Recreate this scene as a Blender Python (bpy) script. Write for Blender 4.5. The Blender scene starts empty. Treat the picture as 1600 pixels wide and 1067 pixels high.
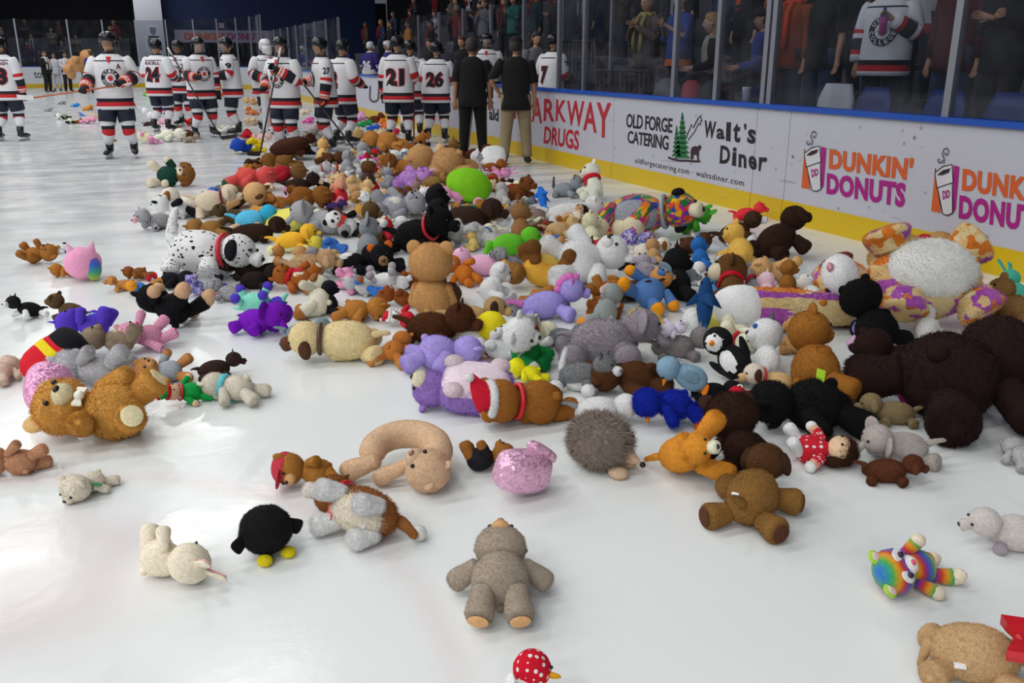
import bpy, bmesh, math, random
import numpy as np
from mathutils import Vector, Matrix, Quaternion, noise

# ---------------------------------------------------------------- camera, world, lights, exposure
SC = bpy.context.scene
COL = SC.collection
FPX, HORIZON, CAMZ = 1400.0, 90.0, 1.5
PITCH = math.atan((533.5 - HORIZON) / FPX)
YAW = math.atan((800 - 205) / (FPX / math.cos(PITCH)))
DW = 5.62                     # distance of the side boards
EY = 54.0                     # far end boards
cam_d = bpy.data.cameras.new('camera'); cam = bpy.data.objects.new('camera', cam_d); COL.objects.link(cam)
cam_d.sensor_width = 36.0; cam_d.lens = FPX / 1600 * 36.0; cam_d.clip_end = 300; cam_d.clip_start = .05
cam.location = (0, 0, CAMZ); cam.rotation_euler = (math.pi / 2 - PITCH, 0, -YAW)
SC.camera = cam
SC.view_settings.view_transform = 'Standard'; SC.view_settings.look = 'None'
SC.view_settings.gamma = 1.0; SC.view_settings.use_curve_mapping = False
SC.view_settings.exposure = 0.2
SC.cycles.use_denoising = True
SC.cycles.max_bounces = 6; SC.cycles.diffuse_bounces = 3; SC.cycles.glossy_bounces = 3
SC.cycles.transparent_max_bounces = 12; SC.cycles.transmission_bounces = 4
SC.cycles.caustics_reflective = False; SC.cycles.caustics_refractive = False
SC.cycles.sample_clamp_indirect = 4.0

world = bpy.data.worlds.new('arena_air'); SC.world = world; world.use_nodes = True
bgn = world.node_tree.nodes['Background']
bgn.inputs[0].default_value = (.75, .8, 1, 1); bgn.inputs[1].default_value = 0.085

def area_light(x, y, z, sx, sy, w, spread=150, col=(1, 1, .975), rot=(0, 0, 0)):
    L = bpy.data.lights.new('rink_and_fill_lamp', 'AREA'); L.shape = 'RECTANGLE'; L.size = sx; L.size_y = sy
    L.energy = w; L.spread = math.radians(spread); L.color = col
    o = bpy.data.objects.new('rink_and_fill_lamp', L); o.location = (x, y, z); o.rotation_euler = rot; COL.objects.link(o)
# rows of lamps hung over the ice, the rink's own lighting (dense rows along the length, none above the stands), plus boosted and added fill rows behind the camera
for lx in (-19, -14, -9, -4, .6):
    for ly in (-22, -14, -5, 0.5, 7.5, 14, 21, 28, 36, 44):
        k = 1.0
        if lx > 0: k = {-5: 0, .5: .25, 7.5: .5, 14: .9}.get(ly, 1.0)
        if lx == -4: k = {-5: .9, .5: 1.0, 7.5: 1.0}.get(ly, 1.0)
        if lx == -9: k = {-5: 1.8, .5: 1.3}.get(ly, 1.0)
        if ly < -6: k = 2.6 if lx < 0 else 0  # rows past the near end are added fill for surfaces facing the camera
        if k: area_light(lx, ly, 9.5, 2.4, 1.2, 150 * k, spread=172)

# dim lamps added to light the stands, a strong one for the column
for ly in (2, 9, 17, 26, 36): area_light(DW + 4.5, ly, 7.5, 1.2, .6, 5, spread=170)
area_light(0, EY + 1.2, 7.0, 4, .6, 160, spread=170)  # added lamp that brightens the white column in the far hall

# ---------------------------------------------------------------- helpers
def lin(c):
    if isinstance(c, str):
        c = c.lstrip('#'); c = [int(c[i:i + 2], 16) / 255 for i in (0, 2, 4)]
    return tuple(((v / 12.92) if v <= .04045 else ((v + .055) / 1.055) ** 2.4) for v in c[:3])

def ray(px, py):
    r = (px - 800) / FPX; u = (533.5 - py) / FPX
    f = math.cos(PITCH) + u * math.sin(PITCH); z = -math.sin(PITCH) + u * math.cos(PITCH)
    return Vector((r * math.cos(YAW) + f * math.sin(YAW), -r * math.sin(YAW) + f * math.cos(YAW), z))
def ground(px, py, z=0.0):
    d = ray(px, py); t = (z - CAMZ) / d.z
    return Vector((d.x * t, d.y * t, z))
def on_x(px, py, x):            # the point seen at a pixel on the plane of the side boards (or one parallel to it)
    d = ray(px, py); t = x / d.x
    return Vector((x, d.y * t, CAMZ + d.z * t))
def on_y(px, py, y):
    d = ray(px, py); t = y / d.y
    return Vector((d.x * t, y, CAMZ + d.z * t))
CF = np.array([math.sin(YAW), math.cos(YAW)]); CR = np.array([math.cos(YAW), -math.sin(YAW)])
def project(P):
    P = np.asarray(P, dtype=float)
    r = P[:, 0] * CR[0] + P[:, 1] * CR[1]; f = P[:, 0] * CF[0] + P[:, 1] * CF[1]; z = P[:, 2] - CAMZ
    d = f * math.cos(PITCH) - z * math.sin(PITCH); u = f * math.sin(PITCH) + z * math.cos(PITCH)
    return 800 + FPX * r / d, 533.5 - FPX * u / d, d

MATS = {}
def nodes_of(name):
    m = bpy.data.materials.new(name); m.use_nodes = True
    nt = m.node_tree; b = nt.nodes['Principled BSDF']
    return m, nt, b
def mat(name, col=(.5, .5, .5), rough=.6, metal=0.0, emit=0, spec=.5, bump=0, bscale=60, var=0.0, sheen=0, vscale=6):
    if name in MATS: return MATS[name]
    m, nt, b = nodes_of(name); c = lin(col)
    b.inputs['Base Color'].default_value = (*c, 1); b.inputs['Roughness'].default_value = rough
    b.inputs['Metallic'].default_value = metal; b.inputs['Specular IOR Level'].default_value = spec
    if sheen: b.inputs['Sheen Weight'].default_value = sheen
    if emit: b.inputs['Emission Color'].default_value = (*c, 1); b.inputs['Emission Strength'].default_value = emit
    if var or bump:
        tc = nt.nodes.new('ShaderNodeTexCoord')
    if var:
        n = nt.nodes.new('ShaderNodeTexNoise'); n.inputs['Scale'].default_value = vscale; n.inputs['Detail'].default_value = 5
        nt.links.new(tc.outputs['Object'], n.inputs['Vector'])
        mx = nt.nodes.new('ShaderNodeMix'); mx.data_type = 'RGBA'
        mx.inputs[6].default_value = (*[v * (1 - var) for v in c], 1); mx.inputs[7].default_value = (*[min(1, v * (1 + var)) for v in c], 1)
        nt.links.new(n.outputs['Fac'], mx.inputs[0]); nt.links.new(mx.outputs[2], b.inputs['Base Color'])
    if bump:
        n2 = nt.nodes.new('ShaderNodeTexNoise'); n2.inputs['Scale'].default_value = bscale; n2.inputs['Detail'].default_value = 3
        nt.links.new(tc.outputs['Object'], n2.inputs['Vector'])
        bp = nt.nodes.new('ShaderNodeBump'); bp.inputs['Strength'].default_value = bump; bp.inputs['Distance'].default_value = .02
        nt.links.new(n2.outputs['Fac'], bp.inputs['Height']); nt.links.new(bp.outputs[0], b.inputs['Normal'])
    MATS[name] = m
    return m
def cm(hexc, rough=.75, sheen=0.0):                      # plain cloth, plastic or paint of one colour
    return mat('c_%s_%d_%d' % (hexc, int(rough * 100), int(sheen * 10)), hexc, rough, var=.08, vscale=9, sheen=sheen)

def link(name, me, parent=None, loc=None):
    o = bpy.data.objects.new(name, me); COL.objects.link(o)
    if parent is not None: o.parent = parent
    if loc is not None: o.location = loc
    return o
def empty(name, loc=(0, 0, 0), rz=0.0):
    o = bpy.data.objects.new(name, None); COL.objects.link(o); o.location = loc; o.rotation_euler = (0, 0, rz)
    o.empty_display_size = .1
    return o
def tag(o, label=None, cat=None, group=None, kind=None):
    if label: o['label'] = label
    if cat: o['category'] = cat
    if group: o['group'] = group
    if kind: o['kind'] = kind
    return o

class MB:
    """collects faces; build() links them as one mesh object"""
    def __init__(s): s.v = []; s.f = []; s.m = []; s.mats = []; s.sm = []
    def mi(s, m):
        if m not in s.mats: s.mats.append(m)
        return s.mats.index(m)
    def add(s, v, f, m, smooth=False, M=None):
        b = len(s.v)
        s.v += [tuple(M @ Vector(p)) for p in v] if M is not None else [tuple(p) for p in v]
        k = s.mi(m) if not isinstance(m, list) else None
        for i, q in enumerate(f):
            s.f.append(tuple(b + j for j in q)); s.m.append(k if k is not None else s.mi(m[i])); s.sm.append(smooth)
    def box(s, a, b, m, M=None):
        x0, y0, z0 = a; x1, y1, z1 = b
        v = [(x0, y0, z0), (x1, y0, z0), (x1, y1, z0), (x0, y1, z0), (x0, y0, z1), (x1, y0, z1), (x1, y1, z1), (x0, y1, z1)]
        s.add(v, [(0, 3, 2, 1), (4, 5, 6, 7), (0, 1, 5, 4), (1, 2, 6, 5), (2, 3, 7, 6), (3, 0, 4, 7)], m, M=M)
    def loft(s, rings, m, caps=True, smooth=True, M=None):
        n = len(rings[0]); v = [p for r in rings for p in r]; f = []; ms = []
        for i in range(len(rings) - 1):
            for j in range(n):
                k = (j + 1) % n
                f.append((i * n + j, i * n + k, (i + 1) * n + k, (i + 1) * n + j)); ms.append(m[i] if isinstance(m, list) else m)
        if caps:
            f.append(tuple(range(n - 1, -1, -1))); ms.append(m[0] if isinstance(m, list) else m)
            f.append(tuple((len(rings) - 1) * n + j for j in range(n))); ms.append(m[-1] if isinstance(m, list) else m)
        s.add(v, f, ms, smooth, M)
    def tube(s, pts, r, m, n=8, caps=True, flat=1.0):
        pts = [Vector(p) for p in pts]; R = r if isinstance(r, (list, tuple)) else [r] * len(pts)
        rings = []; up = None
        for i, p in enumerate(pts):
            t = (pts[min(i + 1, len(pts) - 1)] - pts[max(i - 1, 0)]).normalized()
            if up is None:
                a = Vector((0, 0, 1)) if abs(t.z) < .9 else Vector((0, 1, 0))
                up = (a - t * a.dot(t)).normalized()
            else: up = (up - t * up.dot(t)).normalized()
            sd = t.cross(up)
            rings.append([tuple(p + (sd * math.cos(a) * R[i] + up * math.sin(a) * R[i] * flat)) for a in [2 * math.pi * j / n for j in range(n)]])
        s.loft(rings, m, caps)
    def ball(s, c, r, m, n=10, k=7):
        r = r if isinstance(r, (tuple, list)) else (r, r, r)
        rings = []
        for i in range(k + 1):
            th = math.pi * (i / k) * .98 + .03
            rings.append([(c[0] + r[0] * math.sin(th) * math.cos(2 * math.pi * j / n), c[1] + r[1] * math.sin(th) * math.sin(2 * math.pi * j / n), c[2] - r[2] * math.cos(th)) for j in range(n)])
        s.loft(rings, m)
    def mesh(s, name='mesh'):
        me = bpy.data.meshes.new(name); me.from_pydata(s.v, [], s.f)
        for m in s.mats: me.materials.append(m)
        me.polygons.foreach_set('material_index', s.m); me.polygons.foreach_set('use_smooth', s.sm)
        me.update(); return me
    def build(s, name, parent=None, loc=None):
        return link(name, s.mesh(name), parent, loc)

# ---- lettering: Blender's own font, as thin solid meshes
def text_mesh(txt, bold=0.0, space=1.0, depth=0.0):
    cu = bpy.data.curves.new('t', 'FONT'); cu.body = txt; cu.align_x = 'CENTER'; cu.align_y = 'CENTER'
    cu.offset = bold; cu.space_character = space; cu.extrude = depth; cu.resolution_u = 3; cu.fill_mode = 'FRONT'
    o = bpy.data.objects.new('t', cu); COL.objects.link(o)
    dg = bpy.context.evaluated_depsgraph_get(); dg.update()
    me = bpy.data.meshes.new_from_object(o.evaluated_get(dg))
    COL.objects.unlink(o); bpy.data.objects.remove(o); bpy.data.curves.remove(cu)
    V = np.array([v.co[:] for v in me.vertices]); Fc = [tuple(p.vertices) for p in me.polygons]
    bpy.data.meshes.remove(me)
    return V, Fc
TXT = {}
def text_fit(txt, w, h, bold=0.0, space=1.0):
    """vertices (u, v) of the text scaled to a w x h box about the origin"""
    k = (txt, bold, space)
    if k not in TXT: TXT[k] = text_mesh(txt, bold, space)
    V, Fc = TXT[k]; V = V[:, :2].copy(); lo = V.min(0); hi = V.max(0); V = (V - (lo + hi) / 2) / (hi - lo)
    return V * np.array([w, h]), Fc
# ================================================================ the setting
def ice_material():
    m, nt, b = nodes_of('ice'); N = nt.nodes.new; Lk = nt.links.new
    tc = N('ShaderNodeTexCoord'); g = N('ShaderNodeNewGeometry')
    sep = N('ShaderNodeSeparateXYZ'); Lk(g.outputs['Position'], sep.inputs[0])
    def noise_(sc, det=5, mp=None, rough=.6):
        n = N('ShaderNodeTexNoise'); n.inputs['Scale'].default_value = sc; n.inputs['Detail'].default_value = det; n.inputs['Roughness'].default_value = rough
        if mp:
            mm = N('ShaderNodeMapping'); mm.inputs['Scale'].default_value = mp[:3]; mm.inputs['Rotation'].default_value = (0, 0, mp[3] if len(mp) > 3 else 0)
            Lk(g.outputs['Position'], mm.inputs[0]); Lk(mm.outputs[0], n.inputs['Vector'])
        else: Lk(g.outputs['Position'], n.inputs['Vector'])
        return n.outputs['Fac']
    def ramp(x, a, bb, lo=0, hi=1):
        r = N('ShaderNodeMapRange'); r.inputs[1].default_value = a; r.inputs[2].default_value = bb; r.inputs[3].default_value = lo; r.inputs[4].default_value = hi
        Lk(x, r.inputs[0]); return r.outputs[0]
    def mth(op, x, y=None):
        k = N('ShaderNodeMath'); k.operation = op
        for i, q in enumerate((x, y)):
            if q is None: continue
            if isinstance(q, (int, float)): k.inputs[i].default_value = q
            else: Lk(q, k.inputs[i])
        return k.outputs[0]
    def mix(fac, a, c2):
        x = N('ShaderNodeMix'); x.data_type = 'RGBA'
        if isinstance(fac, (int, float)): x.inputs[0].default_value = fac
        else: Lk(fac, x.inputs[0])
        for i, q in ((6, a), (7, c2)):
            if isinstance(q, tuple): x.inputs[i].default_value = (*q, 1)
            else: Lk(q, x.inputs[i])
        return x.outputs[2]
    X, Y = sep.outputs[0], sep.outputs[1]
    # worn snow and clear streaks across the sheet
    st = noise_(1.0, 6, (.22, 1.9, 1, .25)); st2 = noise_(1.0, 5, (.6, 3.4, 1, -.35)); bl = noise_(.35, 3)
    streak = ramp(mth('ADD', mth('MULTIPLY', st, .6), mth('MULTIPLY', st2, .4)), .44, .58)
    base = mix(ramp(bl, .4, .65), (.80, .835, .83), (.85, .872, .862))
    # the streaks fade in further out
    far = ramp(Y, 4.5, 13, 0, 1)
    wear = mth('MULTIPLY', streak, far)
    base = mix(mth('MULTIPLY', wear, .85), base, (.38, .395, .45))
    # skate cuts: thin bright and dark arcs
    for sc_, rt, dark in ((.55, .3, 0), (.8, 1.7, 1), (.7, 2.5, 0)):
        w = N('ShaderNodeTexWave'); w.wave_type = 'RINGS'; w.rings_direction = 'Z'; w.inputs['Scale'].default_value = sc_
        w.inputs['Distortion'].default_value = 9; w.inputs['Detail'].default_value = 1; w.inputs['Detail Scale'].default_value = .35
        mm = N('ShaderNodeMapping'); mm.inputs['Location'].default_value = (rt * 3, rt * 5, 0); mm.inputs['Rotation'].default_value = (0, 0, rt); mm.inputs['Scale'].default_value = (.5, .28, 1)
        Lk(g.outputs['Position'], mm.inputs[0]); Lk(mm.outputs[0], w.inputs['Vector'])
        f = ramp(w.outputs['Fac'], .985, 1.0, 0, .35)
        f = mth('MULTIPLY', f, ramp(noise_(.9, 2), .48, .62))
        base = mix(f, base, (.6, .62, .66) if dark else (.95, .96, .97))
    # paint under the ice: a red face-off spot, faint red lines, blue line far out
    def disc(cx, cy, r, w_=None, soft=.05):
        dx = mth('SUBTRACT', X, cx); dy = mth('SUBTRACT', Y, cy)
        d = mth('SQRT', mth('ADD', mth('MULTIPLY', dx, dx), mth('MULTIPLY', dy, dy)))
        if w_ is None: return ramp(d, r - soft, r + soft, 1, 0)
        return ramp(mth('ABSOLUTE', mth('SUBTRACT', d, r)), w_ - soft, w_ + soft, 1, 0)
    hz = ramp(noise_(1.6, 4), .3, .7, .25, 1)
    base = mix(mth('MULTIPLY', mth('MULTIPLY', disc(SPOT.x, SPOT.y, .42, None, .16), hz), .34), base, (.62, .30, .34))
    base = mix(mth('MULTIPLY', mth('MULTIPLY', disc(CIRC.x, CIRC.y, CIRR, .035, .05), hz), .32), base, (.72, .36, .40))
    for yy, ww, cc, am in ((LINE1, .11, (.40, .42, .58), .42), (LINE2, .05, (.66, .55, .60), .3)):
        f = ramp(mth('ABSOLUTE', mth('SUBTRACT', Y, yy)), ww - .06, ww + .06, 1, 0)
        base = mix(mth('MULTIPLY', mth('MULTIPLY', f, hz), am), base, cc)
    Lk(base, b.inputs['Base Color'])
    rg = ramp(noise_(3.0, 6), .3, .75, .05, .24)
    rg2 = mth('ADD', rg, mth('MULTIPLY', wear, .12)); Lk(rg2, b.inputs['Roughness'])
    b.inputs['Specular IOR Level'].default_value = .35; b.inputs['IOR'].default_value = 1.31
    bp = N('ShaderNodeBump'); bp.inputs['Strength'].default_value = .10; bp.inputs['Distance'].default_value = .01
    Lk(noise_(14, 6), bp.inputs['Height']); Lk(bp.outputs[0], b.inputs['Normal'])
    return m
SPOT = ground(40, 905); CIRC = ground(-250, 1180); CIRR = (ground(700, 1005) - ground(-250, 1180)).length
LINE1 = ground(200, 247).y; LINE2 = ground(200, 414).y
ICE = ice_material()
mb = MB(); n = 24
xs = np.linspace(DW - 26, DW, n); ys = np.linspace(-6, EY, n * 2)
mb.v = [(x, y, 0) for y in ys for x in xs]
for j in range(len(ys) - 1):
    for i in range(n - 1): mb.f.append((j * n + i, j * n + i + 1, (j + 1) * n + i + 1, (j + 1) * n + i)); mb.m.append(0); mb.sm.append(False)
mb.mats = [ICE]
tag(mb.build('floor'), 'white skated ice sheet with faint painted lines', kind='structure')

# ---- board materials
def board_material(name, col, spk=.5):
    m, nt, b = nodes_of(name); N = nt.nodes.new; Lk = nt.links.new; c = lin(col)
    g = N('ShaderNodeNewGeometry')
    v = N('ShaderNodeTexVoronoi'); v.inputs['Scale'].default_value = 9; Lk(g.outputs['Position'], v.inputs['Vector'])
    r = N('ShaderNodeMapRange'); r.inputs[1].default_value = .10; r.inputs[2].default_value = .2; r.inputs[3].default_value = 1; r.inputs[4].default_value = 0; Lk(v.outputs['Distance'], r.inputs[0])
    n = N('ShaderNodeTexNoise'); n.inputs['Scale'].default_value = 2.3; n.inputs['Detail'].default_value = 4; Lk(g.outputs['Position'], n.inputs['Vector'])
    r2 = N('ShaderNodeMapRange'); r2.inputs[1].default_value = .50; r2.inputs[2].default_value = .66; r2.inputs[4].default_value = spk; Lk(n.outputs['Fac'], r2.inputs[0])
    mu = N('ShaderNodeMath'); mu.operation = 'MULTIPLY'; Lk(r.outputs[0], mu.inputs[0]); Lk(r2.outputs[0], mu.inputs[1])
    mx = N('ShaderNodeMix'); mx.data_type = 'RGBA'; mx.inputs[6].default_value = (*c, 1); mx.inputs[7].default_value = (.05, .05, .07, 1); Lk(mu.outputs[0], mx.inputs[0])
    # puck streaks
    w = N('ShaderNodeTexNoise'); w.inputs['Scale'].default_value = 1; w.inputs['Detail'].default_value = 3
    mp = N('ShaderNodeMapping'); mp.inputs['Scale'].default_value = (1, 1.4, 26); mp.inputs['Rotation'].default_value = (.12, 0, 0); Lk(g.outputs['Position'], mp.inputs[0]); Lk(mp.outputs[0], w.inputs['Vector'])
    r3 = N('ShaderNodeMapRange'); r3.inputs[1].default_value = .69; r3.inputs[2].default_value = .74; r3.inputs[4].default_value = spk * .6; Lk(w.outputs['Fac'], r3.inputs[0])
    mx2 = N('ShaderNodeMix'); mx2.data_type = 'RGBA'; mx2.inputs[7].default_value = (.12, .12, .15, 1); Lk(mx.outputs[2], mx2.inputs[6]); Lk(r3.outputs[0], mx2.inputs[0])
    Lk(mx2.outputs[2], b.inputs['Base Color']); b.inputs['Roughness'].default_value = .34
    MATS[name] = m; return m
M_BOARD = board_material('board_white', '#bdbdc8', .8); M_KICK = board_material('kick_yellow', '#d0ae0a', .4)
M_BLUE = mat('cap_blue', '#1c4fae', .3); M_STEEL = mat('post_steel', '#a9abb5', .35, .85); M_CONC = mat('concrete', '#55565c', .9, var=.15)
M_DARK = mat('dark_wall', '#0b0c12', .9); M_BLUEWALL = mat('blue_wall', '#1b2d55', .8, var=.1); M_SEAT = mat('seat_blue', '#12327a', .45)
def glass_material():
    m = bpy.data.materials.new('rink_glass'); m.use_nodes = True; nt = m.node_tree; nt.nodes.clear(); N = nt.nodes.new; Lk = nt.links.new
    o = N('ShaderNodeOutputMaterial'); t = N('ShaderNodeBsdfTransparent'); t.inputs[0].default_value = (.78, .80, .83, 1)  # tint deepened so the crowd behind the panes looks dimmer
    gl = N('ShaderNodeBsdfGlossy'); gl.inputs['Roughness'].default_value = .04; gl.inputs[0].default_value = (.9, .92, 1, 1)
    d = N('ShaderNodeBsdfDiffuse'); d.inputs[0].default_value = (.5, .5, .55, 1)
    lw = N('ShaderNodeLayerWeight'); lw.inputs[0].default_value = .5; pw = N('ShaderNodeMath'); pw.operation = 'POWER'; pw.inputs[1].default_value = 4.0; Lk(lw.outputs['Facing'], pw.inputs[0]); fr = N('ShaderNodeMapRange'); fr.inputs[3].default_value = .02; fr.inputs[4].default_value = .22; Lk(pw.outputs[0], fr.inputs[0])
    mx = N('ShaderNodeMixShader'); Lk(fr.outputs[0], mx.inputs[0]); Lk(t.outputs[0], mx.inputs[1]); Lk(gl.outputs[0], mx.inputs[2])
    n = N('ShaderNodeTexNoise'); n.inputs['Scale'].default_value = 2.5; n.inputs['Detail'].default_value = 6
    g = N('ShaderNodeNewGeometry'); Lk(g.outputs['Position'], n.inputs['Vector'])
    r = N('ShaderNodeMapRange'); r.inputs[1].default_value = .4; r.inputs[2].default_value = .75; r.inputs[3].default_value = .005; r.inputs[4].default_value = .035; Lk(n.outputs['Fac'], r.inputs[0])
    m2 = N('ShaderNodeMixShader'); Lk(r.outputs[0], m2.inputs[0]); Lk(mx.outputs[0], m2.inputs[1]); Lk(d.outputs[0], m2.inputs[2])
    Lk(m2.outputs[0], o.inputs[0]); return m
M_GLASS = glass_material()

BH, KH = 1.03, .205          # board and kick-strip heights
side = empty('wall_right', (DW, 10, 0)); tag(side, 'white dasher boards with blue cap and yellow kick strip', kind='structure')
seams = sorted([on_x(960, 200, DW).y, on_x(1100, 240, DW).y, on_x(1178, 250, DW).y, on_x(1228, 270, DW).y] + [-6, -2.2, 1.2, 4.1])
seams = [-6, -3.6, -1.2, 1.2, 3.6] + [y for y in (on_x(1228, 260, DW).y, on_x(1178, 250, DW).y, on_x(958, 220, DW).y)] + [13.3, 15.7, 18.1, 20.5, 22.9, 25.3, 27.7, 30.1, 32.5, 34.9, 37.3, 39.7, 42.1, 44.5]
seams = sorted(set(round(s, 2) for s in seams))
def side_panel(y0, y1):
    g = .004
    m = MB(); m.box((DW, y0 + g, KH), (DW + .06, y1 - g, BH), M_BOARD); p = m.build('board_panel', side); p.location = Vector((0, 0, 0)); p.matrix_parent_inverse = Matrix.Translation(-Vector(side.location))
    m = MB(); m.box((DW - .012, y0 + g, 0), (DW + .06, y1 - g, KH), M_KICK); k = m.build('kick_panel', side); k.matrix_parent_inverse = p.matrix_parent_inverse
    m = MB(); m.box((DW - .03, y0, BH), (DW + .12, y1, BH + .045), M_BLUE); k = m.build('cap_rail', side); k.matrix_parent_inverse = p.matrix_parent_inverse
for a, b_ in zip(seams[:-1], seams[1:]): side_panel(a, b_)
mb = MB(); mb.box((DW + .07, -6, 0), (DW + .12, 44.5, BH - .02), mat('board_core', '#30323a', .8)); q = mb.build('board_backing', side); q.matrix_parent_inverse = Matrix.Translation(-Vector(side.location))
# corner and end boards
end = empty('wall_end', (0, EY, 0)); tag(end, 'far curved end boards, white with yellow kick strip', kind='structure')
INV = Matrix.Translation(-Vector(end.location))
R = 8.5; arc = [(DW - R + R * math.cos(a), EY - R + R * math.sin(a)) for a in np.linspace(0, math.pi / 2, 9)]
arc[0] = (DW, 44.5) if EY - R < 44.5 else arc[0]
path = [(DW, 44.5), (DW, EY - R)] + arc[1:] + [(x, EY) for x in np.arange(DW - R - 2.4, -20.5, -2.4)]
M_ENDB = board_material('end_board_white', '#cfd0d8', .2)
def wall_piece(p, q, z0, z1, m, th=.06):
    d = Vector((q[0] - p[0], q[1] - p[1], 0)); nrm = Vector((d.y, -d.x, 0)).normalized() * th
    b = MB(); v = [(p[0], p[1]), (q[0], q[1]), (q[0] + nrm.x, q[1] + nrm.y), (p[0] + nrm.x, p[1] + nrm.y)]
    vv = [(x, y, z0) for x, y in v] + [(x, y, z1) for x, y in v]
    b.add(vv, [(0, 3, 2, 1), (4, 5, 6, 7), (0, 1, 5, 4), (1, 2, 6, 5), (2, 3, 7, 6), (3, 0, 4, 7)], m); return b
GT_END, GT_SIDE = 3.35, 2.6
def post(x, y, z0, z1, name_parent, inv, r=.03):
    m = MB(); m.box((x - r, y - r * 1.2, z0), (x + r, y + r * 1.2, z1), M_STEEL); o = m.build('glass_post', name_parent); o.matrix_parent_inverse = inv; return o
for p, q in zip(path[:-1], path[1:]):
    for nm, z0, z1, m, th in (('board_panel', KH, BH, M_ENDB, .06), ('kick_panel', 0, KH, M_KICK, .07), ('cap_rail', BH, BH + .045, M_BLUE, .12)):
        o = wall_piece(p, q, z0, z1, m, -th if False else th).build(nm, end); o.matrix_parent_inverse = INV
eg = empty('window_1', (0, EY + .05, BH)); tag(eg, 'tall glass panes above the far end boards', kind='structure'); INVG = Matrix.Translation(-Vector(eg.location))
for p, q in zip(path[:-1], path[1:]):
    o = wall_piece(p, q, BH + .045, GT_END, M_GLASS, .012).build('glass_pane', eg); o.matrix_parent_inverse = INVG
    post(p[0], p[1], BH + .03, GT_END + .03, eg, INVG, .035)
# side glass with the posts where the photograph has them
sg = empty('window_2', (DW + .05, 8, BH)); tag(sg, 'glass panes and steel posts above the side boards', kind='structure'); INVS = Matrix.Translation(-Vector(sg.location))
post_px = [(873, 148), (912, 150), (1052, 160), (1118, 165), (1192, 171), (1478, 194)]
py_ = [on_x(x, y, DW + .05).y for x, y in post_px]
py_ = sorted([-6, -4.2, -2.1, 0.1, 2.1] + py_ + [on_x(1202, 172, DW + .05).y])
for y in py_: post(DW + .05, y, BH + .045, GT_SIDE, sg, INVS, .027)
for a, b_ in zip(py_[:-1], py_[1:]):
    m = MB(); m.box((DW + .044, a + .028, BH + .05), (DW + .056, b_ - .028, GT_SIDE - .01), M_GLASS); o = m.build('glass_pane', sg); o.matrix_parent_inverse = INVS
BENCH0 = max(py_); BENCH1 = 27.0
bgl = empty('window_3', (DW + 1.9, 19, BH)); tag(bgl, 'glass panes behind the players bench', kind='structure'); INVB = Matrix.Translation(-Vector(bgl.location))
ys = np.arange(BENCH0, 44.6, 1.9)
for a, b_ in zip(ys[:-1], ys[1:]):
    xg = DW + 1.9 if a < BENCH1 else DW + .05
    post(xg, a, .3 if a < BENCH1 else BH, 2.62, bgl, INVB, .03)
    m = MB(); m.box((xg - .006, a + .03, .9 if a < BENCH1 else BH + .05), (xg + .006, b_ - .03, 2.6), M_GLASS); o = m.build('glass_pane', bgl); o.matrix_parent_inverse = INVB
# bench floor, stands behind the glass
mb = MB(); mb.box((DW + .12, BENCH0 - .5, 0), (DW + 1.85, BENCH1, .18), M_CONC); tag(mb.build('floor_bench'), 'raised floor of the players bench', kind='structure')
mb = MB(); mb.box((DW + .12, -6, -.02), (DW + 1.0, BENCH0 - .5, .25), M_CONC); tag(mb.build('floor_aisle'), 'dark concrete walkway behind the glass', kind='structure')
STEP, RISE, Z0S = .85, .36, .62
st = empty('floor_stands', (DW + 2, 15, 0)); tag(st, 'dark stepped concrete stands behind the boards', kind='structure'); INVT = Matrix.Translation(-Vector(st.location))
for k in range(9):
    x0 = DW + 1.0 + k * STEP
    for (ya, yb, dx) in ((-8, BENCH0 - .5, 0), (BENCH0 - .5, 46, 1.1)):
        m = MB(); m.box((x0 + dx, ya, 0), (x0 + dx + STEP, yb, Z0S + k * RISE), M_CONC); o = m.build('step', st); o.matrix_parent_inverse = INVT
mb = MB(); mb.box((DW + 10, -8, 0), (DW + 10.3, 60, 9), M_DARK); tag(mb.build('wall_stands_back'), 'dark wall behind the stands', kind='structure')
# far end: dark hall, white column, blue wall with a doughnut-shop sign and a dark doorway
mb = MB(); mb.box((-26, EY + 9, 0), (on_y(214, 50, EY + 5).x, EY + 9.3, 12), M_DARK); tag(mb.build('wall_far_left'), 'dark hall wall beyond the far end', kind='structure')
for k in range(6):
    mb = MB(); mb.box((-24, EY + 2.2 + k * 1.0, 0), (on_y(200, 50, EY + 3).x, EY + 3.2 + k, .6 + .4 * k), M_CONC); tag(mb.build('floor_far_step'), 'dark stepped seating beyond the far end glass', kind='structure')
BWY = EY + 4.5
xb0, xb1 = on_y(256, 40, BWY).x, on_y(500, 40, BWY).x + 3.5
zdoor = on_y(350, 67, BWY).z
bw = empty('wall_far', ((xb0 + xb1) / 2, BWY, 0)); tag(bw, 'dark blue wall beyond the far end with a doorway', kind='structure'); INVW = Matrix.Translation(-Vector(bw.location))
mb = MB(); mb.box((xb0, BWY, zdoor), (xb1, BWY + .3, 9), M_BLUEWALL); mb.box((on_y(420, 80, BWY).x, BWY, 0), (xb1, BWY + .3, zdoor), M_BLUEWALL); mb.box((xb0, BWY, 0), (on_y(300, 80, BWY).x, BWY + .3, zdoor), M_DARK); o = mb.build('wall_panel', bw); o.matrix_parent_inverse = INVW
mb = MB(); mb.box((xb0 - 1, BWY + 5, 0), (xb1 + 2, BWY + 5.2, 5), M_DARK); tag(mb.build('wall_doorway_back'), 'black space behind the far doorway', kind='structure')
cx0, cx1 = on_y(212, 40, EY + 3.2).x, on_y(255, 40, EY + 3.2).x
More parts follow.
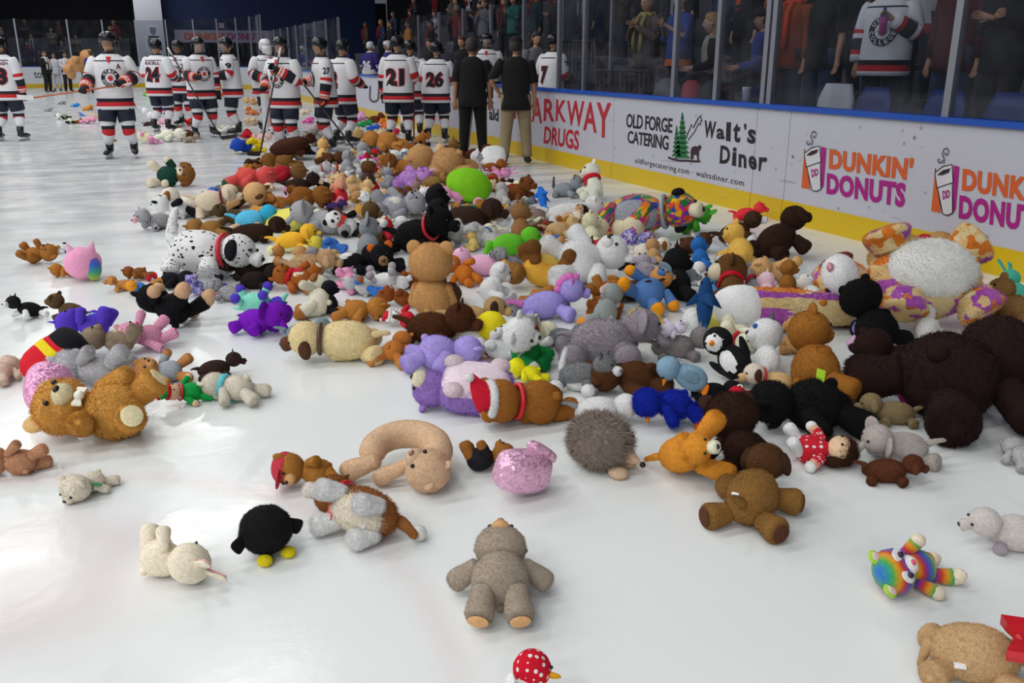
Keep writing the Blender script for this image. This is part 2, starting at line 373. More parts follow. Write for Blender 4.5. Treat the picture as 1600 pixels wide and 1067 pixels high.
colr = empty('column', ((cx0 + cx1) / 2, EY + 3.2, 0)); tag(colr, 'tall white square column with two posters beyond the far glass', 'column')
mb = MB(); w_ = (cx1 - cx0) / 2; mb.box((-w_, 0, 0), (w_, .9, 9), mat('col_white', '#b9bac4', .7, var=.05)); mb.build('shaft', colr)
def on_col(px, py): 
    p = on_y(px, py, EY + 3.2); return p.x - colr.location.x, p.z
for (xa, ya, xb_, yb, c) in ((233, 42, 245, 56, '#6a7288'), (230, 59, 249, 80, '#3f6d66')):
    x0, z1 = on_col(xa, ya); x1, z0 = on_col(xb_, yb)
    m = MB(); m.box((x0 - .12, -.012, z0 - .1), (x1 + .12, 0, z1 + .1), cm('#c4c6cc')); po = m.build('poster', colr)
    m = MB(); cxm, czm = (x0 + x1) / 2, (z0 + z1) / 2; a, h = (x1 - x0) / 2, (z1 - z0) / 2
    shp = [(-a, h * .8), (-a * .4, h), (0, h * .75), (a * .4, h), (a, h * .8), (a * .9, -h * .3), (0, -h), (-a * .9, -h * .3)]
    m.add([(cxm + u, -.02, czm + v) for u, v in shp], [tuple(range(7, -1, -1))], cm(c))
    m.build('emblem', po)
# sign above the doorway
def flat_text(txt, w, h, M, m, name, parent, bold=.02, space=1.0, inv=None):
    V, Fc = text_fit(txt, w, h, bold, space)
    b = MB(); b.add([M @ Vector((u, v, 0)) for u, v in V], Fc, m); o = b.build(name, parent)
    if inv is not None: o.matrix_parent_inverse = inv
    return o
sy = BWY - .12
p0, p1 = on_y(274, 66, sy), on_y(424, 48, sy)
sign = empty('wall_sign', ((p0.x + p1.x) / 2, sy, p0.z)); tag(sign, 'long white shop sign with orange and magenta letters above dark doorway', 'sign')
mb = MB(); hw, hh = (p1.x - p0.x) / 2, p1.z - p0.z; mb.box((-hw, 0, 0), (hw, .1, hh), cm('#a9a5b4')); mb.build('sign_board', sign)
M_ORG, M_MAG = cm('#cf5a22', .5), cm('#a3127c', .5)
MX = lambda x, z: Matrix(((1, 0, 0, x), (0, 0, 1, -.02), (0, 1, 0, z), (0, 0, 0, 1)))
flat_text("DUNKIN'", hw * .82, hh * .6, MX(-hw * .40, hh * .5), M_ORG, 'lettering', sign, .03)
flat_text("DONUTS", hw * .78, hh * .6, MX(hw * .45, hh * .5), M_MAG, 'lettering', sign, .03)
p0 = on_y(342, 44, BWY - .05); p1 = on_y(350, 36, BWY - .05)
mb = MB(); mb.box((0, 0, 0), (p1.x - p0.x, .03, p1.z - p0.z), cm('#b5a7b3')); tag(mb.build('wall_notice', None, (p0.x, BWY - .05, p0.z)), 'small pale notice on the far blue wall', 'notice')

# ---------------------------------------------------------------- writing on the side boards
def board_pt(px, py):
    p = on_x(px, py, DW - .004); return p.y, p.z
BM = lambda y, z, off=.004, rot=0.0: Matrix(((0, 0, -1, DW - off), (-math.cos(rot), math.sin(rot), 0, y), (math.sin(rot), math.cos(rot), 0, z), (0, 0, 0, 1)))
ads = {}
def ad(label):
    e = empty('advert_print', (DW - .003, 0, 0)); tag(e, label, 'advert'); ads[label] = e; return e
def ad_text(e, txt, pxs, m, bold=.02, space=1.0, name='lettering', shear=0.0, off=.004):
    """four pixels (top left, top right, bottom right, bottom left) of the word on the boards"""
    q = [board_pt(*p) for p in pxs]
    V, Fc = text_fit(txt, 1, 1, bold, space); P = []
    for u, v in V:
        u = u + .5; v = .5 - v
        a = [q[0][i] * (1 - u) + q[1][i] * u for i in (0, 1)]; b = [q[3][i] * (1 - u) + q[2][i] * u for i in (0, 1)]
        P.append((-off + .003, a[0] * (1 - v) + b[0] * v, a[1] * (1 - v) + b[1] * v))
    mbx = MB(); mbx.add(P, Fc, m); o = mbx.build(name, e); return o
def ad_poly(e, pts, m, name, off=.004, tri=None):
    q = [board_pt(*p) for p in pts]
    b = MB(); b.add([(-off + .003, y, z) for y, z in q], [tuple(range(len(q)))] if tri is None else tri, m); return b.build(name, e)
def ad_line(e, pts, wpx, m, name, off=.005, closed=False):
    q = [Vector(board_pt(*p)) for p in pts]; n = len(q); b = MB()
    sc = (Vector(board_pt(pts[0][0], pts[0][1] + 1)) - Vector(board_pt(*pts[0]))).length
    L, Rr = [], []
    for i in range(n):
        t = (q[(i + 1) % n] - q[i - 1]) if closed else (q[min(i + 1, n - 1)] - q[max(i - 1, 0)])
        t = t.normalized(); nn = Vector((-t.y, t.x)) * wpx * sc / 2
        L.append(q[i] + nn); Rr.append(q[i] - nn)
    v = [(-off + .003, p.x, p.y) for p in L] + [(-off + .003, p.x, p.y) for p in Rr]
    f = [(i, (i + 1) % n, n + (i + 1) % n, n + i) for i in range(n if closed else n - 1)]
    b.add(v, f, m); return b.build(name, e)
M_RED, M_BLK, M_GRN, M_BRN = cm('#b3202f', .5), cm('#191a20', .5), cm('#1d6a3c', .5), cm('#33202a', .5)
e = ad('red drugstore lettering on white boards next to kneeling-height yellow strip'); e['label'] = 'red drugstore advert lettering on the white side boards'
# the big arched word: each letter with its own place
lets = [('P', 800, 149, 826, 150, 186, 181), ('A', 831, 152, 848, 154, 190, 193), ('R', 850, 154, 867, 156, 189, 190), ('K', 869, 155, 885, 157, 189, 191), ('W', 886, 157, 913, 158, 196, 198), ('A', 912, 159, 933, 160, 203, 208), ('Y', 932, 160, 955, 161, 214, 216)]
for ch, x0, t0, x1, t1, b0, b1 in lets: ad_text(e, ch, [(x0, t0), (x1, t1), (x1 - 1, b1), (x0 - 1, b0)], M_RED, .02, name='letter')
ad_text(e, 'DRUGS', [(851, 197), (905, 204), (904, 235), (849, 224)], M_RED, .025)
e = ad('black catering and diner advert with green pine tree on white boards')
ad_text(e, 'OLD FORGE', [(979, 177), (1051, 185), (1050, 208), (978, 199)], M_BLK, .02, .92)
ad_text(e, 'CATERING', [(981, 204), (1045, 212), (1044, 235), (980, 223)], M_BLK, .02, .92)
ad_text(e, 'oldforgecatering.com · waltsdiner.com', [(992, 246), (1162, 281), (1162, 294), (992, 257)], M_BLK, .0, 1.12)
for ch, q in (('W', [(1101, 188), (1119, 190), (1117, 218), (1099, 214)]), ('a', [(1120, 200), (1132, 202), (1132, 218), (1119, 217)]), ('l', [(1135, 191), (1142, 191), (1141, 221), (1134, 220)]), ('t', [(1146, 192), (1157, 192), (1156, 223), (1145, 222)]), ("'", [(1162, 193), (1166, 194), (1166, 203), (1163, 203)]), ('s', [(1169, 201), (1181, 203), (1180, 226), (1167, 223)]),
              ('D', [(1126, 227), (1141, 229), (1140, 257), (1124, 255)]), ('i', [(1145, 230), (1151, 230), (1150, 260), (1143, 258)]), ('n', [(1154, 240), (1166, 242), (1166, 263), (1154, 261)]), ('e', [(1169, 242), (1182, 245), (1182, 266), (1170, 264)]), ('r', [(1186, 245), (1200, 246), (1193, 268), (1185, 267)])):
    ad_text(e, ch, q, M_BLK, .03, name='letter')
def pine(e, cx, top, bot, w, n):
    pts = []
    for s in (1, -1):
        side_ = []
        for i in range(n):
            t0, t1 = i / n, (i + 1) / n
            side_.append((cx + s * w * (.12 + .55 * t0) * .5, top + (bot - top) * t0)); side_.append((cx + s * w * (t1 ** .8), top + (bot - top) * (t1 + .02)))
        pts += side_ if s == 1 else side_[::-1]
    q = pts; k = len(q); tri = []
    for i in range(k // 2 - 1): tri.append((i, i + 1, k - 2 - i, k - 1 - i))
    ad_poly(e, q, M_GRN, 'pine_tree', tri=tri)
pine(e, 1066, 176, 246, 13, 9); pine(e, 1057, 196, 243, 8, 7)
ad_line(e, [(1044, 246), (1052, 249), (1062, 251), (1074, 251), (1084, 252), (1094, 252)], 3.2, M_BRN, 'ground_line')
ad_line(e, [(1072, 214), (1078, 201), (1080, 194), (1083, 200), (1090, 186), (1094, 181), (1097, 190)], 2.2, M_BLK, 'mountain_line')
ad_line(e, [(1075, 219), (1085, 206), (1092, 192), (1095, 196), (1094, 188)], 1.8, M_BLK, 'mountain_line')
ad_poly(e, [(1079, 249), (1079, 236), (1081, 230), (1086, 228), (1090, 229), (1093, 226), (1096, 229), (1095, 233), (1092, 236), (1092, 250), (1090, 250), (1088, 242), (1084, 242), (1083, 249)][::-1], M_BRN, 'bear_silhouette')
def dunkin(e, ox, oy, s, cut=False):
    T = lambda x, y: (ox + (x - 1252) * s[0] + (y - 232) * s[2], oy + (y - 232) * s[1] + (x - 1252) * s[3])
    ad_poly(e, [T(1257, 232), T(1252, 293), T(1266, 296), T(1256, 234)][::-1], M_ORG, 'orange_panel')
    ad_poly(e, [T(1283, 229), T(1291, 231), T(1287, 290), T(1281, 299)][::-1], M_MAG, 'magenta_panel')
    ad_poly(e, [T(1257, 240), T(1268, 230), T(1281, 228), T(1283, 254), T(1283, 296), T(1276, 299), T(1269, 297), T(1261, 261)][::-1], cm('#cfcdd2', .5), 'cup', off=.006)
    ad_line(e, [T(1257, 240), T(1268, 231), T(1281, 228), T(1283, 253), T(1260, 261)], 1.7 * s[1], M_BLK, 'cup_outline', .008, True)
    ad_line(e, [T(1261, 261), T(1269, 297), T(1276, 299), T(1283, 295), T(1282, 254)], 1.7 * s[1], M_BLK, 'cup_outline', .008)
    ad_poly(e, [T(1260, 243), T(1268, 236), T(1279, 233), T(1277, 239), T(1268, 243)][::-1], M_BRN, 'coffee', off=.009)
    sp = [(1267, 227), (1269, 221), (1267, 215), (1264, 219), (1265, 224)]
    ad_line(e, [T(1263 + 4.5 * (1 - .16 * i) * math.cos(i * .9), 222 + 5.5 * (1 - .16 * i) * math.sin(i * .9)) for i in range(7)], 1.6 * s[1], M_BLK, 'steam_curl', .008)
    ad_line(e, [T(1269, 227), T(1270, 221), T(1267, 213), T(1269, 207), T(1273, 205), T(1276, 209), T(1274, 215), T(1271, 214), T(1271, 211)], 1.6 * s[1], M_BLK, 'steam_curl', .008)
    ad_text(e, 'DD', [T(1268, 265), T(1279, 263), T(1279, 274), T(1269, 277)], M_MAG, .04, off=.009)
    ad_text(e, "DUNKIN'", [T(1296, 232), T(1428, 247), T(1424, 283), T(1295, 264)], M_ORG, .05, 1.06)
    ad_text(e, 'DONUTS', [T(1292, 270), T(1416, 286), T(1413, 325), T(1291, 303)], M_MAG, .05, 1.06)
dunkin(ad('orange and magenta coffee advert with cup between pine advert and duplicate'), 1252, 232, (1, 1, 0, 0)); list(ads.values())[-1]['label'] = 'orange and magenta coffee cup advert right beside the diner advert'
dunkin(ad('second coffee cup advert'), 1456, 261, (1.1, 1.12, -.02, .02)); list(ads.values())[-1]['label'] = 'larger coffee cup advert farthest from the drugstore lettering on the boards'
e = ad('blue and grey lettering on the boards of the players bench')
ad_text(e, 'UNI', [(577, 134), (626, 138), (624, 164), (576, 160)], cm('#3a3e46', .5), .0)
ad_text(e, 'ald', [(764, 168), (779, 171), (779, 190), (764, 187)], M_BLK, .03)
e = ad('dark lettering on the far end boards'); e.location = (0, EY - .004, 0)
p0, p1 = on_y(54, 122, EY - .01), on_y(70, 112, EY - .01)
flat_text('tor', p1.x - p0.x, p1.z - p0.z, MX((p0.x + p1.x) / 2, (p0.z + p1.z) / 2), M_BLK, 'lettering', e, .0)
# ================================================================ people
def hdir(az):
    a = math.radians(az); return Vector((CR[0] * math.cos(a) + CF[0] * math.sin(a), CR[1] * math.cos(a) + CF[1] * math.sin(a), 0))
def face_rz(az):
    d = hdir(az); return math.atan2(d.y, d.x) + math.pi / 2
def col_mat(name, rough, sheen=0, bump=.2, metal=0.0, sc=70):
    m, nt, b = nodes_of(name); N = nt.nodes.new; Lk = nt.links.new; oi = N('ShaderNodeObjectInfo'); g = N('ShaderNodeNewGeometry')
    n = N('ShaderNodeTexNoise'); n.inputs['Scale'].default_value = 7; n.inputs['Detail'].default_value = 5; Lk(g.outputs['Position'], n.inputs['Vector'])
    r = N('ShaderNodeMapRange'); r.inputs[1].default_value = .3; r.inputs[2].default_value = .7; r.inputs[3].default_value = .82; r.inputs[4].default_value = 1.1; Lk(n.outputs['Fac'], r.inputs[0])
    mu = N('ShaderNodeVectorMath'); mu.operation = 'SCALE'; Lk(oi.outputs['Color'], mu.inputs[0]); Lk(r.outputs[0], mu.inputs['Scale']); Lk(mu.outputs[0], b.inputs['Base Color'])
    b.inputs['Roughness'].default_value = rough; b.inputs['Sheen Weight'].default_value = sheen; b.inputs['Metallic'].default_value = metal
    n2 = N('ShaderNodeTexNoise'); n2.inputs['Scale'].default_value = sc; Lk(g.outputs['Position'], n2.inputs['Vector'])
    bp = N('ShaderNodeBump'); bp.inputs['Strength'].default_value = bump; bp.inputs['Distance'].default_value = .02; Lk(n.outputs['Fac'] if bump > .3 else n2.outputs['Fac'], bp.inputs['Height']); Lk(bp.outputs[0], b.inputs['Normal'])
    return m
PC = {'cloth': col_mat('garment', .95, 0, .45), 'skin': col_mat('skin', .5, 0, .05), 'hair': col_mat('hair', .6, .1, .3, 0, 160), 'hard': col_mat('hard_shell', .22, 0, .02), 'leather': col_mat('leather', .45, 0, .15)}
J_W, J_R, J_N, J_O = mat('jersey_white', '#dadade', .8, bump=.5, bscale=9), mat('jersey_red', '#c01e26', .8), mat('jersey_navy', '#10121f', .8), mat('jersey_orange', '#d8531c', .7)
J_P = mat('jersey_purple', '#2b1a6e', .8, bump=.4, bscale=9); J_B = mat('jersey_blue', '#1c3f96', .8, bump=.4, bscale=9); M_SKIN_PANTS = mat('hockey_pants', '#10182e', .7, bump=.4, bscale=12)
def colobj(name, me, col, m, parent):
    if not len(me.materials): me.materials.append(None)
    o = link(name, me, parent); o.color = (*lin(col), 1); o.material_slots[0].link = 'OBJECT'; o.material_slots[0].material = m
    return o
def skin_mesh(V, E, Rd, sub=1):
    me = bpy.data.meshes.new('body'); me.from_pydata([tuple(v) for v in V], E, []); o = bpy.data.objects.new('b', me); COL.objects.link(o)
    sk = o.modifiers.new('s', 'SKIN'); sk.use_smooth_shade = True; sk.branch_smoothing = .6
    for i, r in enumerate(Rd):
        d = me.skin_vertices[0].data[i]; d.radius = (r, r) if not isinstance(r, tuple) else r; d.use_root = (i == 0)
    su = o.modifiers.new('u', 'SUBSURF'); su.levels = sub; su.render_levels = sub
    dg = bpy.context.evaluated_depsgraph_get(); dg.update(); out = bpy.data.meshes.new_from_object(o.evaluated_get(dg))
    COL.objects.unlink(o); bpy.data.objects.remove(o); bpy.data.meshes.remove(me)
    return out
def head_shape(c, s=1.0, F=Vector((0, -1, 0)), n=16, k=13):
    """sculpted head about its centre: jaw, nose, brow, eye sockets, lips"""
    U = Vector((0, 0, 1)); F = Vector(F).normalized(); S = F.cross(U).normalized(); V, Fc = [], []
    for i in range(k + 1):
        th = math.pi * (.03 + .94 * i / k); z = -math.cos(th)
        for j in range(n):
            a = 2 * math.pi * j / n; x, y = math.sin(th) * math.sin(a), math.sin(th) * math.cos(a)      # y along the face
            w = .078 * (1 - .22 * max(0, -z) ** 1.5); d = .098 * (1 - .12 * max(0, -z)); h = .122
            p = Vector((x * w, y * d, z * h))
            if y > .3:
                f = (y - .3) / .7; ax = abs(x)
                p.y += .022 * f * math.exp(-(x / .17) ** 2) * math.exp(-((z + .08) / .2) ** 2)               # nose
                p.y -= .009 * f * math.exp(-((ax - .38) / .2) ** 2) * math.exp(-((z - .12) / .13) ** 2)        # eye sockets
                p.y += .005 * f * math.exp(-((z - .32) / .12) ** 2)                                           # brow
                p.y += .006 * f * math.exp(-(x / .3) ** 2) * math.exp(-((z + .45) / .1) ** 2)                  # lips
                p.y += .006 * f * math.exp(-(x / .3) ** 2) * math.exp(-((z + .8) / .15) ** 2)
            V.append(c + (S * p.x + F * p.y + U * p.z) * s)
    for i in range(k):
        for j in range(n): q = (j + 1) % n; Fc.append((i * n + j, i * n + q, (i + 1) * n + q, (i + 1) * n + j))
    Fc.append(tuple(range(n - 1, -1, -1))); Fc.append(tuple(k * n + j for j in range(n)))
    for sg in (-1, 1):                                                                                     # ears
        b = len(V); e = c + (S * sg * .078 + F * -.005) * s
        for (u, v) in ((0, .03), (.016, .02), (.014, -.015), (.002, -.035), (-.012, -.01), (-.014, .018)): V.append(e + (S * sg * .012 - F * u * 1.1 + U * v) * s)
        V.append(e - S * sg * .012 * s); Fc += [(b + q, b + (q + 1) % 6, b + 6) for q in range(6)] + [tuple(b + q for q in range(6))]
    return V, Fc
ARMS = {   # elbow and wrist relative to the shoulder (right arm, mirrored for the left): x out, y forward is negative, z
    'down': ((.07, .0, -.28), (.08, -.05, -.54)), 'fwd': ((.08, -.03, -.27), (.02, -.25, -.30)), 'stick': ((.12, .02, -.26), (.02, -.22, -.36)),
    'fold': ((.08, -.03, -.28), (-.2, -.2, -.2)), 'clap': ((.1, -.08, -.26), (-.13, -.26, -.1)), 'up': ((.12, -.1, -.2), (.03, -.22, .1)), 'out': ((.2, -.05, -.2), (.32, -.2, -.32)),
    'chest': ((.1, -.02, -.28), (-.1, -.22, -.12)), 'hip': ((.17, .06, -.24), (.06, -.04, -.40)), 'lean': ((.04, -.2, -.2), (.03, -.42, -.28))}
def pose_of(lean=0, arms=('down', 'down'), stance=.12, bend=0.0, sit=False, head=0.0, fingers=True, bulk=1.0, step=0.0):
    return dict(lean=lean, arms=arms, stance=stance, bend=bend, sit=sit, head=head, fingers=fingers, bulk=bulk, step=step)
def joints(p):
    c, s = math.cos(math.radians(p['lean'])), math.sin(math.radians(p['lean'])); hip = .93 - p['bend'] * .12
    def tor(v):
        v = Vector(v); d = v.z - .93; return Vector((v.x, v.y * c - d * s if d > 0 else v.y, hip + (d * c + v.y * s * .0 if d > 0 else d)))
    J = {'tor': tor, 'pelvis': tor((0, 0, .95)), 'chest': tor((0, 0, 1.28)), 'neck': tor((0, .01, 1.47)), 'head': tor((0, -.015, 1.62))}
    J['head'] = J['neck'] + (J['head'] - J['neck']).lerp(Vector((0, -.03, .15)), .6) if p['lean'] else J['head']
    for sg, nm, ar in ((-1, 'R', p['arms'][0]), (1, 'L', p['arms'][1])):
        sh = tor((sg * .185, .01, 1.40)); e, w = ARMS[ar] if isinstance(ar, str) else ar
        J['sh' + nm] = sh; J['el' + nm] = sh + Vector((sg * e[0], e[1], e[2])); J['wr' + nm] = sh + Vector((sg * w[0], w[1], w[2]))
        st = p['stance']; sy = p['step'] * sg
        J['hip' + nm] = Vector((sg * .095, 0, hip - .02)); J['an' + nm] = Vector((sg * st, .03 + sy, .09)); J['toe' + nm] = Vector((sg * (st + .03), -.13 + sy, .04))
        J['kn' + nm] = Vector((sg * (.1 + (st - .1) * .5), -.03 - p['bend'] * .16 + sy * .4, .50 - p['bend'] * .05))
        if p['sit']:
            J['kn' + nm] = Vector((sg * .12, -.42, hip - .04)); J['an' + nm] = Vector((sg * .12, -.42, hip - .46)); J['toe' + nm] = Vector((sg * .13, -.58, hip - .5))
    return J
BODY = {}
def body_mesh(p, key):
    if key in BODY: return BODY[key]
    J = joints(p); V, E, Rd = [], [], []
    def add(v, r, par=None):
        V.append(Vector(v)); Rd.append(r); i = len(V) - 1
        if par is not None: E.append((par, i))
        return i
    pe = add(J['pelvis'], .125); sp = add(J['pelvis'].lerp(J['chest'], .5), .115, pe); ch = add(J['chest'], .135, sp); nk = add(J['neck'], .055, ch); add(J['neck'].lerp(J['head'], .5), .055, nk)
    for nm in 'RL':
        sg = -1 if nm == 'R' else 1
        h = add(J['hip' + nm], .095, pe); k = add(J['kn' + nm], .06, h); cf = add(J['kn' + nm].lerp(J['an' + nm], .35), .058, k)
        if not p.get('nofeet'): a = add(J['an' + nm], .038, cf); add(J['an' + nm].lerp(J['toe' + nm], .55) - Vector((0, 0, .01)), .022, a)
        s = add(J['sh' + nm], .06, ch); e = add(J['el' + nm], .043, s); w = add(J['wr' + nm], .028, e)
        d = (J['wr' + nm] - J['el' + nm]).normalized(); pm = add(J['wr' + nm] + d * .06, .034, w)
        if p['fingers']:
            sd = d.cross(Vector((0, -1, 0))); sd = sd.normalized() if sd.length > .2 else Vector((0, 0, 1)); pl = sd.cross(d) * (1 if sg > 0 else -1)
            for q, L in ((-.027, .072), (-.009, .082), (.009, .078), (.026, .062)):
                b = J['wr' + nm] + d * .095 + sd * q; i0 = add(b, .010, pm); i1 = add(b + d * L * .5 + pl * .008, .009, i0); add(b + d * L * .85 + pl * .03, .008, i1)
            t = add(J['wr' + nm] + d * .045 - sd * .036, .011, pm); add(J['wr' + nm] + d * .085 - sd * .05 + pl * .02, .009, t)
    me = skin_mesh(V, E, Rd, 1)
    # the head continues the neck in the same mesh
    a = math.radians(p['head']); hv, hf = head_shape(J['head'], 1.0, (math.sin(a), -math.cos(a), 0))
    bm = bmesh.new(); bm.from_mesh(me); vs = [bm.verts.new(v) for v in hv]
    for f in hf:
        try: bm.faces.new([vs[i] for i in f]).smooth = True
        except ValueError: pass
    bmesh.ops.recalc_face_normals(bm, faces=bm.faces); bm.to_mesh(me); bm.free(); me.materials.clear(); me.materials.append(None)
    BODY[key] = me; return me
def ring_el(tor, z, a, b, yo=0.0, n=18):
    return [tuple(tor((a * math.cos(t) * (1 + .06 * abs(math.sin(2 * t))), yo + b * math.sin(t) * (1 + .06 * abs(math.sin(2 * t))), z))) for t in [2 * math.pi * j / n for j in range(n)]]
def limb_rings(pts, ts, rs, n=10):
    """rings along a bent limb at given fractions"""
    P = [Vector(q) for q in pts]; L = [(P[i + 1] - P[i]).length for i in range(len(P) - 1)]; tot = sum(L); rings = []; up = None
    for t, r in zip(ts, rs):
        d = t * tot; i = 0
        while i < len(L) - 1 and d > L[i]: d -= L[i]; i += 1
        c = P[i] + (P[i + 1] - P[i]) * (d / L[i]); tg = (P[i + 1] - P[i]).normalized()
        if i < len(L) - 1 and d / L[i] > .85: tg = (tg + (P[i + 2] - P[i + 1]).normalized()).normalized()
        if up is None:
            a = Vector((0, 1, 0)) if abs(tg.y) < .9 else Vector((1, 0, 0)); up = (a - tg * a.dot(tg)).normalized()
        else: up = (up - tg * up.dot(tg)).normalized()
        sd = tg.cross(up); rings.append([tuple(c + (sd * math.cos(q) + up * math.sin(q)) * r) for q in [2 * math.pi * j / n for j in range(n)]])
    return rings
MC = {}
def cached(key, fn):
    if key not in MC: MC[key] = fn()
    return MC[key]
def torso_prof(bulk, long=.0):
    return [(.76 - long, .215 * bulk, .165), (.86, .205 * bulk, .16), (1.0, .195 * bulk, .15), (1.18, .205 * bulk, .15), (1.32, .215 * bulk, .145), (1.40, .20 * bulk, .125), (1.45, .13, .10), (1.485, .075, .075)]
def person(name, label, loc, az, p, key, top='#222226', legs='#20242e', skin='#b98a6c', hair='#2a1e18', sleeve=None, short=False, scale=1.0, shoes='#141414', hairlen=0, hat=None, group=None, long=.0, scarf=None, vest=None, hem=None, z=None, legs_on=True, cat='person'):
    root = empty(name, loc, face_rz(az)); root.scale = (scale,) * 3; tag(root, label, cat, group)
    J = joints(p); tor = J['tor']; b = p['bulk']
    colobj('body', body_mesh(p, key), skin, PC['skin'], root)
    def mk_top():
        m = MB(); pr = torso_prof(b, long); m.loft([ring_el(tor, z_, a, d) for z_, a, d in pr], [None] * (len(pr) - 1)); return m.mesh('top')
    t = colobj('shirt', cached((key, 'top', long), mk_top), top, PC['cloth'], root)
    if hem:
        def mk_h():
            m = MB(); m.loft([ring_el(tor, z_, a + .006, d + .006) for z_, a, d in ((.77, .215 * b, .165), (.81, .212 * b, .163), (.86, .206 * b, .16))], [None] * 2, caps=False); return m.mesh('hem')
        colobj('hem_band', cached((key, 'hem'), mk_h), hem, PC['cloth'], t)
    for nm in 'RL':
        def mk_s(nm=nm):
            m = MB(); e = .52 if short else .97; ts = [0, .15, .3, .5, .7, .97] if not short else [0, .15, .3, .45, .52]
            rs = [.075 * b, .08 * b, .072, .064, .056, .046] if not short else [.068 * b, .074 * b, .072, .07, .071]
            m.loft(limb_rings([J['sh' + nm] + Vector((0, 0, .03)), J['el' + nm], J['wr' + nm]], ts, rs), [None] * (len(ts) - 1)); return m.mesh('sleeve')
        colobj('sleeve', cached((key, 'sl', nm, short, b), mk_s), sleeve or top, PC['cloth'], root)
        if legs_on:
            def mk_l(nm=nm):
                m = MB(); ts = [0, .12, .3, .5, .7, .9, .985]; rs = [.125, .118, .1, .085, .078, .07, .072]
                m.loft(limb_rings([J['hip' + nm] + Vector((0, 0, .06)), J['kn' + nm], J['an' + nm]], ts, rs), [None] * 6); return m.mesh('trouser_leg')
            colobj('trouser_leg', cached((key, 'lg', nm), mk_l), legs, PC['cloth'], root)
            def mk_f(nm=nm):
                m = MB(); a, t_ = J['an' + nm], J['toe' + nm]; d = (t_ - a); d.z = 0; d = d.normalized()
                m.tube([a + Vector((0, 0, .02)) - d * .05, a - Vector((0, 0, .035)), a + d * .1 - Vector((0, 0, .045)), a + d * .19 - Vector((0, 0, .055))], [.05, .052, .048, .03], None, 8, flat=.75); return m.mesh('shoe')
            colobj('shoe', cached((key, 'sh', nm), mk_f), shoes, PC['leather'], root)
    if legs_on:
        def mk_p():
            m = MB(); m.loft([ring_el(tor, z_, a, d) for z_, a, d in ((.80, .16, .12), (.88, .185, .14), (.99, .175, .135))], [None] * 2); return m.mesh('seat')
        colobj('trouser_seat', cached((key, 'ps'), mk_p), legs, PC['cloth'], root)
    a = math.radians(p['head']); F = Vector((math.sin(a), -math.cos(a), 0))
    if hair:
        def mk_hair():
            m = MB(); c = J['head']; S = F.cross(Vector((0, 0, 1)))
            rings = []
            for (zz, w, d, o) in ((.125, .02, .02, 0), (.115, .055, .065, 0), (.085, .078, .09, -.004), (.045, .088, .1, -.012), (.01, .089, .088, -.03), (-.04, .084, .07, -.045), (-.075, .07, .05, -.05)) + (((-.14, .08, .05, -.055), (-.24, .09, .045, -.06), (-.32, .07, .03, -.055)) if hairlen else ()):
                rings.append([tuple(c + S * w * 1.02 * math.cos(t) + F * (o + d * 1.03 * math.sin(t)) + Vector((0, 0, zz + .012))) for t in [2 * math.pi * j / 14 for j in range(14)]])
            m.loft(rings, [None] * (len(rings) - 1)); return m.mesh('hair')
        colobj('hair', cached((key, 'hair', hairlen), mk_hair), hair, PC['hair'], root)
    if hat:
        def mk_hat():
            m = MB(); c = J['head']; m.loft([[tuple(c + Vector((w * math.cos(t), w * 1.2 * math.sin(t), zz))) for t in [2 * math.pi * j / 14 for j in range(14)]] for zz, w in ((.035, .095), (.08, .093), (.125, .07), (.14, .02))], [None] * 3)
            m.box((-.06, -.2, .03), (.06, -.09, .045), None, Matrix.Translation(c)); return m.mesh('cap')
        colobj('cap', cached((key, 'hat'), mk_hat), hat, PC['cloth'], root)
    def mk_eyes():
        m = MB(); S = F.cross(Vector((0, 0, 1)))
        for sg in (-1, 1): m.ball(J['head'] + S * sg * .03 + F * .083 + Vector((0, 0, .015)), .009, None, 8, 5)
        return m.mesh('eyes')
    for sg in (-1, 1):
        def mk_eye(sg=sg):
            m = MB(); S = F.cross(Vector((0, 0, 1))); m.ball(J['head'] + S * sg * .03 + F * .084 + Vector((0, 0, .016)), (.010, .010, .008), None, 8, 5); return m.mesh('eye')
        colobj('eye', cached((key, 'eye', sg), mk_eye), '#1c130f', PC['hard'], root)
    if scarf:
        def mk_sc():
            m = MB(); c = J['neck']; m.tube([c + Vector((.1 * math.cos(t), .085 * math.sin(t), .01 * math.sin(2 * t))) for t in np.linspace(0, 2 * math.pi, 13)], .032, None, 8)
            for sg in (-1, 1): m.tube([c + Vector((sg * .06, -.09, 0)), c + Vector((sg * .07, -.17, -.12)), c + Vector((sg * .08, -.19, -.34)), c + Vector((sg * .07, -.19, -.5))], .03, None, 8)
            return m.mesh('scarf')
        colobj('scarf', cached((key, 'scarf'), mk_sc), scarf, PC['cloth'], root)
    return root, J

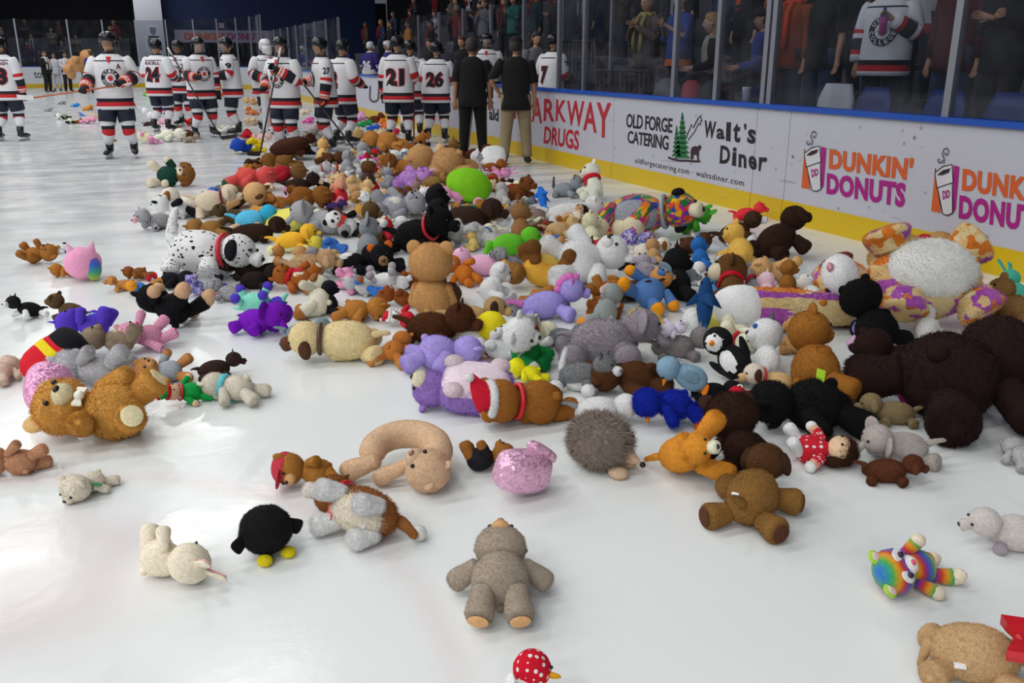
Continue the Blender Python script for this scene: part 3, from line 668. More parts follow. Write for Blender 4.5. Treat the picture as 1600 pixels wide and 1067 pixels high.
def wrap_text(root, tor, txt, cx, cz, w, h, m, front, prof, off, bold=.03, name='number', par=None):
    """letters laid on the jersey's curved back (front=+1 back, -1 chest)"""
    V, Fc = text_fit(txt, w, h, bold); P = []
    for u, v in V:
        x = cx + (u if front < 0 else -u); z = cz + v
        P.append(tor((x, front * (surf(prof, x, z) + off), z)))
    b = MB(); b.add(P, Fc, m); return b.build(name, par or root)
def surf(prof, x, z):
    for (z0, a0, b0, *_), (z1, a1, b1, *_) in zip(prof[:-1], prof[1:]):
        if z0 <= z <= z1:
            t = (z - z0) / (z1 - z0); a, b = a0 + (a1 - a0) * t, b0 + (b1 - b0) * t
            return b * math.sqrt(max(.05, 1 - min(1, (x / (a * 1.04)) ** 2))) * 1.05
    return .15
HP = [(.72, .25, .19), (.765, .25, .19), (.825, .249, .188), (.875, .247, .186), (1.0, .238, .178), (1.15, .24, .176), (1.28, .25, .172), (1.375, .236, .155), (1.392, .226, .15), (1.44, .165, .122), (1.475, .1, .095), (1.505, .082, .082)]
HPM = {'white': lambda: [J_W, J_R, J_N, J_W, J_W, J_W, J_W, J_N, J_W, J_W, J_N], 'purple': lambda: [J_P, J_W, J_P, J_W, J_P, J_P, J_P, J_P, J_P, J_P, J_W], 'blue': lambda: [J_W, J_O, J_B, J_B, J_B, J_B, J_B, J_B, J_B, J_B, J_W]}
def emblem(root, tor, prof, cz, r, top_txt, bot_txt, jer):
    e = MB()
    def disc(r0, r1, m, off, n=24):
        v = []; 
        for q in (r0, r1):
            for j in range(n):
                x, z = q * math.cos(2 * math.pi * j / n), cz + q * math.sin(2 * math.pi * j / n); v.append(tor((x, -(surf(prof, x, z) + off), z)))
        e.add(v, [(j, (j + 1) % n, n + (j + 1) % n, n + j) for j in range(n)], m)
    disc(.001, r * .55, J_W, .007); disc(r * .55, r, J_N, .007)
    # a red leaf-like badge in the middle
    pts = [(0, .42), (.1, .2), (.28, .3), (.2, .05), (.36, -.05), (.16, -.18), (.1, -.36), (0, -.26), (-.1, -.36), (-.18, -.15), (-.36, 0), (-.2, .08), (-.26, .28), (-.1, .2)]
    e.add([tor((u * r * 1.0, -(surf(prof, u * r, cz + v * r) + .011), cz + v * r)) for u, v in pts] + [tor((0, -(surf(prof, 0, cz) + .011), cz))], [(14, j, (j + 1) % 14) for j in range(14)], J_R)
    o = e.build('team_badge', jer)
    for txt, up in ((top_txt, 1), (bot_txt, -1)):
        b = MB(); n = len(txt)
        for i, ch in enumerate(txt):
            a = math.radians((i - (n - 1) / 2) * 27) * (1 if up > 0 else 1); V, Fc = text_fit(ch, r * .26, r * .3, .04); P = []
            for u, v in V:
                if up > 0: x, z = (u * math.cos(a) + (v + r * .77) * math.sin(a)), (-u * math.sin(a) + (v + r * .77) * math.cos(a))
                else: x, z = (u * math.cos(a) - (v - r * .77) * math.sin(a) * 1), (u * math.sin(a) + (v - r * .77) * math.cos(a)); x = u * math.cos(a) - (v - r * .77) * math.sin(a)
                P.append(tor((x, -(surf(prof, x, cz + z) + .012), cz + z)))
            b.add(P, Fc, J_W)
        tag(b.build('badge_lettering', jer), kind='stuff')
def hockey(label, loc, az, p, key, num=None, pname=None, front=False, kind='white', scale=1.0, helmet='#101218', visor='visor', sleeve_no=None, goalie=False, skin='#b08668', legs=True, cpt=None, group='hockey players', bare=False, badge=('UTICA', 'HOCKEY')):
    root = empty('person', loc, face_rz(az)); root.scale = (scale,) * 3; tag(root, label, 'person', group)
    J = joints(p); tor = J['tor']; col = HPM[kind]()
    colobj('body', body_mesh({**p, 'nofeet': True}, 'h_' + key), skin, PC['skin'], root)
    m = MB(); gb = 1.12 if goalie else 1.0
    pr = [(z, a * gb, d * gb) for z, a, d in HP]
    def jring(z, a, d, i): 
        w = .012 * math.sin(i * 2.1); return [tuple(Vector(q) + Vector((0, 0, 0))) for q in ring_el(tor, z, a + w, d, 0, 22)]
    m.loft([jring(z, a, d, i) for i, (z, a, d) in enumerate(pr)], col); jer = m.build('jersey', root)
    W_, R_, N_ = (J_W, J_R, J_N) if kind == 'white' else ((J_P, J_W, J_P) if kind == 'purple' else (J_B, J_O, J_B))
    for nm in 'RL':
        sg = -1 if nm == 'R' else 1
        m = MB(); ts = [0, .08, .2, .34, .46, .54, .62, .72, .82, .9, 1.0]; rs = [.08, .1, .105, .1, .095, .092, .09, .088, .084, .08, .076]
        m.loft(limb_rings([J['sh' + nm] + Vector((-sg * .01, 0, .02)), J['el' + nm], J['wr' + nm]], ts, [r * gb for r in rs], 14), [W_, W_, W_, W_, R_, W_, N_, N_, R_, W_]); sl = m.build('sleeve', root)
        if sleeve_no:
            c = J['sh' + nm].lerp(J['el' + nm], .45); b = MB(); V, Fc = text_fit(sleeve_no, .11, .1, .03)
            b.add([c + Vector((sg * (.118 - abs(u) * .25), -u * sg * -1 if False else u * sg, v)) for u, v in V], Fc, J_N); b.build('sleeve_number', sl)
        if bare: continue
        # glove: cuff, back of hand, four fingers and thumb
        d = (J['wr' + nm] - J['el' + nm]).normalized(); sd = d.cross(Vector((0, -1, .2))).normalized(); pl = sd.cross(d); w = J['wr' + nm]
        gm1, gm2 = (J_N, J_O) if kind != 'purple' else (J_P, J_W)
        m = MB(); m.tube([w - d * .07, w - d * .02, w + d * .01], [.075, .082, .066], gm2, 10); m.tube([w, w + d * .05, w + d * .11], [.06, .066, .05], gm1, 10, flat=.7)
        for q, Lf in ((-.036, .08), (-.012, .09), (.013, .088), (.036, .075)):
            bse = w + d * .1 + sd * q; m.tube([bse, bse + d * Lf * .5 + pl * .01, bse + d * Lf * .7 + pl * .04], [.018, .017, .013], gm1, 6)
        m.tube([w + d * .05 - sd * .05, w + d * .09 - sd * .07 + pl * .02, w + d * .11 - sd * .06 + pl * .05], [.02, .02, .014], gm2, 6); m.build('glove', root)
        if not legs: continue
        # short padded trousers, striped socks, skates
        m = MB(); ts = [0, .2, .45, .75, 1.0]; rs = [.105, .128, .132, .126, .12]; kn = J['kn' + nm]; hp = J['hip' + nm] + Vector((0, 0, .05)); m.loft(limb_rings([hp, hp.lerp(kn, .5), kn + Vector((0, 0, .03))], ts, rs, 14), M_SKIN_PANTS if kind == 'white' else J_P); m.build('trouser_leg', root)
        an = J['an' + nm]; a0 = an + Vector((0, 0, .13)); m = MB(); ts = [0, .12, .3, .42, .56, .68, .85, 1.0]; rs = [.098, .1, .092, .09, .088, .082, .066, .054]
        m.loft(limb_rings([kn + Vector((0, 0, .1)), kn - Vector((0, 0, .1)), a0], ts, rs, 14), [J_W, J_W, J_N, J_R, J_W, J_W, J_W] if kind == 'white' else [J_P, J_P, J_W, J_P, J_W, J_P, J_P]); m.build('sock', root)
        fd = (J['toe' + nm] - an); fd.z = 0; fd = fd.normalized(); bz = Vector((0, 0, 1)); bk = mat('skate_black', '#131417', .35)
        m = MB(); m.tube([an + bz * .16 - fd * .02, an + bz * .08 - fd * .025, an + bz * .02 - fd * .02], [.058, .055, .05], bk, 10); m.tube([an + bz * .025 - fd * .065, an + bz * .02, an + bz * .005 + fd * .11, an - bz * .005 + fd * .19], [.042, .052, .046, .03], bk, 10, flat=.85); sk = m.build('skate', root)
        m = MB(); s2 = fd.cross(bz); 
        for (q0, q1, z0, z1) in ((-.07, .0, -.06, -.02), (.08, .17, -.06, -.025)): 
            v = [an + fd * q + s2 * t * .012 + bz * z_ for z_ in (z0, z1) for q in (q0, q1) for t in (-1, 1)]; m.add(v, [(0, 2, 3, 1), (4, 5, 7, 6), (0, 1, 5, 4), (1, 3, 7, 5), (3, 2, 6, 7), (2, 0, 4, 6)], J_W)
        v = [an + fd * q + s2 * t * .003 + bz * z_ for z_ in (-.088, -.055) for q in (-.1, .2) for t in (-1, 1)]; m.add(v, [(0, 2, 3, 1), (4, 5, 7, 6), (0, 1, 5, 4), (1, 3, 7, 5), (3, 2, 6, 7), (2, 0, 4, 6)], M_STEEL); m.build('skate_blade', sk)
        if goalie:
            m = MB(); c0, c1 = kn + Vector((0, -.1, .26)), an + Vector((0, -.1, .02))
            for i, (o_, mm) in enumerate(((-.13, J_W), (-.05, J_O), (.04, J_N), (.10, J_W))): m.box((c0.x + o_, -.2 + c1.y, c1.z - .04), (c0.x + o_ + (.08 if i != 2 else .05), -.06 + c1.y, c0.z), mm)
            m.build('leg_pad', root)
    m = MB(); m.loft([ring_el(tor, z, a, d) for z, a, d in ((.70, .19, .14), (.78, .2, .145), (.95, .18, .13))], M_SKIN_PANTS if kind == 'white' else J_P)
    if legs: m.build('trouser_seat', root)
    # helmet
    if bare:
        if front: emblem(root, tor, pr, 1.15, .14, *badge, jer)
        return root, J
    a = math.radians(p['head']); F = Vector((math.sin(a), -math.cos(a), 0)); S = F.cross(Vector((0, 0, 1))); c = J['head']; rings = []
    for zz, w, d, o in ((-.035, .1, .07, -.045), (.005, .106, .09, -.03), (.035, .11, .122, -.006), (.07, .107, .124, -.004), (.105, .09, .105, 0), (.132, .062, .075, 0), (.146, .02, .03, 0)):
        rings.append([tuple(c + S * w * math.cos(t) + F * (o + d * math.sin(t)) + Vector((0, 0, zz + .012))) for t in [2 * math.pi * j / 16 for j in range(16)]])
    m = MB(); m.loft(rings, [None] * 6); he = colobj('helmet', m.mesh('helmet'), helmet, PC['hard'], root)
    for sg in (-1, 1):
        m = MB(); m.tube([c + S * sg * .1 + F * .0 + Vector((0, 0, .03)), c + S * sg * .098 + F * .0 - Vector((0, 0, .05))], [.04, .03], None, 8, flat=.4); colobj('ear_guard', m.mesh('ear_guard'), helmet, PC['hard'], he)
    if visor == 'visor':
        m = MB(); rr = []
        for zz in (.04, -.045): rr.append([tuple(c + S * .112 * math.cos(t) + F * (.132 * math.sin(t)) + Vector((0, 0, zz))) for t in np.linspace(.12 * math.pi, .88 * math.pi, 11)])
        v = rr[0] + rr[1]; m.add(v, [(j, j + 1, 12 + j, 11 + j) for j in range(10)], M_GLASS, True); m.build('visor', he)
    elif visor == 'cage':
        m = MB(); st = M_STEEL
        for zz in (.02, -.02, -.06, -.1): m.tube([c + S * .1 * math.cos(t) + F * (.13 * math.sin(t)) + Vector((0, 0, zz)) for t in np.linspace(.08 * math.pi, .92 * math.pi, 9)], .0035, st, 5)
        for t in np.linspace(.2 * math.pi, .8 * math.pi, 6): m.tube([c + S * .1 * math.cos(t) + F * (.131 * math.sin(t)) + Vector((0, 0, zz)) for zz in (.045, -.03, -.11)], .0035, st, 5)
        m.build('face_cage', he)
    elif visor == 'mask':
        m = MB(); m.loft([[tuple(c + S * w * math.cos(t) + F * (o + d * math.sin(t)) + Vector((0, 0, zz))) for t in [2 * math.pi * j / 14 for j in range(14)]] for zz, w, d, o in ((-.14, .05, .05, .07), (-.1, .085, .09, .045), (-.04, .1, .105, .035), (.03, .105, .12, .02))], [None] * 3); colobj('mask', m.mesh('mask'), '#d8d8d8', PC['hard'], he)
    prf = pr
    if num:
        wd = .3 if len(num) > 1 else .15; hn = .27
        if kind != 'purple':
            wrap_text(root, tor, num, 0, 1.12, wd * 1.1, hn * 1.08, J_R, 1, prf, .004, .09, 'number_outline', jer)
            wrap_text(root, tor, num, 0, 1.12, wd, hn, J_N, 1, prf, .009, .045, 'number', jer)
        else: wrap_text(root, tor, num, 0, 1.12, wd, hn, J_W, 1, prf, .008, .06, 'number', jer)
    if pname: wrap_text(root, tor, pname, 0, 1.335, min(.36, .055 * len(pname)), .06, mat('jersey_name', '#5a1424', .8), 1, prf, .006, .03, 'name_lettering', jer)
    if front: emblem(root, tor, prf, 1.15, .125, *badge, jer)
    if cpt: wrap_text(root, tor, cpt, .12, 1.31, .06, .075, mat('jersey_name', '#5a1424', .8), -1, prf, .006, .03, 'captain_letter', jer)
    if front:
        m = MB(); m.add([tor((x, -(surf(prf, x, z) + .008), z)) for x, z in ((-.035, 1.44), (.035, 1.44), (.012, 1.36), (-.012, 1.36))], [(0, 3, 2, 1)], J_R); m.build('collar_lace', jer)
    return root, J
def world_of(root, v): return Matrix.LocRotScale(root.location, root.rotation_euler.to_quaternion(), root.scale) @ Vector(v)
def stick(label, a, b, blade_dir, col='#2a2a2e', blade='#17171a', goalie=False):
    """shaft from the butt end a to the heel b, blade from the heel"""
    a, b = Vector(a), Vector(b); r = empty('hockey_stick', (b.x, b.y, 0)); tag(r, label, 'hockey stick'); o = -Vector((b.x, b.y, 0))
    m = MB(); m.tube([a + o, a.lerp(b, .5) + o, b + o], .014, cm(col, .4), 6); m.build('shaft', r)
    d = Vector(blade_dir).normalized(); m = MB(); h = Vector((0, 0, .035 if not goalie else .05))
    v = []
    sd = d.cross(Vector((0, 0, 1))).normalized() * .006
    for q, up in ((0, 0), (.1, .005), (.2, .015), (.3, .03)):
        for s_ in (-1, 1):
            for z_ in (-1, 1): v.append(b + o + d * q + Vector((0, 0, up)) + sd * s_ + h * z_)
    f = []
    for i in range(3):
        k = i * 4; f += [(k, k + 4, k + 5, k + 1), (k + 2, k + 3, k + 7, k + 6), (k + 1, k + 5, k + 7, k + 3), (k, k + 2, k + 6, k + 4)]
    f += [(0, 1, 3, 2), (12, 14, 15, 13)]
    m.add(v, f, cm(blade, .5)); m.build('blade', r); 
    m = MB(); dd = (b - a).normalized(); m.tube([a + o, a + dd * .16 + o], .017, cm('#d8d8d8', .7), 6); m.build('grip_tape', r); return r
def at_feet(px, py): g = ground(px, py); return (min(g.x, DW - .34), g.y, 0)

PS = {'stand': pose_of(fingers=False), 'stick': pose_of(lean=4, arms=('stick', 'stick'), stance=.16, bend=.25, fingers=False), 'relax': pose_of(lean=3, arms=('fwd', 'down'), stance=.17, bend=.2, fingers=False),
      'out': pose_of(lean=2, arms=(((.12, -.02, -.26), (.16, -.2, -.37)), ((.12, -.03, -.25), (-.02, -.24, -.30))), stance=.17, bend=.2, fingers=False, head=-20), 'chat': pose_of(lean=3, arms=('fwd', 'fwd'), stance=.15, bend=.15, fingers=False, head=15), 'bent': pose_of(lean=20, arms=('fwd', 'fwd'), stance=.15, bend=.3, fingers=False),
      'chest': pose_of(lean=2, arms=('stick', 'chest'), stance=.15, bend=.2, fingers=False, head=25), 'back': pose_of(lean=3, arms=('down', 'fwd'), stance=.19, bend=.2, fingers=False)}
SZ = 1.07
hockey('hockey player number 23 seen from behind alone on open ice', at_feet(20, 220), 92, PS['back'], 'back', '23', 'CAVANAGH', scale=SZ * 1.0)
pA, JA = hockey('hockey player with captain letter A facing out, stick held across', at_feet(192, 247), 285, PS['out'], 'out', front=True, cpt='A', visor='visor', scale=SZ)
w1, w2 = world_of(pA, JA['wrR'] + Vector((0, -.08, -.04))), world_of(pA, JA['wrL'] + Vector((0, -.08, -.04)))
stick('hockey stick held level by the player with letter A', w2 + (w2 - w1) * .25, w1 + (w1 - w2) * 1.3, (w1 - w2) + Vector((0, .3, .02)), '#b0582c', '#d0d0d0')
hockey('hockey player number 24 seen from behind', at_feet(256, 206), 75, PS['stick'], 'stick', '24', 'BUCELL', scale=SZ)
hockey('hockey player standing between numbers 24 and 22', at_feet(293, 198), 255, PS['stick'], 'stick', front=True, skin='#8a5c44', scale=SZ)
p22, J22 = hockey('hockey player with sleeve number 22 wearing a clear cage', at_feet(322, 216), 312, PS['relax'], 'relax', front=True, visor='cage', sleeve_no='22', scale=SZ)
wr = world_of(p22, J22['wrR'] + Vector((0, -.07, -.02))); stick('long hockey stick leaning before number 22', wr + Vector((-.45, .1, .55)), wr + Vector((.32, -.25, -wr.z + .05)), (.6, -.3, .03))
hockey('hockey player with sleeve number 9 and clear visor facing number 22', at_feet(370, 212), 195, PS['chat'], 'chat', visor='cage', sleeve_no='9', front=True, scale=SZ)
hockey('goaltender in white mask with large leg pads', at_feet(422, 207), 322, PS['stick'], 'stick', front=True, helmet='#d8d8d8', visor='mask', goalie=True, scale=SZ)
pF, JF = hockey('hockey player with glove raised to his chest, team badge showing', at_feet(452, 239), 248, PS['chest'], 'chest', front=True, scale=SZ * .97)
wr = world_of(pF, JF['wrL'] + Vector((0, -.05, 0))); stick('hockey stick slanting down across the player with raised glove', wr + Vector((.1, .1, .35)), wr + Vector((-.4, -.3, -wr.z + .06)), (-.5, -.5, .02))
p27, J27 = hockey('hockey player with sleeve number 27 facing sideways', at_feet(514, 236), 200, PS['relax'], 'relax', front=True, num='27', sleeve_no='27', scale=SZ * .97)
wr = world_of(p27, J27['wrL'] + Vector((0, -.06, -.02))); stick('hockey stick held low beside number 27', wr + Vector((-.3, .2, .35)), wr + Vector((.45, -.35, -wr.z + .06)), (.5, -.3, .02))
hockey('hockey player turned away just behind number 27', at_feet(540, 226), 50, PS['stick'], 'stick', '2', scale=SZ * .97)
pB, JB_ = hockey('hockey player number 21 standing next to numbers 10 and 26', (DW - 1.3, on_x(622, 140, DW - 1.3).y, 0), 80, PS['relax'], 'relax', '21', scale=SZ)
wr = world_of(pB, JB_['wrR'] + Vector((0, -.06, -.02))); stick('goalkeeper-type stick standing upright near number 10', wr + Vector((0, .05, .4)), Vector((wr.x - .1, wr.y - .15, .07)), (.5, -.2, .1), '#a83c24', '#d4d4d4', True)
hockey('hockey player number 10 seen from behind at the boards', (DW - .62, on_x(658, 140, DW - .62).y + .7, 0), 86, PS['stick'], 'stick', '10', scale=SZ * .98)
hockey('hockey player number 26 leaning over toward the boards', (DW - .55, on_x(685, 140, DW - .5).y, 0), 86, PS['bent'], 'bent', '26', scale=SZ * .98)
BX = DW + .75
def at_plane(px, x, zf): g = on_x(px, 100, x); return (x, g.y, zf)
hockey('helmeted hockey player facing out from the players bench', at_plane(762, DW + .95, .18), 262, PS['chat'], 'chat', front=True, visor='cage', legs=False, scale=SZ * .95)
hockey('hockey player number 7 at the bench opening', at_plane(862, DW + .8, .12), 40, PS['stick'], 'stick', '7', sleeve_no='7', legs=False, scale=SZ * .95)
for i, (px, az, nm, lb) in enumerate(((578, 60, '26', 'purple-jerseyed player number 26 on the bench seen from behind'), (541, 215, None, 'purple-jerseyed player in white helmet beside number 26'), (476, 230, None, 'purple-jerseyed player behind the raised-glove player'), (610, 200, None, 'purple-jerseyed player next to number 21'))):
    hockey(lb, at_plane(px, DW + .85 + .2 * (i % 2), .18), az, PS['stick'], 'stick', nm, kind='purple', helmet='#d0d0d4', legs=False, scale=SZ * .95, group='players in purple')
# people standing on the ice by the bench
PP = {'man': pose_of(arms=('down', 'down'), stance=.15), 'manL': pose_of(arms=('down', 'hip'), stance=.17), 'clap': pose_of(arms=('clap', 'clap')), 'fold': pose_of(arms=('fold', 'fold')), 'phone': pose_of(arms=('up', 'down')), 'fwd': pose_of(arms=('fwd', 'fwd'), lean=5), 'sit': pose_of(arms=('fwd', 'fwd'), sit=True, lean=5), 'chest': pose_of(arms=('chest', 'down'))}
person('person', 'person in black polo shirt and black trousers with back turned', (DW - .8, on_x(738, 140, DW - .8).y, 0), 92, PP['man'], 'man', '#0d0d10', '#0c0c0e', '#b08060', '#1c1612', short=True, scale=1.02)
person('person', 'person in black shirt and khaki trousers with back turned', at_feet(806, 256), 88, PP['manL'], 'manL', '#0c0c0f', '#8f8163', '#a87858', '#16120f', short=True, scale=1.02, hat='#15161a')
person('person', 'person in light trousers half hidden behind the black-clad one', (DW - .58, on_x(738, 140, DW - .8).y + .55, 0), 280, PP['man'], 'man', '#18181e', '#a89a80', '#b08a6c', '#3a2618', scale=1.0)
# far group on the ice
person('person', 'person in dark suit with long white scarf at the far end', at_feet(77, 144), 340, PP['chest'], 'chest', '#121216', '#141418', '#b08a70', '#4a3222', scarf='#cfcfd4', scale=1.02)
person('person', 'person in white jersey standing beside dark-suited one', at_feet(91, 142), 300, PP['fwd'], 'fwd', '#c8c8d0', '#b9b9c4', '#a07a60', '#1c1c24', scale=.98)
pH, JH = person('person', 'person in white shirt carrying an enormous tan teddy', at_feet(108, 143), 320, PP['fwd'], 'fwd', '#cfcfd6', '#26262c', '#a07a60', '#1a1a22', scale=1.0)
person('person', 'person in a long black coat behind enormous teddy', at_feet(137, 141), 200, PP['man'], 'man', '#0e0e12', '#0f0f13', '#b08a70', '#2a1c14', long=.3, scale=1.05)
person('person', 'person in bright blue sweatshirt and jeans at the far end', at_feet(150, 146), 100, PP['fwd'], 'fwd', '#12359a', '#4a6a8c', '#b08a70', '#3a2a1c', scale=1.03)
# ---- spectators behind the glass
RX = DW + 1.35
def spec(label, px, az, pose, top, legs, row=0, scale=1.0, zf=None, **k):
    x = RX + row * STEP + k.pop('dx', 0); g = on_x(px, 60, x)
    return person('person', label, (x, g.y, (Z0S + row * RISE) if zf is None else zf), az, PP[pose], pose, top, legs, scale=scale, **k)
TOWARD = 202
spec('grey-haired spectator clapping in brown jacket with yellow lanyard', 1010, 215, 'clap', '#5a4e4a', '#23242c', 0, skin='#b48c74', hair='#8a8480', scarf='#a89a5c')
spec('spectator in blue shirt with orange hem, hands raised', 1062, 200, 'clap', '#1a3c8c', '#1c2a48', 0, hem='#c8601c', sleeve='#1a3c8c', short=True, hair='#3a2a20', dx=.15)
spec('blonde spectator in pale top with dark sleeves', 1120, 170, 'sit', '#9a938a', '#1c1c22', 0, skin='#b8917c', hair='#a07c48', hairlen=1, zf=.28, dx=-.2, sleeve='#1a1a1e')
rp_, Jp_ = spec('spectator in black hoodie with an orange print', 1165, 200, 'man', '#0f0f13', '#15161c', 1, hair='#1c1410')
tp_ = torso_prof(1.0); m = MB(); mo = mat('print_orange', '#e0481c', .7)
for pts in ([(-.05, 1.2), (-.03, 1.2), (-.025, 1.26), (-.045, 1.26)], [(-.01, 1.195), (.01, 1.195), (.015, 1.265), (-.005, 1.265)], [(.025, 1.2), (.045, 1.2), (.05, 1.26), (.03, 1.26)], [(-.07, 1.15), (-.03, 1.12), (.07, 1.165), (-.025, 1.135)]):
    m.add([Jp_['tor']((x_, -(surf(tp_, x_, z_) + .008), z_)) for x_, z_ in pts], [(0, 1, 2, 3)], mo)
tag(m.build('chest_print', rp_), kind='stuff')
spec('spectator wearing dark cap and blue jersey beside garland wearer', 1200, 160, 'sit', '#16327c', '#14161e', 0, hat='#15161c', zf=.3, dx=-.15, skin='#a87c60')
spec('spectator in rust-orange top wearing an orange garland', 1238, 205, 'phone', '#8a3c14', '#26303e', 0, scarf='#c8461c', hair='#2a1c14')
spec('spectator in black tee and jeans by garland wearer', 1288, 205, 'man', '#0d0d10', '#2c3e58', 0, short=True, hair='#1a1410', dx=.1)
spec('spectator with bare forearm at side of white jersey', 1325, 205, 'man', '#0c0d12', '#191c26', 1, short=True, hair='#1a1410')
pu, JU = hockey('long-haired spectator in white college jersey holding a bottle', (RX + .05, on_x(1386, 60, RX + .05).y, Z0S), 232, pose_of(arms=('down', ((.1, -.04, -.27), (-.08, -.24, -.14))), fingers=True), 'specJ', scale=.98, legs=False, front=True, bare=True, badge=('UTICA', 'COLLEGE'), group='spectators in team jerseys')
m = MB(); c_ = JU['head']; m.loft([[tuple(c_ + Vector((w * math.cos(t), .02 + d * math.sin(t), zz))) for t in [2 * math.pi * j / 14 for j in range(14)]] for zz, w, d in ((.14, .02, .02), (.12, .07, .08), (.05, .098, .1), (-.03, .1, .085), (-.15, .12, .09), (-.28, .13, .11), (-.34, .1, .1))], [None] * 6); colobj('hair', m.mesh('hair'), '#2c1a12', PC['hair'], pu)
for nm in 'RL':
    m = MB(); m.loft(limb_rings([JU['hip' + nm] + Vector((0, 0, .06)), JU['kn' + nm], JU['an' + nm] - Vector((0, 0, .07))], [0, .3, .6, 1], [.125, .1, .082, .075]), [None] * 3); colobj('trouser_leg', m.mesh('trouser_leg'), '#141620', PC['cloth'], pu)
wb = world_of(pu, JU['wrL'] + Vector((-.075, -.05, -.04))); bt = empty('drink_bottle', wb - Vector((0, 0, .1))); tag(bt, 'blue and pink drink bottle in the college-jersey hand', 'bottle')
m = MB(); m.loft([[(r * math.cos(t), r * math.sin(t), z) for t in [2 * math.pi * j / 12 for j in range(12)]] for z, r in ((0, .03), (.01, .036), (.1, .036), (.16, .036), (.2, .028), (.215, .016))], [cm('#a02a78', .3), cm('#a02a78', .3), cm('#b0489a', .3), cm('#2a5aa8', .3), cm('#2a5aa8', .3)]); m.build('bottle_body', bt)
m = MB(); m.loft([[(r * math.cos(t), r * math.sin(t), z) for t in [2 * math.pi * j / 10 for j in range(10)]] for z, r in ((.215, .017), (.245, .017), (.25, .01))], cm('#1c4aa0', .3)); m.build('bottle_cap', bt)
spec('spectator in dark red quilted jacket and jeans', 1498, 205, 'man', '#4a0f14', '#2a3a50', 0, hair='#241a14', dx=.1)
spec('spectator in black with arms crossed at the glass', 1575, 200, 'fold', '#0b0b0e', '#111116', 0, hair='#1a1410')
spec('spectator in white jersey behind the college jersey', 1440, 205, 'man', '#a8a8ae', '#1a2236', 1, hem='#8a2018', hair='#241a14')
spec('spectator in navy coat behind the glass near the railing', 945, 205, 'man', '#1c2440', '#14161e', 1, hair='#1c1612')
spec('spectator in pale grey hoodie above the bench', 758, 230, 'clap', '#77787e', '#1c1c22', 2, dx=.9, hair='#5a4a3c')
spec('spectator in teal shirt above the bench', 803, 215, 'clap', '#1f6a64', '#1a1c24', 2, dx=.9, hair='#1c1612')
spec('spectator in dark teal jacket above number 7', 838, 205, 'man', '#16343c', '#14161e', 2, dx=.9, hair='#5a4028')
spec('bench coach with red hair in dark jacket', 722, 240, 'man', '#16161c', '#14141a', 0, zf=.2, hair='#5a2418', dx=-.2)
spec('bench coach in grey shirt beside number 7', 838, 300, 'man', '#6a6a70', '#14141a', 0, zf=.2, hair='#1c1612', dx=-.1)
spec('bench attendant in black behind number 10', 672, 230, 'man', '#15151b', '#14141a', 0, zf=.2, hair='#1c1410', dx=-.1)
R2 = random.Random(11)
looks = [('#15161c', 'black coat'), ('#3a3f46', 'charcoal coat'), ('#8a1c6a', 'magenta top'), ('#7a1a1e', 'red sweater'), ('#c8862c', 'amber top'), ('#bfc0c6', 'white top'), ('#2c3a5c', 'slate blue jacket'), ('#55504a', 'brown jacket'), ('#b0481c', 'orange top'), ('#1c4a9a', 'royal blue top'), ('#4a4038', 'olive jacket'), ('#20242e', 'navy parka')]
dos = [('#1c1612', 0, 'short black hair'), ('#3a281c', 0, 'short brown hair'), ('#8a6c42', 1, 'long fair hair'), ('#77706a', 0, 'grey hair'), ('#2a1c14', 1, 'long dark hair'), ('#5a2a18', 0, 'auburn hair')]
SEEN = set()
def crowd(where, loc, az, group, pal):
    for t in range(30):
        c, w = looks[R2.choice(pal)]; hc, hl, hw = R2.choice(dos); sf = R2.choice([None, None, '#9a9aa2', '#8a1c24']); sk, lgs = R2.choice(['#b48c74', '#a87c60', '#8a5c44']), R2.choice(['#1a1c24', '#26303e'])
        lb = 'spectator in %s with %s%s %s' % (w, hw, '' if sf is None else (' and grey scarf' if sf == '#9a9aa2' else ' and crimson scarf'), where)
        if lb not in SEEN: break
    SEEN.add(lb); ps = R2.choice(['man', 'clap', 'fold', 'chest', 'man'])
    person('person', lb, loc, az, PP[ps], ps, c, lgs, sk, hc, hairlen=hl, scarf=sf, scale=R2.uniform(.93, 1.03), group=group)
ALL = [0, 0, 0, 1, 1, 2, 3, 4, 5, 6, 6, 7, 8, 9, 10, 11]
for row in range(1, 7):
    x = RX + 1.1 + row * STEP; lo, hi = on_x(880, 40, x).y, min(44, on_x(560 if row < 2 else 490, 40, x).y); y = lo + R2.uniform(.2, 1)
    while y < hi:
        if R2.random() < (.62 if row > 1 else .4): crowd('above the bench', (x, y, Z0S + row * RISE), R2.uniform(188, 222), 'spectators in the stands above the bench', ALL)
        y += R2.uniform(1.3, 2.1) + (.9 if y > 26 else 0)
for row in (2, 3, 4):
    x = RX + row * STEP; y = on_x(1590, 20, x).y
    while y < on_x(910, 20, x).y:
        crowd('behind the side glass', (x, y, Z0S + row * RISE), R2.uniform(190, 215), 'spectators in rows behind the side glass', [0, 0, 1, 6, 7, 3, 10, 11]); y += R2.uniform(.8, 1.5)
for k in range(4):
    yy = EY + 2.75 + k; x = on_y(205, 60, yy).x - R2.uniform(.5, 1.5)
    while x > on_y(-10, 60, yy).x:
        crowd('beyond the far glass', (x, yy, .6 + .4 * k), 290, 'spectators beyond the far glass', [0, 0, 1, 3, 6, 7]); x -= R2.uniform(1.2, 3.2)

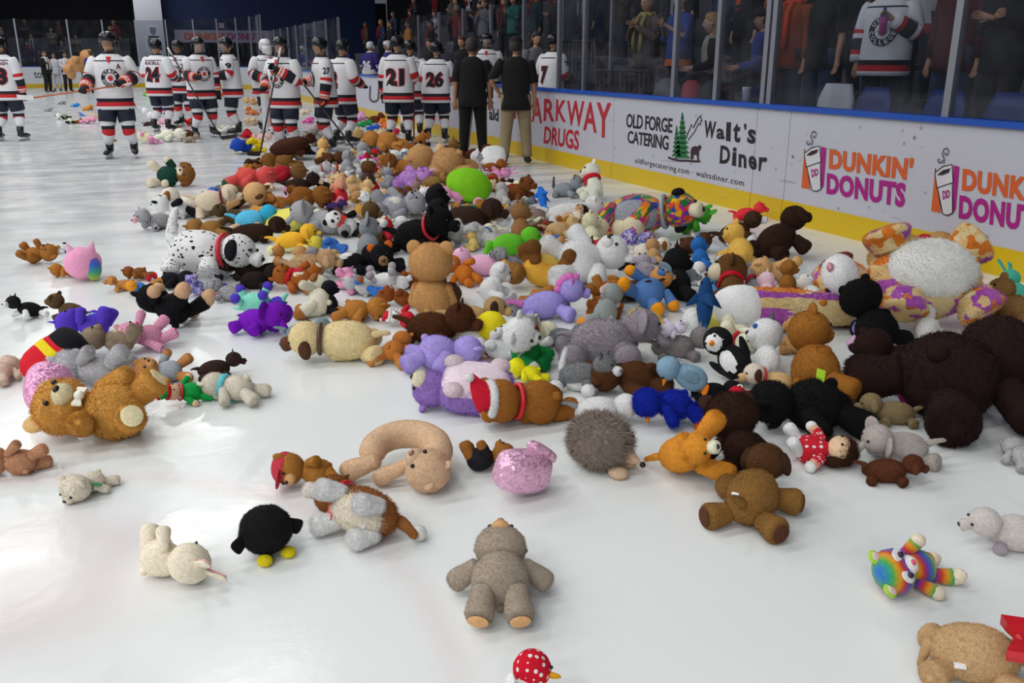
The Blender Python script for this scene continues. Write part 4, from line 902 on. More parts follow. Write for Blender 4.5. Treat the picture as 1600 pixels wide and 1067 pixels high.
# ---- railing, seats and things behind the glass
def railing(label, y0, y1, x, z0, z1):
    r = empty('railing', (x, (y0 + y1) / 2, z0)); tag(r, label, 'railing'); bl = mat('rail_black', '#0c0d11', .4); o = Vector((-x, -(y0 + y1) / 2, -z0))
    for zz in (z0 + .08, z1): 
        m = MB(); m.tube([Vector((x, y0, zz)) + o, Vector((x, y1, zz)) + o], .018, bl, 6); m.build('rail', r)
    for y in np.arange(y0, y1 + .01, .13):
        m = MB(); m.tube([Vector((x, y, z0)) + o, Vector((x, y, z1)) + o], .010, bl, 5); m.build('bar', r)
railing('low black picket railing behind the glass near number 7', on_x(1015, 110, DW + .85).y, on_x(930, 110, DW + .85).y, DW + .85, .25, 1.32)
railing('tall black picket railing behind the glass', on_x(935, 90, DW + 1.0).y + .1, on_x(880, 90, DW + 1.0).y, DW + 1.0, .25, 1.75)
def seat(label, px, cover=None):
    x = DW + .7; g = on_x(px, 150, x); r = empty('folding_seat', (x, g.y, .25), -math.pi / 2); tag(r, label, 'seat', 'folding seats behind the glass')
    m = MB(); m.loft([[(w * math.cos(t) * (1 + .1 * abs(math.sin(2 * t))), .2 + .03 * math.sin(t) + y, z) for t in [2 * math.pi * j / 14 for j in range(14)]] for z, w, y in ((.45, .2, 0), (.6, .23, .02), (.85, .22, .05), (.98, .15, .07))], M_SEAT); m.build('backrest', r)
    m = MB(); m.box((-.21, -.2, .42), (.21, .2, .47), M_SEAT); m.build('seat', r)
    for sx in (-.19, .19):
        m = MB(); m.box((sx - .02, -.05, 0), (sx + .02, .15, .44), M_STEEL); m.build('leg', r)
    if cover:
        m = MB(); m.loft([[(w * math.cos(t) * (1 + .1 * abs(math.sin(2 * t))), .2 + .06 * math.sin(t) + y, z) for t in [2 * math.pi * j / 14 for j in range(14)]] for z, w, y in ((.5, .24, 0), (.54, .245, .01), (.6, .25, .02), (.85, .24, .05), (1.0, .17, .07))], [J_W, J_R, J_W, J_W]); c = m.build('draped_jersey', None, (x, g.y, .25)); c.rotation_euler = (0, 0, -math.pi / 2); tag(c, cover, 'jersey')
seat('blue folding seat under a white team jersey', 1276, 'white team jersey draped over a folding seat'); seat('blue folding seat beside the jersey-draped one', 1335); seat('blue folding seat near the red quilted jacket', 1445); seat('blue folding seat by the arms-crossed spectator', 1545)
x = DW + .4
g = on_x(1080, 140, x); m = MB(); m.loft([[(.1 * w * math.cos(t), .16 * w * math.sin(t), z) for t in [2 * math.pi * j / 12 for j in range(12)]] for z, w in ((0, 1), (.3, 1.1), (.7, 1.05), (.95, .85), (1.0, .4))], cm('#b8404a', .8)); bg = m.build('cloth_bag', None, (x, g.y, .25)); tag(bg, 'coral red cloth bag standing behind the glass', 'bag')
for px, lb in ((1042, 'grey quilted cover beside the coral red bag'), (1112, 'dark grey coat heaped next to the coral red bag')):
    g = on_x(px, 140, x + .1); m = MB(); m.loft([[(.16 * w * math.cos(t), (.3 if px < 1100 else .2) * w * math.sin(t) * (1 + .08 * math.sin(5 * t)), z) for t in [2 * math.pi * j / 16 for j in range(16)]] for z, w in ((0, 1.05), (.3, 1.0), (.7, .95), (.92, .75), (1.0, .3))], cm('#6a676c' if px < 1100 else '#34343a', .9)); tag(m.build('cover', None, (x + .1, g.y, .25)), lb, 'cover')
g = on_x(1158, 172, DW + .09); m = MB(); m.loft([[(r * math.cos(t), r * math.sin(t), z) for t in [2 * math.pi * j / 12 for j in range(12)]] for z, r in ((0, .035), (.13, .045), (.135, .047), (.14, .044))], cm('#d8d8de', .6)); tag(m.build('paper_cup', None, (DW + .14, g.y, BH + .045)), 'white paper cup standing on the board ledge', 'cup')
# ---- enormous teddy carried at the far end
# ================================================================ plush toys: shapes, materials, placing
RNG = random.Random(7)
def rnd_noise(p, s=1.0): return noise.noise(Vector(p) * s)
def base_shape(shape, n=14, k=11):
    """unit shapes as (verts, faces); limbs run along +Z from 0 to 1"""
    def rev(prof, bend=0.0, sq=0.0):
        V, Fc = [], []
        for (r, z, *o) in prof:
            oy = o[0] if o else 0
            for j in range(n):
                a = 2 * math.pi * j / n; V.append((r * math.cos(a), r * math.sin(a) + oy, z))
        m = len(prof)
        for i in range(m - 1):
            for j in range(n):
                q = (j + 1) % n; Fc.append((i * n + j, i * n + q, (i + 1) * n + q, (i + 1) * n + j))
        Fc.append(tuple(range(n - 1, -1, -1))); Fc.append(tuple((m - 1) * n + j for j in range(n)))
        return V, Fc
    sph = [(math.sin(math.pi * t), -math.cos(math.pi * t)) for t in [.02 + .96 * i / k for i in range(k + 1)]]
    if shape == 'ball': return rev(sph)
    if shape == 'egg': return rev([(r * (1 - .16 * z), z) for r, z in sph])          # plush torso, wider below
    if shape == 'lump':
        V, Fc = rev(sph); return [tuple(Vector(v) * (1 + .16 * rnd_noise(v, 1.7) + .07 * rnd_noise(v, 4))) for v in V], Fc
    def limb(r0, r1, bend):
        ts = [0, .04, .12, .25, .4, .55, .7, .82, .91, .965, .995]
        pr = []
        for t in ts:
            if t < .12: r = r0 * math.sqrt(max(.03, 1 - ((.12 - t) / .12) ** 2))
            else: r = r0 + (r1 - r0) * min(1, max(0, (t - .25) / .45))
            if t > .82: r = r1 * math.sqrt(max(.02, 1 - ((t - .82) / .18) ** 2))
            pr.append((r, t, bend * (t * t)))
        return rev(pr)
    if shape == 'limb': return limb(.8, 1, 0)
    if shape == 'bent': return limb(.85, 1, 1.2)
    if shape == 'tail': return limb(1, .7, 2.2)
    if shape == 'cone': return rev([(1, 0), (.85, .2), (.62, .45), (.36, .72), (.16, .9), (.05, .985)])
    if shape == 'hat': return rev([(1, 0), (.9, .2), (.66, .5, .06), (.42, .78, .25), (.22, .95, .5), (.08, 1.0, .68)])
    if shape == 'leaf':
        V, Fc = rev(sph); return [(x * (1 - .25 * z) * .9, y * .28 - .16 * (1 - x * x), z) for x, y, z in V], Fc
    if shape == 'disc': return rev([(.05, -.5), (.8, -.5), (.97, -.25), (1, 0), (.97, .25), (.8, .5), (.05, .5)])
    if shape == 'ring':
        V, Fc = [], []; M_, N_ = 18, 7
        for i in range(M_):
            for j in range(N_):
                a, b = 2 * math.pi * i / M_, 2 * math.pi * j / N_
                V.append(((1 + .16 * math.cos(b)) * math.cos(a), (1 + .16 * math.cos(b)) * math.sin(a), .22 * math.sin(b)))
        for i in range(M_):
            for j in range(N_): Fc.append((i * N_ + j, ((i + 1) % M_) * N_ + j, ((i + 1) % M_) * N_ + (j + 1) % N_, i * N_ + (j + 1) % N_))
        return V, Fc
    if shape == 'pillow':
        V, Fc = rev(sph)
        se = lambda c, p: math.copysign(abs(c) ** p, c)
        return [(se(x, .7), se(y, 1.05), se(z, .7)) for x, y, z in V], Fc
    if shape == 'star':
        V, Fc = rev(sph); o = []
        for x, y, z in V:
            a = math.atan2(x, z); o.append((x * (1 + .35 * math.cos(5 * a)), y * .8, z * (1 + .35 * math.cos(5 * a))))
        return o, Fc
    if shape == 'bowtie':
        V = []; 
        for s in (-1, 1):
            for (x, h, t) in ((.06, .18, .14), (.45, .42, .26), (.85, .62, .3), (1, .55, .12)):
                V += [(s * x, -t, -h), (s * x, t, -h), (s * x, t, h), (s * x, -t, h)]
        Fc = []
        for b in (0, 16):
            for i in range(3):
                for j in range(4):
                    q = (j + 1) % 4; f = (b + i * 4 + j, b + i * 4 + q, b + (i + 1) * 4 + q, b + (i + 1) * 4 + j); Fc.append(f if b else f[::-1])
            Fc.append(tuple(b + 12 + j for j in range(4)) if b else tuple(b + 12 + j for j in (3, 2, 1, 0)))
        Fc += [(0, 3, 19, 16), (1, 17, 18, 2), (0, 16, 17, 1), (3, 2, 18, 19)]
        return V, Fc
    if shape == 'card':
        return [(x * .5, y * .04, z * .5) for z in (-1, 1) for y in (-1, 1) for x in (-1, 1)], [(0, 2, 3, 1), (4, 5, 7, 6), (0, 1, 5, 4), (1, 3, 7, 5), (3, 2, 6, 7), (2, 0, 4, 6)]
    if shape == 'fin':
        return [(-.1, 0, -.5), (.1, 0, -.5), (.1, 0, .5), (-.1, 0, .5), (-.04, 1, .55), (.04, 1, .55), (.04, .8, .1), (-.04, .8, .1)], [(0, 1, 2, 3), (4, 5, 6, 7)[::-1], (0, 7, 6, 1), (1, 6, 5, 2), (2, 5, 4, 3), (3, 4, 7, 0)]
    if shape == 'arc':
        V, Fc = [], []; M_, N_ = 20, 12
        for i in range(M_):
            t = i / (M_ - 1); a = math.radians(-42 + 250 * t); rr = .50 * (1 - .18 * t) * math.sqrt(max(.02, min(1, t / .08, (1 - t) / .08)))
            for j in range(N_):
                b = 2 * math.pi * j / N_; V.append(((1 + rr * math.cos(b)) * math.cos(a), rr * math.sin(b), (1 + rr * math.cos(b)) * math.sin(a)))
        for i in range(M_ - 1):
            for j in range(N_): q = (j + 1) % N_; Fc.append((i * N_ + j, (i + 1) * N_ + j, (i + 1) * N_ + q, i * N_ + q))
        Fc += [tuple(range(N_)), tuple((M_ - 1) * N_ + j for j in range(N_ - 1, -1, -1))]
        return V, Fc
    raise ValueError(shape)
PROTO = {}; SAMP = {}
FURS = {0: None, 1: (4600, .085, .010), 2: (5200, .15, .011), 3: (4600, .27, .015), 11: (1500, .085, .016), 12: (1700, .15, .018), 13: (1700, .27, .022)}
def proto(shape, fur, lo=False):
    key = (shape, fur, lo)
    if key in PROTO: return PROTO[key]
    V, Fc = base_shape(shape, 8, 6) if lo else base_shape(shape)
    hard = shape in ('card', 'fin', 'bowtie')
    if shape in ('ball', 'egg', 'limb', 'bent', 'pillow') and not lo:
        V = [tuple(Vector(v) + Vector((v[0], v[1], 0 if shape in ('limb', 'bent') else v[2])) * (.035 * rnd_noise(v, 2.2) + .02 * rnd_noise(v, 5.5))) for v in V]
    nb = len(Fc)
    if FURS[fur] and not hard:
        cnt, h, w = FURS[fur]; cnt = cnt if not lo else cnt // 4
        VV = [Vector(v) for v in V]; tris = []; area = []
        for f in Fc:
            if len(f) > 4: continue
            for t in ((f[0], f[1], f[2]), (f[0], f[2], f[3])):
                a = (VV[t[1]] - VV[t[0]]).cross(VV[t[2]] - VV[t[0]])
                if a.length > 1e-6: tris.append((t, a.normalized())); area.append(a.length)
        V = list(V); Fc = list(Fc); grav = Vector((0, 0, -.35 if shape in ('ball', 'egg', 'pillow', 'lump') else .5))
        for i in RNG.choices(range(len(tris)), area, k=cnt):
            t, nn = tris[i]; a, b = RNG.random(), RNG.random()
            if a + b > 1: a, b = 1 - a, 1 - b
            p = VV[t[0]] * (1 - a - b) + VV[t[1]] * a + VV[t[2]] * b
            rv = Vector((RNG.gauss(0, 1), RNG.gauss(0, 1), RNG.gauss(0, 1))) + grav * 2.0
            tg = (rv - nn * rv.dot(nn)).normalized(); sd = nn.cross(tg)
            le = RNG.uniform(.45, 1.8); d = (nn * le + tg * 1.0).normalized(); hh = h * RNG.uniform(.7, 1.3)
            k = len(V); V += [tuple(p - sd * w - nn * .01), tuple(p + sd * w - nn * .01), tuple(p + d * hh)]; Fc.append((k, k + 1, k + 2))
    me = bpy.data.meshes.new(shape); me.from_pydata([tuple(v) for v in V], [], [tuple(f) for f in Fc]); me.materials.append(None)
    me.polygons.foreach_set('use_smooth', [(not hard)] * len(Fc)); me.update()
    PROTO[key] = me
    return me
def samples(shape):
    if shape not in SAMP:
        V, _ = base_shape(shape, 8, 6) if shape not in ('ring', 'bowtie', 'card', 'fin', 'arc') else base_shape(shape)
        SAMP[shape] = np.array([(*v, 1.0) for v in V])
    return SAMP[shape]

# ---- materials: the cloth takes its colour from each object, patterns are procedural
def plush_mat(name, kind='plain', cols=(), scale=1.0, rough=.92, sheen=.35, bump=.5):
    m, nt, b = nodes_of(name); N = nt.nodes.new; Lk = nt.links.new
    tc = N('ShaderNodeTexCoord'); g = N('ShaderNodeNewGeometry'); oi = N('ShaderNodeObjectInfo')
    add = N('ShaderNodeVectorMath'); add.operation = 'ADD'; Lk(tc.outputs['Object'], add.inputs[0])
    rs = N('ShaderNodeVectorMath'); rs.operation = 'SCALE'; rs.inputs[0].default_value = (7, 11, 5); Lk(oi.outputs['Random'], rs.inputs['Scale']); Lk(rs.outputs[0], add.inputs[1])
    def mixc(fac, a, c2):
        x = N('ShaderNodeMix'); x.data_type = 'RGBA'; Lk(fac, x.inputs[0])
        for i, q in ((6, a), (7, c2)):
            if isinstance(q, tuple): x.inputs[i].default_value = (*q, 1)
            else: Lk(q, x.inputs[i])
        return x.outputs[2]
    def rmp(x, a, c2, lo=0, hi=1):
        r = N('ShaderNodeMapRange'); r.inputs[1].default_value = a; r.inputs[2].default_value = c2; r.inputs[3].default_value = lo; r.inputs[4].default_value = hi; Lk(x, r.inputs[0]); return r.outputs[0]
    col = oi.outputs['Color']; C = [lin(c) for c in cols]
    if kind == 'spots':
        v = N('ShaderNodeTexVoronoi'); v.inputs['Scale'].default_value = scale; Lk(add.outputs[0], v.inputs['Vector'])
        n = N('ShaderNodeTexNoise'); n.inputs['Scale'].default_value = scale * 1.3; Lk(add.outputs[0], n.inputs['Vector'])
        th = rmp(n.outputs['Fac'], .3, .7, .18, .36); s = N('ShaderNodeMath'); s.operation = 'LESS_THAN'; Lk(v.outputs['Distance'], s.inputs[0]); Lk(th, s.inputs[1])
        col = mixc(s.outputs[0], col, C[0])
    elif kind == 'stripes':
        w = N('ShaderNodeTexWave'); w.bands_direction = 'Z'; w.inputs['Scale'].default_value = scale; w.inputs['Distortion'].default_value = 3.5; w.inputs['Detail'].default_value = 2; w.inputs['Detail Scale'].default_value = 1.3
        Lk(add.outputs[0], w.inputs['Vector']); col = mixc(rmp(w.outputs['Fac'], .42, .58), col, C[0])
    elif kind == 'tiedye':
        n0 = N('ShaderNodeTexNoise'); n0.inputs['Scale'].default_value = scale * 1.5; n0.inputs['Detail'].default_value = 3; Lk(add.outputs[0], n0.inputs['Vector'])
        vm = N('ShaderNodeVectorMath'); vm.operation = 'ADD'; sc = N('ShaderNodeVectorMath'); sc.operation = 'SCALE'; sc.inputs['Scale'].default_value = .35; Lk(n0.outputs['Color'], sc.inputs[0]); Lk(sc.outputs[0], vm.inputs[0]); Lk(add.outputs[0], vm.inputs[1])
        v = N('ShaderNodeTexVoronoi'); v.inputs['Scale'].default_value = scale; v.feature = 'F1'; Lk(vm.outputs[0], v.inputs['Vector'])
        sp = N('ShaderNodeSeparateColor'); Lk(v.outputs['Color'], sp.inputs[0])
        cr = N('ShaderNodeValToRGB'); cr.color_ramp.interpolation = 'CONSTANT'; e = cr.color_ramp.elements
        while len(e) < len(C): e.new(.5)
        for i, c in enumerate(C): e[i].position = i / len(C); e[i].color = (*c, 1)
        Lk(sp.outputs[0], cr.inputs[0]); col = cr.outputs[0]
    elif kind == 'bands':
        sep = N('ShaderNodeSeparateXYZ'); Lk(tc.outputs['Object'], sep.inputs[0]); r = rmp(sep.outputs[2], -1.0, 1.0)
        cr = N('ShaderNodeValToRGB'); cr.color_ramp.interpolation = 'LINEAR'; e = cr.color_ramp.elements
        while len(e) < len(C): e.new(.5)
        for i, c in enumerate(C): e[i].position = i / (len(C) - 1); e[i].color = (*c, 1)
        Lk(r, cr.inputs[0]); col = cr.outputs[0]
    elif kind == 'polka':
        v = N('ShaderNodeTexVoronoi'); v.inputs['Scale'].default_value = scale; v.inputs['Randomness'].default_value = .35; Lk(tc.outputs['Object'], v.inputs['Vector'])
        s = N('ShaderNodeMath'); s.operation = 'LESS_THAN'; s.inputs[1].default_value = .3; Lk(v.outputs['Distance'], s.inputs[0]); col = mixc(s.outputs[0], col, C[0])
    elif kind == 'knit':
        w = N('ShaderNodeTexWave'); w.bands_direction = 'X'; w.inputs['Scale'].default_value = scale; Lk(tc.outputs['Object'], w.inputs['Vector'])
        dk = N('ShaderNodeMix'); dk.data_type = 'RGBA'; dk.blend_type = 'MULTIPLY'; dk.inputs[0].default_value = 1; Lk(col, dk.inputs[6]); g2 = N('ShaderNodeCombineColor')
        rr = rmp(w.outputs['Fac'], 0, 1, .65, 1.05)
        for i in range(3): Lk(rr, g2.inputs[i])
        Lk(g2.outputs[0], dk.inputs[7]); col = dk.outputs[2]
    elif kind == 'heather':
        n = N('ShaderNodeTexNoise'); n.inputs['Scale'].default_value = scale; n.inputs['Detail'].default_value = 2; Lk(g.outputs['Position'], n.inputs['Vector'])
        col = mixc(rmp(n.outputs['Fac'], .42, .6), col, C[0])
    # pile: tone varies with the lie of the nap, fine relief
    n = N('ShaderNodeTexNoise'); n.inputs['Scale'].default_value = 110; n.inputs['Detail'].default_value = 6; n.inputs['Roughness'].default_value = .7; Lk(g.outputs['Position'], n.inputs['Vector'])
    n2 = N('ShaderNodeTexNoise'); n2.inputs['Scale'].default_value = 9; n2.inputs['Detail'].default_value = 3; Lk(g.outputs['Position'], n2.inputs['Vector'])
    ad = N('ShaderNodeMath'); ad.operation = 'ADD'; Lk(rmp(n.outputs['Fac'], .3, .7, .40, .80), ad.inputs[0]); Lk(rmp(n2.outputs['Fac'], .25, .75, .28, .46), ad.inputs[1])
    mu = N('ShaderNodeVectorMath'); mu.operation = 'SCALE'; Lk(col, mu.inputs[0]); Lk(ad.outputs[0], mu.inputs['Scale']); Lk(mu.outputs[0], b.inputs['Base Color'])
    b.inputs['Roughness'].default_value = rough; b.inputs['Sheen Weight'].default_value = sheen; b.inputs['Sheen Roughness'].default_value = .5; b.inputs['Specular IOR Level'].default_value = .15
    Lk(oi.outputs['Color'], b.inputs['Sheen Tint'])
    bp = N('ShaderNodeBump'); bp.inputs['Strength'].default_value = bump; bp.inputs['Distance'].default_value = .012
    Lk(n.outputs['Fac'], bp.inputs['Height']); Lk(bp.outputs[0], b.inputs['Normal'])
    return m
PM = {
    'plain': plush_mat('plush'), 'velvet': plush_mat('velvet', bump=.12, sheen=.5),
    'dalmatian': plush_mat('plush_dalmatian', 'spots', ('#15151a',), 4.6), 'tiger': plush_mat('plush_tiger', 'stripes', ('#2a1c12',), 2.6),
    'zebra': plush_mat('plush_zebra', 'stripes', ('#e6c3d2',), 3.2), 'zebrabw': plush_mat('plush_zebra_bw', 'stripes', ('#d8d8dc',), 3.6),
    'tiedye': plush_mat('plush_tiedye', 'tiedye', ('#e8561c', '#f0c21c', '#1c7a3c', '#1f4fb0', '#d6287a', '#f08a1c', '#2f9a4a', '#c22a9a'), 3.6),
    'sherbet': plush_mat('plush_sherbet', 'tiedye', ('#e8c98f', '#e2802c', '#e8cf9c', '#a94ab4', '#e6c088', '#e8d2a0', '#b85abe', '#dd7a2a'), 2.7),
    'rainbow': plush_mat('plush_rainbow', 'bands', ('#d83a24', '#e89a1c', '#d8d02c', '#2f9a4a', '#2366c8', '#6a3ab0', '#c8302c', '#e89a1c', '#46b04a', '#2a7ad0'), 1),
    'rainbowpaint': plush_mat('plush_rainbow_patch', 'bands', ('#e0d23a', '#4fb06a', '#2f6fd0', '#7a3ab8'), 1),
    'polka': plush_mat('cloth_polka', 'polka', ('#e8e2e0',), 2.6, bump=.1), 'knit': plush_mat('cloth_knit', 'knit', (), 6, bump=.3),
    'heather': plush_mat('plush_heather', 'heather', ('#c9c9cc',), 160), 'speck': plush_mat('plush_speckled', 'tiedye', ('#5a3aa8', '#d8d0ea', '#3a7ac0', '#8a4ac0', '#e2dcf0'), 6),
}
def sequin_mat():
    m, nt, b = nodes_of('sequins'); N = nt.nodes.new; Lk = nt.links.new
    tc = N('ShaderNodeNewGeometry'); oi = N('ShaderNodeObjectInfo')
    v = N('ShaderNodeTexVoronoi'); v.inputs['Scale'].default_value = 120; Lk(tc.outputs['Position'], v.inputs['Vector'])
    sb = N('ShaderNodeVectorMath'); sb.operation = 'SUBTRACT'; Lk(v.outputs['Color'], sb.inputs[0]); sb.inputs[1].default_value = (.5, .5, .5)
    sc_ = N('ShaderNodeVectorMath'); sc_.operation = 'SCALE'; sc_.inputs['Scale'].default_value = .75; Lk(sb.outputs[0], sc_.inputs[0])
    bp = N('ShaderNodeVectorMath'); bp.operation = 'ADD'; Lk(sc_.outputs[0], bp.inputs[0]); Lk(tc.outputs['Normal'], bp.inputs[1])
    Lk(bp.outputs[0], b.inputs['Normal']); Lk(oi.outputs['Color'], b.inputs['Base Color']); b.inputs['Metallic'].default_value = .3; b.inputs['Roughness'].default_value = .3
    return m
PM['sequin'] = sequin_mat()
def shiny(name, rough, metal=0.0):
    m, nt, b = nodes_of(name); oi = nt.nodes.new('ShaderNodeObjectInfo'); nt.links.new(oi.outputs['Color'], b.inputs['Base Color'])
    n = nt.nodes.new('ShaderNodeTexNoise'); n.inputs['Scale'].default_value = 30; r = nt.nodes.new('ShaderNodeMapRange'); r.inputs[3].default_value = rough; r.inputs[4].default_value = rough + .08
    nt.links.new(n.outputs['Fac'], r.inputs[0]); nt.links.new(r.outputs[0], b.inputs['Roughness']); b.inputs['Metallic'].default_value = metal; return m
PM['bead'] = shiny('bead', .12); PM['satin'] = shiny('satin', .3); PM['cloth'] = plush_mat('cloth', bump=.15, sheen=.1, rough=.8)

V3 = Vector
class Toy:
    def __init__(s, fur=1, mat_='plain', lo=False):
        s.p = []; s.lim = []; s.fur = fur; s.mat = mat_; s.lo = lo; s.stiff = False
    def put(s, name, shape, M, col, parent=None, fur=None, m=None):
        if m is None and s.mat in ('tiedye', 'sherbet', 'rainbow', 'zebra', 'zebrabw', 'tiger', 'dalmatian', 'speck') and (name in ('belly_patch', 'muzzle', 'paw', 'hand', 'foot', 'eye_patch', 'inner_ear', 'snout', 'trunk') or (name in ('ear', 'muzzle') and s.mat in ('tiedye', 'sherbet', 'rainbow'))): m = 'plain'
        s.p.append([name, shape, M, col, parent, s.fur if fur is None else fur, m or s.mat]); s.lim.append(None); return len(s.p) - 1
    def ell(s, name, c, r, col, parent=None, X=None, Y=None, shape='ball', **k):
        """ellipsoid with half sizes r along axes X, Y, Z = X x Y"""
        X = V3(X or (1, 0, 0)).normalized(); Y = V3(Y or (0, 1, 0)); Y = (Y - X * Y.dot(X)).normalized(); Z = X.cross(Y)
        r = r if isinstance(r, (tuple, list)) else (r, r, r)
        M = Matrix(((X.x * r[0], Y.x * r[1], Z.x * r[2], c[0]), (X.y * r[0], Y.y * r[1], Z.y * r[2], c[1]), (X.z * r[0], Y.z * r[1], Z.z * r[2], c[2]), (0, 0, 0, 1)))
        return s.put(name, shape, M, col, parent, **k)
    def limb(s, name, p0, p1, r, col, parent=None, shape='limb', hint=(0, -1, 0), flat=1.0, tip=None, **k):
        p0, p1 = V3(p0), V3(p1); ln_ = (p0.copy(), V3(tip) if tip is not None else p1.copy(), r); Z = p1 - p0; L = Z.length; Z = Z / L; h = V3(hint)
        if abs(h.normalized().dot(Z)) > .97: h = V3((1, .3, .2))
        Y = (h - Z * h.dot(Z)).normalized(); X = Y.cross(Z)
        M = Matrix(((X.x * r, Y.x * r * flat, Z.x * L, p0.x), (X.y * r, Y.y * r * flat, Z.y * L, p0.y), (X.z * r, Y.z * r * flat, Z.z * L, p0.z), (0, 0, 0, 1)))
        i = s.put(name, shape, M, col, parent, **k)
        if name in ('arm', 'leg', 'sleeve', 'tail'): s.lim[i] = ln_
        return i
    def settle(s, Rm):
        """limbs that do not point up sink until they rest on the ground beside the body"""
        def chain(i):
            while i is not None:
                if s.lim[i]: return i
                i = s.p[i][4]
            return None
        core = [samples(q[1]) @ np.array(q[2])[:3].T @ Rm.T for i, q in enumerate(s.p) if chain(i) is None and q[0] not in ('tag', 'ear', 'inner_ear', 'nose', 'eye', 'horn')]
        if not core: return
        zc = min(c[:, 2].min() for c in core); ctr = np.mean([c.mean(0) for c in core], 0); R3 = Matrix(Rm.tolist())
        for i, lm in enumerate(s.lim):
            if not lm: continue
            w0, w1 = R3 @ lm[0], R3 @ lm[1]; d = w1 - w0; L = d.length
            if d.z > .35 * L: continue
            dz = max(-.97 * L, min(.35 * L, zc + lm[2] * .95 - w0.z)); h = V3((d.x, d.y, 0))
            if h.length < .15 * L: h = h + V3((w0.x - ctr[0], w0.y - ctr[1], 0)) * .8 + V3((.01, 0, 0))
            h = h.normalized() * math.sqrt(L * L - dz * dz); dn = V3((h.x, h.y, dz)); Qr = d.rotation_difference(dn).to_matrix()
            C = (R3.transposed() @ Qr @ R3).to_4x4(); A = Matrix.Translation(lm[0]) @ C @ Matrix.Translation(-lm[0])
            for j, q in enumerate(s.p):
                if chain(j) == i: q[2] = A @ q[2]
    def head(s, c, r, F, U, col, o, sq=(1, 1, 1)):
        """head with its face along F and its crown along U"""
        c = V3(c); F = V3(F).normalized(); U = V3(U); U = (U - F * U.dot(F)).normalized(); S = F.cross(U)
        at = lambda a, b, d: c + (S * a * sq[0] + F * b * sq[1] + U * d * sq[2]) * r
        hm = o.get('hmat', s.mat)
        h = s.ell('head', c, (r * sq[0], r * sq[1], r * sq[2]), o.get('hcol', col), X=S, Y=F, m=hm)
        ear = o.get('ear', 'round'); ec = o.get('ecol', o.get('hcol', col)); ei = o.get('icol')
        for sg in (-1, 1):
            if ear == 'round':
                e = s.ell('ear', at(sg * .74, -.05, .74), (r * .36, r * .16, r * .36), ec, h, X=S, Y=F)
                if ei and not s.lo: s.ell('inner_ear', at(sg * .74, .07, .74), (r * .24, r * .08, r * .24), ei, h, X=S, Y=F, fur=0)
            elif ear == 'small': s.ell('ear', at(sg * .6, 0, .8), (r * .24, r * .12, r * .24), ec, h, X=S, Y=F)
            elif ear == 'floppy':
                s.ell('ear', at(sg * .98, .0, .02), (r * .62, r * .26, r * .36), ec, h, X=-U + S * sg * .25 + F * .1, Y=S * sg, shape='egg')
            elif ear == 'point': s.limb('ear', at(sg * .5, -.05, .6), at(sg * .8, -.05, 1.32), r * .34, ec, h, shape='cone', hint=F, flat=.45)
            elif ear == 'long':
                ln = o.get('elen', 1.5); e = s.limb('ear', at(sg * .35, -.1, .75), at(sg * .8, -.15 - o.get('eback', 0), .8 + ln), r * .3, ec, h, hint=F, flat=.4)
                if ei and not s.lo: s.limb('inner_ear', at(sg * .38, .06, .9), at(sg * .78, .0 - o.get('eback', 0), .7 + ln), r * .19, ei, h, hint=F, flat=.3, fur=0)
            elif ear == 'droop':
                ln = o.get('elen', 1.3); s.limb('ear', at(sg * .6, 0, .62), at(sg * 1.25, .15, .62 - ln), r * .34, ec, h, hint=F, flat=.4)
            elif ear == 'big':
                s.ell('ear', at(sg * 1.15, -.15, .15), (r * .62, r * .14, r * .72), ec, h, X=S + F * .3 * sg, Y=F)
                if ei and not s.lo: s.ell('inner_ear', at(sg * 1.15, -.04, .15), (r * .46, r * .1, r * .54), ei, h, X=S + F * .3 * sg, Y=F, fur=0)
            elif ear == 'mouse': s.ell('ear', at(sg * .85, -.1, .95), (r * .58, r * .14, r * .58), ec, h, X=S, Y=F)
        mz = o.get('muzzle', '_'); nz = o.get('nose', '#1c1310')
        ms = o.get('msize', 1.0)
        if mz is not None and o.get('snout', 'bear') == 'bear':
            q = s.ell('muzzle', at(0, .8, -.25), (r * .46 * ms, r * .42 * ms, r * .36 * ms), col if mz == '_' else mz, h, X=S, Y=F)
            if not s.lo: s.ell('nose', at(0, .8 + .42 * ms, -.14), (r * .15, r * .1, r * .11), nz, h, X=S, Y=F, fur=0, m='bead')
        elif o.get('snout') == 'dog':
            q = s.limb('muzzle', at(0, .45, -.2), at(0, .95 + .55 * ms, -.42), r * .42 * ms ** .5, col if mz == '_' else mz, h)
            if not s.lo: s.ell('nose', at(0, .95 + .55 * ms, -.3), (r * .17, r * .12, r * .13), nz, h, X=S, Y=F, fur=0, m='bead')
        elif o.get('snout') == 'pig': s.ell('snout', at(0, .98, -.12), (r * .3, r * .24, r * .22), o.get('mcol', mz if mz != '_' else col), h, X=S, Y=F, shape='disc' if False else 'ball')
        elif o.get('snout') == 'beak': s.limb('beak', at(0, .8, -.1), at(0, 1.55, -.22), r * .27, o.get('beak', '#e07a20'), h, shape='cone', fur=0, m='velvet')
        elif o.get('snout') == 'bill': s.ell('bill', at(0, 1.05, -.15), (r * .42, r * .5, r * .14), o.get('beak', '#e0b020'), h, X=S, Y=F, fur=0, m='velvet')
        elif o.get('snout') == 'trunk': s.limb('trunk', at(0, .7, -.15), at(0, 1.25, -1.25), r * .27, col, h, shape='bent', hint=F)
